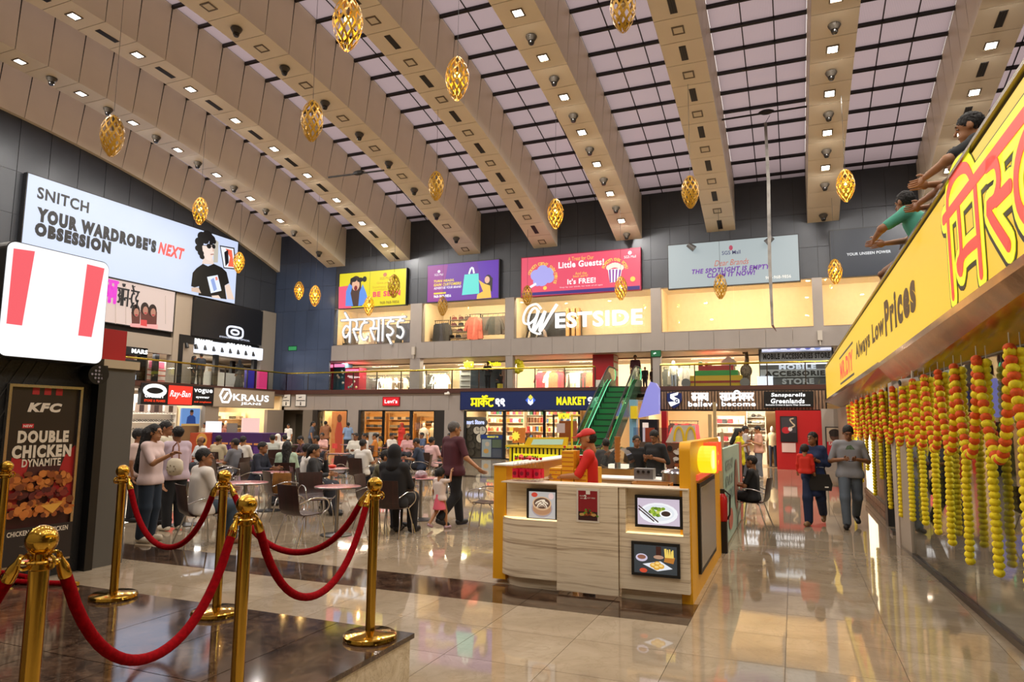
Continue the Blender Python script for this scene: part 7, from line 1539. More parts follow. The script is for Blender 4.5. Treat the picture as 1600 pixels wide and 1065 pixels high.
def person(lb, loc, face, H=1.68, pose='stand', arms=('down', 'down'), hs='short', hc='#15110f', skin=1, shirt='#d8d4cc', sleeve=.75, pants='#2a2c34', shoes='#1a1818', lean=0., look=(0, 0), fem=False, hem=.86, h=None, gp=None, seat=.46, skirt=None, long_top=0., beard=False, cap=None, child=False, grp=None, prints=None, covered=False, wd=1.):
    s = H/1.70; near = h is not None; h = h or .028; hh = .0095 if near else .016
    t = thing('person', lb, 'person', loc, math.radians(face), grp)
    sw = (.165 if fem else .19)*wd; hp = .095
    if pose == 'sit': pz = seat/s+.08
    else: pz = .93
    Rl = np.array(Matrix.Rotation(-lean, 3, 'X')); O = np.array([0, 0, pz])
    def up(x, y, z): return O+Rl@np.array([x, y, z])
    ch = up(0, 0, .36); nk = up(0, .0, .50); hd = up(0, .02+.0, .655)
    J = {}
    for i, sd in enumerate((-1, 1)):
        sh = up(sd*sw, 0, .46); a = ARMS[arms[i]] if isinstance(arms[i], str) else arms[i]
        J['sh', sd] = sh; J['el', sd] = sh+np.array([sd*a[0][0], a[0][1], a[0][2]]); J['wr', sd] = sh+np.array([sd*a[1][0], a[1][1], a[1][2]])
        if pose == 'sit': L = ((hp*.9, 0, pz), (.12, .40, pz+.0), (.11, .40+.02*sd, .09))
        elif pose == 'walk': L = ((hp*.9, 0, pz), (.10, .16 if sd > 0 else -.02, .50), (.09, .20 if sd > 0 else -.32, .09 if sd > 0 else .19))
        elif pose == 'walk2': L = ((hp*.9, 0, pz), (.10, -.01 if sd > 0 else .17, .50), (.09, -.30 if sd > 0 else .22, .17 if sd > 0 else .09))
        else: L = ((hp*.9, 0, pz), (.10, .02, .50), (.10, -.02, .09))
        for n_, q in zip(('hi', 'kn', 'an'), L): J[n_, sd] = np.array([sd*q[0], q[1], q[2]])
        fwd = np.array([.03*sd, .15, -.045]) if not (pose == 'walk' and sd < 0 or pose == 'walk2' and sd > 0) else np.array([.02*sd, .13, -.11])
        J['to', sd] = J['an', sd]+fwd; J['to', sd][2] = max(.035, J['to', sd][2])
    br = .105*wd
    tor = [('c', up(sd*.075*wd, 0, .02), up(sd*.085*wd, .0, .36), br*(1.02 if fem else .98), br*.95) for sd in (-1, 0, 1)]+[('c', J['sh', -1]*.9+nk*.1, J['sh', 1]*.9+nk*.1, .062*wd, .062*wd)]
    if fem: tor += [('e', up(sd*.07, .085, .32), (.06, .055, .06)) for sd in (-1, 1)]
    arm = lambda e: [x for sd in (-1, 1) for x in (('c', J['sh', sd], J['el', sd], .05*wd+e, .041+e), ('c', J['el', sd], J['wr', sd], .041+e, .028+e))]
    leg = lambda e, cut=1.: [x for sd in (-1, 1) for x in (('c', J['hi', sd], J['kn', sd], .088*wd+e, .06+e), ('c', J['kn', sd], J['kn', sd]+(J['an', sd]-J['kn', sd])*cut, .06+e, .045+e))]
    foot = lambda e: [('c', J['an', sd]+np.array([0, -.03, -.04]), J['to', sd], .042+e, .034+e) for sd in (-1, 1)]
    body = tor+[('c', nk-np.array([0, 0, .06]), hd-np.array([0, .02, .08]), .055, .052)]+arm(0)+leg(0)+foot(0)
    ms = mat(SK[skin], .5, name='skin')
    V, F = field(body, h, .03); parts = [(V*s, F, ms)]
    Rh = rotm(math.radians(look[0]), math.radians(look[1])); hsz = 1.0 if not child else 1.0
    hx = lambda A: ((np.asarray(A)*(1.03*(1 if not child else 1.28)))@Rh.T+hd)*s
    v, f = head_t(hh); parts.append((hx(v), f, ms)); parts.append((hx(EYW[0]), EYW[1], mat('#b5ada2', .5))); parts.append((hx(EYD[0]), EYD[1], mat('#17100c', .4))); parts.append((hx(LIP[0]), LIP[1], mat('#7d443c', .5)))
    for sd in (-1, 1):
        M = fmat(J['wr', sd]-J['el', sd]); A = HAND[0].copy()
        A[:, 0] *= sd*-1 if True else 1
        parts.append(((A*1.02@M.T+J['wr', sd])*s, [q[::-1] if sd > 0 else q for q in HAND[1]], ms))
    o = link('body', raw_mesh('body', parts), t)
    # clothes
    e = .012
    top = [(p[0], p[1], p[2], p[3]+e, p[4]+e) if p[0] == 'c' else (p[0], p[1], tuple(x+e for x in p[2])) for p in tor]+[('c', up(-.09*wd, .005, -.05), up(.09*wd, .005, -.05), .138*wd, .138*wd)]
    if covered or sleeve > 1: 
        for sd in (-1, 1): top += [('c', J['sh', sd], J['el', sd], .062*wd, .052), ('c', J['el', sd], J['el', sd]+(J['wr', sd]-J['el', sd])*min(1, max(0, sleeve-1)), .052, .042)]
    elif sleeve > 0:
        for sd in (-1, 1): top += [('c', J['sh', sd], J['sh', sd]+(J['el', sd]-J['sh', sd])*sleeve, .060*wd, .056)]
    if long_top: top += [('c', up(0, 0, .0), np.array([0, (.0 if pose != 'sit' else .2), pz-long_top]), .15, .18)]
    V, F = field(top, h, .03, [((0, 0, -1), -(pz-.10-long_top))]); link('shirt', raw_mesh('shirt', [(V*s, F, mat(shirt, .8, var=.06, scale=5))]), t)
    if prints: prints(t, s, up)
    if skirt:
        z0, r0 = skirt[1], skirt[2]; V, F = field([('c', np.array([0, 0, pz+.02]), np.array([0, .0, z0]), .13, r0)], h, .03, [((0, 0, -1), -z0)]); link('skirt', raw_mesh('skirt', [(V*s, F, mat(skirt[0], .8))]), t)
    if pants:
        lw = .022 if not fem else .03
        V, F = field([('c', np.array([-.06, 0, pz+.03]), np.array([.06, 0, pz+.03]), .118*wd, .118*wd)]+leg(lw, .98 if not child else .3), h, .03); link('trousers', raw_mesh('trousers', [(V*s, F, mat(pants, .85, var=.08, scale=6))]), t)
    V, F = field(foot(.009), min(h, .02), .02, [((0, 0, -1), -.004)]); 
    if shoes: link('shoes', raw_mesh('shoes', [(V*s, F, mat(shoes, .5))]), t)
    if hs and hs != 'bald' and not cap:
        v, f = hair(hs, hh); link('headscarf' if hs == 'scarf' else 'hair', raw_mesh('hair', [(hx(v), f, mat(hc, .7 if hs != 'scarf' else .85))]), t)
    if cap:
        v, f = hair('thin', hh); link('hair', raw_mesh('hair', [(hx(v), f, mat(hc, .7))]), t)
        v, f = field([('e', (0, -.014, .05), (.088, .104, .09)), ('c', (-.03, .09, .055), (.03, .09, .055), .04, .04)], hh, .02, [((0, 0, -1), -.05)])
        w_, g_ = mbvf(lambda m: m.prism([(-.07, .06), (.07, .06), (.06, .15), (.03, .185), (-.03, .185), (-.06, .15)], Fr((0, 0, .052), (1, 0, 0), (0, 1, 0)), 0, .012))
        link('cap', raw_mesh('cap', [(hx(v), f, mat(cap, .6)), (hx(w_), g_, mat(cap, .6))]), t)
    if beard:
        v, f = field([('e', (0, .03, -.062), (.062, .066, .066))], hh, .02, [((0, 0, 1), -.045)]); link('beard', raw_mesh('beard', [(hx(v*np.array([1.03, 1.04, 1.03])), f, mat('#1a1512', .8))]), t)
    return t
def ang(v): return math.degrees(math.atan2(-v[0], v[1]))
FACECAM = lambda p: ang((-p[0], -p[1]))
# ------------------------------------------------------------------ chairs and tables of the food court
def make_chair():
    t = thing('dining_chair', 'x', 'chair'); prof = [(.22, .445), (.18, .455), (0, .44), (-.16, .445), (-.205, .47), (-.225, .52), (-.24, .62), (-.27, .80), (-.285, .86)]
    V = []; F = []; n = 5
    for off in (0, -.012):
        for i, (y, z) in enumerate(prof):
            for k in range(n):
                x = -.21+.105*k; cv = .018*(1-(x/.21)**2)
                if z > .5: V.append((x*(1+.06*(z-.5)), y-cv+off*.9, z))
                else: V.append((x, y, z-cv*.6+off))
    m = len(prof)*n
    for i in range(len(prof)-1):
        for k in range(n-1): a = i*n+k; F.append((a, a+1, a+n+1, a+n)); F.append((m+a, m+a+n, m+a+n+1, m+a+1))
    rim = [i*n for i in range(len(prof))]+[(len(prof)-1)*n+k for k in range(1, n)]+[i*n+n-1 for i in range(len(prof)-2, -1, -1)]+[k for k in range(n-2, 0, -1)]
    for a, b in zip(rim, rim[1:]+rim[:1]): F.append((a, b, m+b, m+a))
    mb = MB(); mb.add(V, F); mb.build('seat_shell', M_MAROON, t, False, 50)
    for sx in (-1, 1):
        mb = MB(); mb.tube([(sx*.17, .12, .425), (sx*.19, .16, .41), (sx*.235, .20, .2), (sx*.245, .22, 0)], .011, 8); mb.build('leg', M_CHROME, t, False, 60)
        mb = MB(); mb.tube([(sx*.17, -.10, .425), (sx*.19, -.14, .40), (sx*.225, -.20, .2), (sx*.24, -.27, 0)], .011, 8); mb.build('leg', M_CHROME, t, False, 60)
        mb = MB(); P = spl([(sx*.19, .16, 0), (sx*.26, .24, 0), (sx*.27, .20, 0), (sx*.25, -.02, 0), (sx*.215, -.235, 0)]); Z = [z for z, in [(q[0],) for q in spl([(.41, 0), (.52, 0), (.64, 0), (.67, 0), (.60, 0)])]]
        mb.tube([(p[0], p[1], z) for p, z in zip(P, Z)], .011, 8); mb.build('armrest', M_CHROME, t, False, 60)
    mb = MB(); mb.tube([(-.17, .0, .425), (.17, .0, .425)], .011, 6); mb.build('cross_bar', M_CHROME, t, False)
    return t
def make_table():
    t = thing('cafe_table', 'x', 'table')
    mb = MB(); mb.lathe([(.33, .715), (.352, .722), (.352, .738), (.345, .742)], 32); mb.build('table_top', mat('#a8686a', .22, var=.25, scale=14), t, False, 40)
    mb = MB(); mb.lathe([(.353, .719), (.356, .722), (.356, .738), (.353, .741)], 32, cap=False); mb.build('rim', M_STEEL, t, False, 40)
    mb = MB(); mb.lathe([(.03, .03), (.03, .715)], 12); mb.build('column', M_STEEL, t, False, 40); mb = MB(); mb.lathe([(.24, 0), (.24, .012), (.05, .03), (.032, .04)], 24); mb.build('foot', mat('#3c3a3a', .3, .8), t, False, 40)
    return t
cp, tp = make_chair(), make_table(); cu = [0]; tu = [0]
OCC = []
def chair(x, y, face, lb=None, grp='dark maroon food court chairs'):
    g = grp
    if cu[0]: o = dup(cp, (x, y, 0), math.radians(face), lb, g)
    else: o = cp; cp.location = (x, y, 0); cp.rotation_euler = (0, 0, math.radians(face)); cp['label'] = lb; cp['group'] = g
    cu[0] += 1; OCC.append((x, y, .5)); return o
def table(x, y, lb, grp='round cafe tables'):
    if tu[0]: o = dup(tp, (x, y, 0), 0, lb, grp)
    else: o = tp; tp.location = (x, y, 0); tp['label'] = lb; tp['group'] = grp
    tu[0] += 1; OCC.append((x, y, .62)); return o
TB = [(528, 759, 'round pink-topped cafe table nearest the barrier ropes'), (424, 737, 'round pink cafe table behind the front row, left of the middle'), (384, 753, 'round pink cafe table right of the man in the white tee'), (292, 749, 'round pink cafe table behind the standing women'), (354, 721, 'round pink cafe table in front of the man in the pale shirt'), (530, 708, 'round pink cafe table before the moustached man'), (592, 699, 'round pink cafe table near the right jeans shop window'), (658, 746, 'round pink cafe table with a paper bag on it'), (519, 731, 'round pink cafe table beside the woman in the patterned top'), (612, 716, 'round pink cafe table before the woman in black'), (430, 706, 'round pink cafe table between the two facing couples'), (545, 694, 'round pink cafe table far back before the grey pier'), (470, 694, 'round pink cafe table far back left'), (700, 722, 'round pink cafe table behind the walking man'), (650, 700, 'round pink cafe table far back right'), (330, 700, 'round pink cafe table before the purple counter')]
tpos = []
for u, v, lb in TB:
    p = onZ(u, v, .742); table(p.x, p.y, lb); tpos.append((p.x, p.y))
def free(x, y, r=.42): return all((x-a)**2+(y-b)**2 > (r*.5+rr_)**2*.999 for a, b, rr_ in OCC)
SEATED = []
def sitter(lb, u, v, face, zh=1.16, own_chair=True, clb=None, ysh=0., **kw):
    p = onZ(u, v, zh); y = p.y+ysh; x = p.x*y/p.y
    for _ in range(6):
        if all((x-a)**2+(y-b)**2 > .30 for a, b in SEATED): break
        y += .3; x = p.x*y/p.y
    f = math.radians(face); hx_, hy_ = math.sin(f)*-.10, math.cos(f)*.10
    if own_chair: chair(x-hx_, y-hy_, face, clb or 'maroon chair under the '+' '.join(lb.split()[:12]))
    SEATED.append((x, y)); OCC.append((x, y, .5)); OCC.append((x-4*hx_*-1, y+3.5*hy_, .3))
    kw.setdefault('arms', ('table', 'table')); kw.setdefault('H', 1.66)
    return person(lb, (x-hx_, y-hy_, 0), face, pose='sit', **kw)
# front chairs
p = onZ(469, 815); p = onZ(462, 800, .45); chair(p.x+.12, p.y, -12, 'empty maroon chair in front of the nearest round table, its back to the ropes')
p = onZ(560, 800); chair(-5.95, 9.6, 60, 'empty maroon chair right of the nearest round table')
chair(-7.55, 9.7, -120, 'empty maroon chair left behind the nearest round table')
p = onZ(742, 795); chair(-4.75, 10.55, 95, 'empty maroon chair seen from the side right of the walking man')
# ---- seated crowd
sitter('balding man in a white t-shirt sitting with his back turned behind the second rope', 329, 716, -25, zh=1.2, clb='maroon chair under the balding man in the white t-shirt', hs='short', skin=1, shirt='#cfc8c0', pants='#3a4a5a', shoes='#7a5236', h=.018, H=1.74, wd=1.15, look=(-25, 5))
sitter('man in a pale checked shirt sitting facing the camera before the purple counter', 309, 690, 165, shirt='#c8ccd0', skin=0, hs='thin')
sitter('man in a beige shirt sitting with his back turned left of the hooded person', 345, 688, 10, shirt='#b8aa8c', skin=0)
sitter('person in a white hooded top sitting with the back turned', 383, 689, 10, shirt='#cfcac4', hs='short', sleeve=1.9, skin=1)
sitter('man in a dark navy shirt leaning towards the woman in mint green', 410, 700, -75, shirt='#1c2030', sleeve=1.8, skin=1, lean=.15)
sitter('man in a pale shirt facing left beside the man in navy', 424, 686, 60, shirt='#b4b8b0', skin=2)
sitter('woman in a mint green top with long dark hair seen from behind', 449, 700, 35, shirt='#a9c0a8', hs='long', fem=True, sleeve=1.7, skin=2)
sitter('person in a white headcloth sitting far back left of the corridor', 432, 672, 190, zh=1.42, shirt='#d8d4cc', hs='scarf', hc='#d8d4cc', skin=1)
sitter('man in a beige shirt bending forward beside the person in the headcloth', 447, 682, 70, zh=1.2, shirt='#b8b49c', skin=2, lean=.3)
sitter('person with dark hair and a brown top bowed low over a table', 476, 686, 150, shirt='#4a3040', skin=2, lean=.35, look=(0, -20))
sitter('person in a grey patterned shirt sitting beside the bowed person', 489, 688, 120, shirt='#5a5a6a', skin=1)
sitter('woman in a pink top sitting before the orange lit window', 502, 682, 200, shirt='#d8a8a0', hs='bun', fem=True, skin=1)
sitter('moustached man in a white shirt leaning back and facing the camera', 552, 682, 185, zh=1.22, shirt='#d0ccc0', skin=0, lean=-.12, H=1.74)
sitter('man in a white shirt sitting with his back turned, middle of the crowd', 571, 695, -5, shirt='#dcd8d2', skin=1)
sitter('person in a white top sitting behind the white-shirted back', 566, 683, 150, shirt='#d8d0c8', skin=1)
sitter('woman in an orange top sitting among the far tables', 582, 683, 120, shirt='#c87a30', skin=2, hs='bun', fem=True)
sitter('child with dark hair in an ochre top sitting at the far tables', 591, 686, 140, zh=1.0, shirt='#b88a30', skin=2, H=1.3, hs='bushy')
sitter('man in a white shirt sitting left of the woman in red', 615, 682, -100, shirt='#dcd6cc', skin=1)
sitter('man in a pink shirt sitting before the jeans shop mannequin', 636, 683, 190, shirt='#d0a0a0', skin=1)
sitter('dark-haired person in a blue shirt sitting right of the pink shirt', 656, 681, 150, shirt='#4a5a78', skin=1)
sitter('man in a dark plaid shirt looking down at a table', 653, 692, 110, shirt='#2a3448', skin=1, lean=.2, look=(0, -20))
sitter('woman in a black headscarf sitting with her back turned', 621, 697, 5, zh=1.36, H=1.84, clb='maroon chair under the woman in the black headscarf', shirt='#121216', hs='scarf', hc='#121216', fem=True, sleeve=1.9, pants='#1a1a1e', skin=2, h=.02, covered=True)
sitter('man in an olive t-shirt resting his face on his hand', 596, 713, -80, shirt='#55513a', skin=2, arms=('face', 'face'), lean=.3, h=.02, clb='maroon chair under the man in the olive t-shirt')
sitter('woman in a black patterned top talking beside the small round table', 499, 706, -60, zh=1.16, shirt='#2c2c2e', hs='tail', fem=True, sleeve=1.8, skin=2, arms=('face', 'table'), h=.02, clb='maroon chair under the woman in the black patterned top')
sitter('person in a white top half hidden by the woman in the patterned top', 488, 708, -40, shirt='#d8d4ce', skin=1)
sitter('man in a pink shirt with his back turned left of the walking man', 678, 690, -15, shirt='#d8b0b0', skin=1, wd=1.1)
sitter('woman in maroon sitting beside the framed notice at the grey pier', 700, 682, 170, shirt='#5a2428', skin=0, hs='tail', fem=True)
sitter('child in a black top on the chair right of the purple counter', 405, 676, 20, zh=1.0, shirt='#1c1c20', skin=2, H=1.3)
sitter('man in a grey shirt at the far left table', 362, 694, 100, shirt='#6a6a70', skin=1, own_chair=True)
# more empty chairs round the tables
k_ = 0; rc = random.Random(11)
for ti, (x, y) in enumerate(tpos):
    for a in (20, 110, 200, 290):
        a2 = math.radians(a+rc.uniform(-18, 18)); cx, cy = x+.66*math.sin(a2), y+.66*math.cos(a2)
        if y < 8.4 or not free(cx, cy, .42): continue
        chair(cx, cy, math.degrees(math.atan2(-(x-cx), (y-cy))), 'empty maroon chair %s the %s' % ({20: 'behind', 110: 'right of', 200: 'in front of', 290: 'left of'}[a], TB[ti][2])); k_ += 1
for u, v, fc, lb in ((479, 772, 10, 'empty maroon chair with its back to the camera behind the nearest round table, left'), (548, 768, -15, 'empty maroon chair behind the nearest round table, right, before the olive man'), (381, 752, 15, 'empty maroon chair with its back turned, right of the white-tee man'), (662, 768, 30, 'empty maroon chair left of the toddler'), (700, 748, 160, 'empty maroon chair behind the toddler and the walking man'), (440, 742, -20, 'empty maroon chair behind the paper shopping bag'), (520, 738, 175, 'empty maroon chair near the woman in the patterned top'), (352, 745, -30, 'empty maroon chair beyond the white-tee man')):
    p = onZ(u, v, .45)
    if free(p.x, p.y, .3): chair(p.x, p.y, fc, lb)
t = thing('shopping_bag', 'brown and yellow paper shopping bag on the chair left of the front chair', 'bag', (*onZ(425, 762, .5).xy, 0)); c = onZ(440, 762, .55); t.location = (c.x, c.y, .62)
mb = MB(); mb.hexa([(-.16, -.07, 0), (.16, -.07, 0), (-.16, .07, 0), (.16, .07, 0), (-.18, -.03, .36), (.18, -.03, .36), (-.18, .03, .36), (.18, .03, .36)]); mb.build('body', mat('#8a5a20', .6, var=.4, scale=6), t, False); mb = MB(); mb.tube([(-.06, 0, .35), (-.04, 0, .44), (.04, 0, .44), (.06, 0, .35)], .006, 5); mb.build('handle', M_BLACK, t, False); t.location.z = .455
q = chair(c.x, c.y, -30, 'maroon chair carrying the brown paper shopping bag')
t = thing('plastic_bag', 'crumpled clear and pink plastic bag on the table behind the toddler', 'bag', (*tpos[7], .742)); mb = MB(); mb.ell((0, 0, .06), (.12, .09, .07), 9, 6); mb.V = [(a+random.uniform(-.015, .015), b+random.uniform(-.015, .015), max(0, c_+random.uniform(-.015, .015))) for a, b, c_ in mb.V]; mb.build('film', mat('#b8a8b0', .3, var=.4, scale=12), t, False)
t = thing('food_bag', 'small red food packet on the table beside the patterned top', 'packet', (*tpos[8], .742)); mb = MB(); mb.ell((0, 0, .04), (.10, .07, .04), 9, 6); mb.build('packet', mat('#c83a20', .5), t, False, 60)
# ---- standing people
def stander(lb, u, vtop, face, Y=None, vfoot=None, H=1.68, **kw):
    if vfoot: p = onZ(u, vfoot, 0.)
    else: p = onY(u, vtop, Y); p.z = 0
    return person(lb, (p.x, p.y, 0), face, H=H, **kw)
p = onZ(228, 846); W1 = person('woman with very long dark hair in a pale pink top and wide dark jeans', (p.x, p.y, 0), -75, H=1.66, pose='stand', arms=('down', ((.04, .16, -.24), (-.02, .38, -.12))), hs='verylong', fem=True, skin=2, shirt='#d0b8b4', sleeve=.9, pants='#1e2a38', shoes='#c8bca8', h=.016, wd=.98)
p = onZ(268, 828); W2 = person('woman with a hair bun in a lavender tee and black wide trousers', (p.x, p.y, 0), 75, H=1.62, arms=(((.06, .10, -.24), (-.12, .26, -.12)), ((.06, .06, -.27), (-.06, .22, -.18))), hs='bun', fem=True, skin=0, shirt='#c0aebc', sleeve=.95, pants='#14161a', shoes='#d8d0c0', h=.016, wd=1.08)
p = onZ(248, 818); person('woman in a pale cream tee standing behind the long-haired woman', (p.x, p.y, 0), -60, H=1.70, hs='tail', fem=True, skin=1, shirt='#cfc8b0', pants='#22242a', h=.022)
p = onZ(213, 815); person('person in a dark top standing half hidden by the grey pillar', (p.x-.1, p.y, 0), -60, H=1.55, hs='bushy', skin=1, shirt='#c8b0a8', pants='#202228')
t = thing('handbag', 'cream shoulder bag with small cut-outs on the arm of the woman in lavender', 'bag', (W2.location.x+.16, W2.location.y-.16, .87)); mb = MB(); mb.lathe([(.03, 0), (.13, .02), (.17, .1), (.15, .22), (.08, .27)], 16); mb.V = [(a, b*.42, c_) for a, b, c_ in mb.V]; mb.build('body', mat('#cfc4ac', .6), t, False, 60)
mb = MB(); mb.tube([(-.08, 0, .25), (-.06, 0, .45), (0, .02, .52), (.06, 0, .45), (.08, 0, .25)], .012, 6); mb.build('strap', mat('#8a5a44', .6), t, False, 60)
for i in range(7): a = i*.9; mb = MB(); mb.cyl((.09*math.cos(a), -.068, .11+.05*math.sin(a)), (.09*math.cos(a), -.075, .11+.05*math.sin(a)), .012, .012, 8); mb.build('cut_out', mat('#8a7c64', .6), t, False)
p = onZ(706, 822); MW = person('man with grey hair in a maroon tee and black trousers walking away', (p.x, p.y, 0), -28, H=1.74, pose='walk2', arms=('down', ((.14, .02, -.26), (.30, .14, -.42))), hs='short', hc='#5a5654', skin=2, shirt='#4a1a26', sleeve=.85, pants='#15161a', shoes='#1c1c20', h=.016, wd=1.08, look=(-10, 0))
p = onZ(686, 826); person('toddler in a white top and pink skirt walking beside the man in maroon', (p.x, p.y, 0), -15, H=.95, pose='walk', arms=('down', 'up'), hs='bushy', skin=2, shirt='#d8c8c0', sleeve=.8, pants=None, skirt=('#e0647a', .56, .2), shoes='#b89aa8', h=.018, child=True, wd=1.0)
p = onZ(1275, 820); WC = person('woman in a navy tunic and trousers carrying a child, walking towards the camera', (p.x, p.y, 0), FACECAM(p)-8, H=1.62, pose='walk', arms=('hold', 'hold'), hs='tail', fem=True, skin=1, shirt='#1c2c54', sleeve=1.6, pants='#1a2848', shoes='#8a6a48', h=.016, long_top=.30, look=(-25, 5))
person('small child in a red vest with white sleeves held against her shoulder', (p.x-.14, p.y-.26, .62), FACECAM(p)+170, H=.92, pose='sit', seat=.30, arms=('small', 'small'), hs='bushy', hc='#2a211c', skin=2, shirt='#d02a18', sleeve=1.9, pants='#2a3a6a', shoes='#e0d8d0', h=.018, child=True)
t = thing('handbag', 'black handbag hanging from the arm of the woman in navy', 'bag', (p.x+.10, p.y-.24, .62)); mb = MB(); mb.prism([(-.17, 0), (.17, 0), (.19, .12), (.14, .28), (-.14, .28), (-.19, .12)], back((0, .05, 0)), -.1, 0); mb.build('body', mat('#101012', .5), t, False, 40); mb = MB(); mb.tube([(-.09, 0, .27), (-.06, 0, .4), (.06, 0, .4), (.09, 0, .27)], .012, 6); mb.build('strap', M_BLACK, t, False, 40); mb = MB(); mb.box(.06, .12, -.055, -.05, .06, .08); mb.build('tag', M_WHITE, t, False)
p = onZ(1332, 824)
def tee_print(t, s_, up):
    c = up(0, .098, .36)*s_; mb = MB(); mb.prism([(-.09, -.03), (.02, -.05), (.09, .02), (.03, .10), (-.03, .08)], Fr(c, (-1, 0, 0), (0, 0, 1)), -.02, .012); mb.build('shirt_print', mat('#5a7058', .8, var=.5, scale=30), t, False)
MP = person('man in a grey tee and grey-blue jeans looking down at his phone while walking', (p.x, p.y, 0), FACECAM(p)+4, H=1.74, pose='walk', arms=(((.10, .0, -.28), (-.10, .22, -.24)), ((.10, .0, -.28), (-.10, .22, -.24))), hs='short', skin=1, shirt='#8b8c92', sleeve=.9, pants='#5a6470', shoes='#1a1718', h=.016, wd=1.0, look=(0, -24), prints=tee_print)
f = math.radians(FACECAM(p)+4); t = thing('phone', 'dark mobile phone in the hands of the man in the grey tee', 'phone', (p.x-math.sin(f)*.30, p.y+math.cos(f)*.30, 1.145), f); mb = MB(); mb.box(-.04, .04, -.05, .07, 0, .01); mb.build('case', M_BLACK, t, False); mb = MB(); mb.box(-.036, .036, -.046, .066, .01, .011); mb.build('screen', E_('#8a94a8', .5), t, False)
p = onZ(1187, 747); person('man in a peach tee and grey jeans standing and eating near the sports shop', (p.x, p.y, 0), 110, H=1.70, arms=('phone', 'hold'), shirt='#d09a84', pants='#6a6e78', shoes='#b8b0a8', skin=2, look=(0, -15), h=.022)
person('man in a pale grey shirt beside the man in peach', (p.x-.42, p.y+.15, 0), -80, H=1.70, arms=('face', 'down'), shirt='#b0aaa8', pants='#4a4c54', skin=0)
p = onZ(1157, 752); person('woman in a bright yellow kurta near the sports shop', (p.x, p.y, 0), -100, H=1.62, arms=('phone', 'phone'), hs='long', fem=True, shirt='#c8bc1c', sleeve=.9, long_top=.3, pants='#1c1c1c', skin=2, h=.022, look=(0, -20))
p = onZ(1160, 779, .1); sitter('person in black sitting on the chair beyond the mint board', 1166, 722, 80, zh=1.1, shirt='#141418', pants='#1a1a1e', skin=1, H=1.5, clb='chrome and maroon chair beyond the mint board')
# far standers
for lb, u, v, Y, face, kw in (('man in a brown shirt talking on the phone before the orange window', 509, 657, 28.6, 30, dict(shirt='#8a5a3a', arms=('down', 'face'), skin=1, H=1.72)), ('woman in a blue-grey top leaning at the corridor mouth', 487, 656, 28.4, -60, dict(shirt='#4a5466', hs='tail', fem=True, skin=2, lean=.12, H=1.70)), ('man in a pale blue shirt standing at the grey pier', 544, 660, 28.8, 60, dict(shirt='#7a94b8', H=1.66, skin=0, arms=('hold', 'hold'))), ('woman in a long red dress before the jeans shop', 628, 659, 29.2, 160, dict(shirt='#c02a20', hs='scarf', hc='#a83a28', fem=True, pants=None, skirt=('#c02a20', .05, .26), skin=1, H=1.68)), ('man in a white tee standing at the corridor mouth', 451, 664, 28.6, 180, dict(shirt='#d8d8d4', H=1.55, skin=2)), ('shop assistant behind the purple counter, left of the lit screen', 321, 658, 23.2, 170, dict(shirt='#b8a890', H=1.6, skin=1)), ('second shop assistant behind the purple counter, right of the lit screen', 347, 658, 23.2, 190, dict(shirt='#a86a5a', H=1.6, skin=1))):
    p = onY(u, v, Y); person(lb, (p.x, Y, 0), face, **kw)
# kiosk staff
person('kiosk man in a red polo shirt and red cap working behind the counter', (-2.36, 8.3, 0), 106, H=1.66, arms=(((.05, .14, -.24), (-.04, .34, -.26)), ((.05, .14, -.24), (-.06, .34, -.28))), shirt='#c41e18', cap='#c41e18', sleeve=.95, pants='#1e1e24', skin=2, h=.014, look=(0, -12))
p = onY(1021, 690, 12.6); person('young man in a black tee looking down behind the burger counter', (p.x, 12.75, 0), 150, H=1.62, arms=('hold', 'hold'), shirt='#121214', sleeve=1.0, pants='#1a1a1e', skin=1, h=.018, look=(15, -25))
p = onY(947, 700, 13); person('person with dark hair half hidden behind the display case', (p.x, 13.0, 0), 20, H=1.45, shirt='#3a3a3a', skin=1); p = onY(991, 690, 12.8); person('person in black behind the display case, left of the man in the black tee', (p.x, 13.0, 0), 200, H=1.52, shirt='#141416', skin=1)
p = onY(822, 690, 21.6); person('kiosk worker bent behind the yellow striped counter', (p.x, 21.8, 0), 150, H=1.45, shirt='#2a2420', cap='#b84a28', skin=1)
# ---- balcony people (the balcony reads small: bodies scaled to the railing)
BSC = .80
for lb, u, Y, face, kw in (('man in a red jacket at the left corner of the balcony', 466, 31.0, 60, dict(shirt='#b81c24', sleeve=1.9, pants='#2a3040', skin=1)), ('man in black standing before the snack kiosk on the balcony', 762, 31.1, 170, dict(shirt='#16161a', sleeve=1.8, pants='#16161a', skin=1, arms=('hold', 'face'))), ('man in a maroon shirt at the head of the escalator', 993, 31.2, 190, dict(shirt='#4a1c26', sleeve=.9, pants='#5a5248', skin=1, H=1.9)), ('dark-haired person behind the escalator handrail, left of two', 1008, 32.2, 180, dict(shirt='#2a2a2c', H=1.3)), ('dark-haired person behind the escalator handrail, right of two', 1020, 32.2, 180, dict(shirt='#3a2a2a', H=1.2))):
    p = onY(u, 600, Y); H = kw.pop('H', 1.72)*BSC; person(lb, (p.x, Y, ZS), face, H=H, **kw)
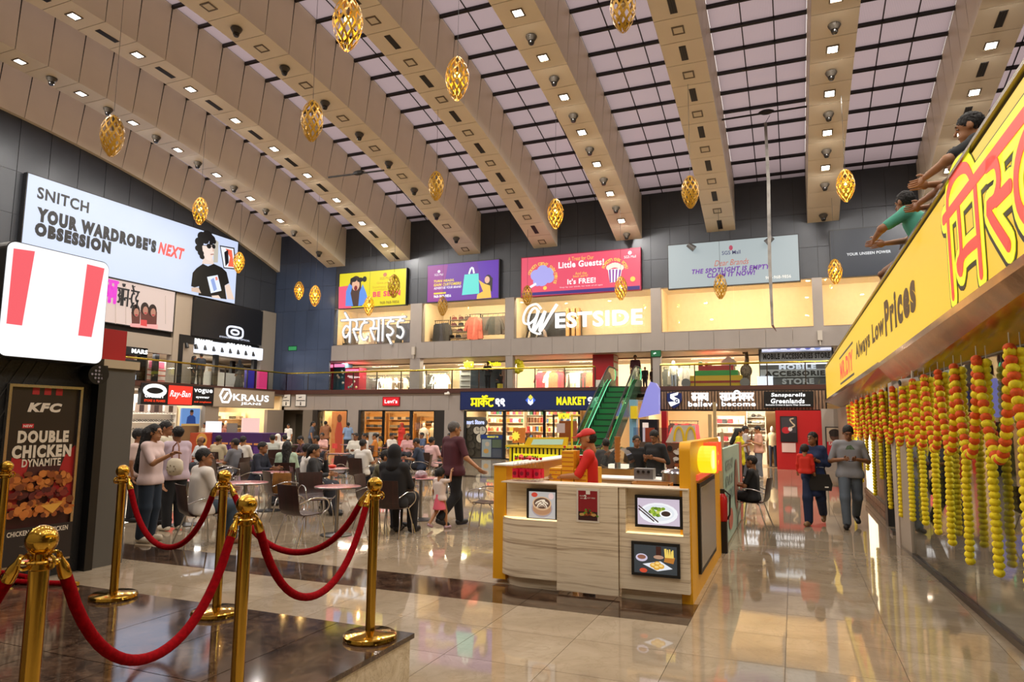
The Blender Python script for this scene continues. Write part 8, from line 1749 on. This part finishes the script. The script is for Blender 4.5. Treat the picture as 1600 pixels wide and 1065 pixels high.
p = onY(782, 600, 31.1); person('child in black sitting on a stool before the snack kiosk', (p.x, 31.1, ZS), 60, H=1.05, pose='sit', seat=.3, shirt='#16161a', pants='#1a1a1e', skin=1, arms=('table', 'table')); mb = MB(); mb.cyl((p.x, 31.05, ZS), (p.x, 31.05, ZS+.28), .14, .14, 14); mb.single('stool', mat('#c8b838', .5), 'round stool under the child on the balcony', 'stool')
for lb, u, X, face, kw in (('man in a dark grey shirt standing close to the woman on the left balcony', 312, -26.4, 80, dict(shirt='#2c3038', pants='#15151a', H=1.8)), ('woman in black standing close to the man on the left balcony', 301, -26.35, -60, dict(shirt='#15151a', hs='long', fem=True, pants='#101014', H=1.62, sleeve=1.8)), ('woman in a black full-length robe and headscarf on the left balcony', 373, -26.4, 70, dict(shirt='#0e0e12', hs='scarf', hc='#0e0e12', fem=True, pants=None, skirt=('#0e0e12', .04, .28), sleeve=1.9, H=1.7))):
    q = onX(u, 600, X); H = kw.pop('H')*.86; person(lb, (X, q.y, ZS), face, H=H, **kw)
# ---- onlookers leaning over the yellow fascia
RZ = 2.76
for lb, u, v, X, face, kw in (('man with short hair in a black tee leaning over the yellow fascia, nearest', 1520, 200, 1.62, 75, dict(shirt='#16181c', skin=2, lean=.14, H=1.86, arms=('rest', 'rest'), look=(0, -10), h=.018)), ('woman leaning over the yellow fascia between the two men', 1500, 238, 1.62, 78, dict(shirt='#3a3430', hs='bun', fem=True, skin=1, lean=.16, H=1.74, arms=('rest', 'rest'), look=(0, -12), h=.018)),
    ('man in a teal t-shirt leaning over the yellow fascia', 1440, 305, 1.50, 60, dict(shirt='#4ea08a', skin=1, lean=.40, H=1.86, arms=('rest', 'rest'), look=(-20, -5), h=.018, wd=1.12)), ('man in a brown shirt behind the yellow fascia, farthest', 1411, 372, 1.62, 40, dict(shirt='#8a6a58', skin=0, lean=.1, H=1.74, arms=('rest', 'rest'), h=.02))):
    q = onX(u, v, X); person(lb, (X+.10, q.y, RZ), face, **kw)
t = thing('upper_railing', 'chrome-edged glass parapet rail on top of the yellow fascia', 'railing', (1.5, 14, RZ)); mb = MB(); mb.tube([FA+Vector((.12, 0, FH+.04)), FB+Vector((.12, 0, FH+.04))], .02, 8); mb.build('rail', M_CHROME, t)
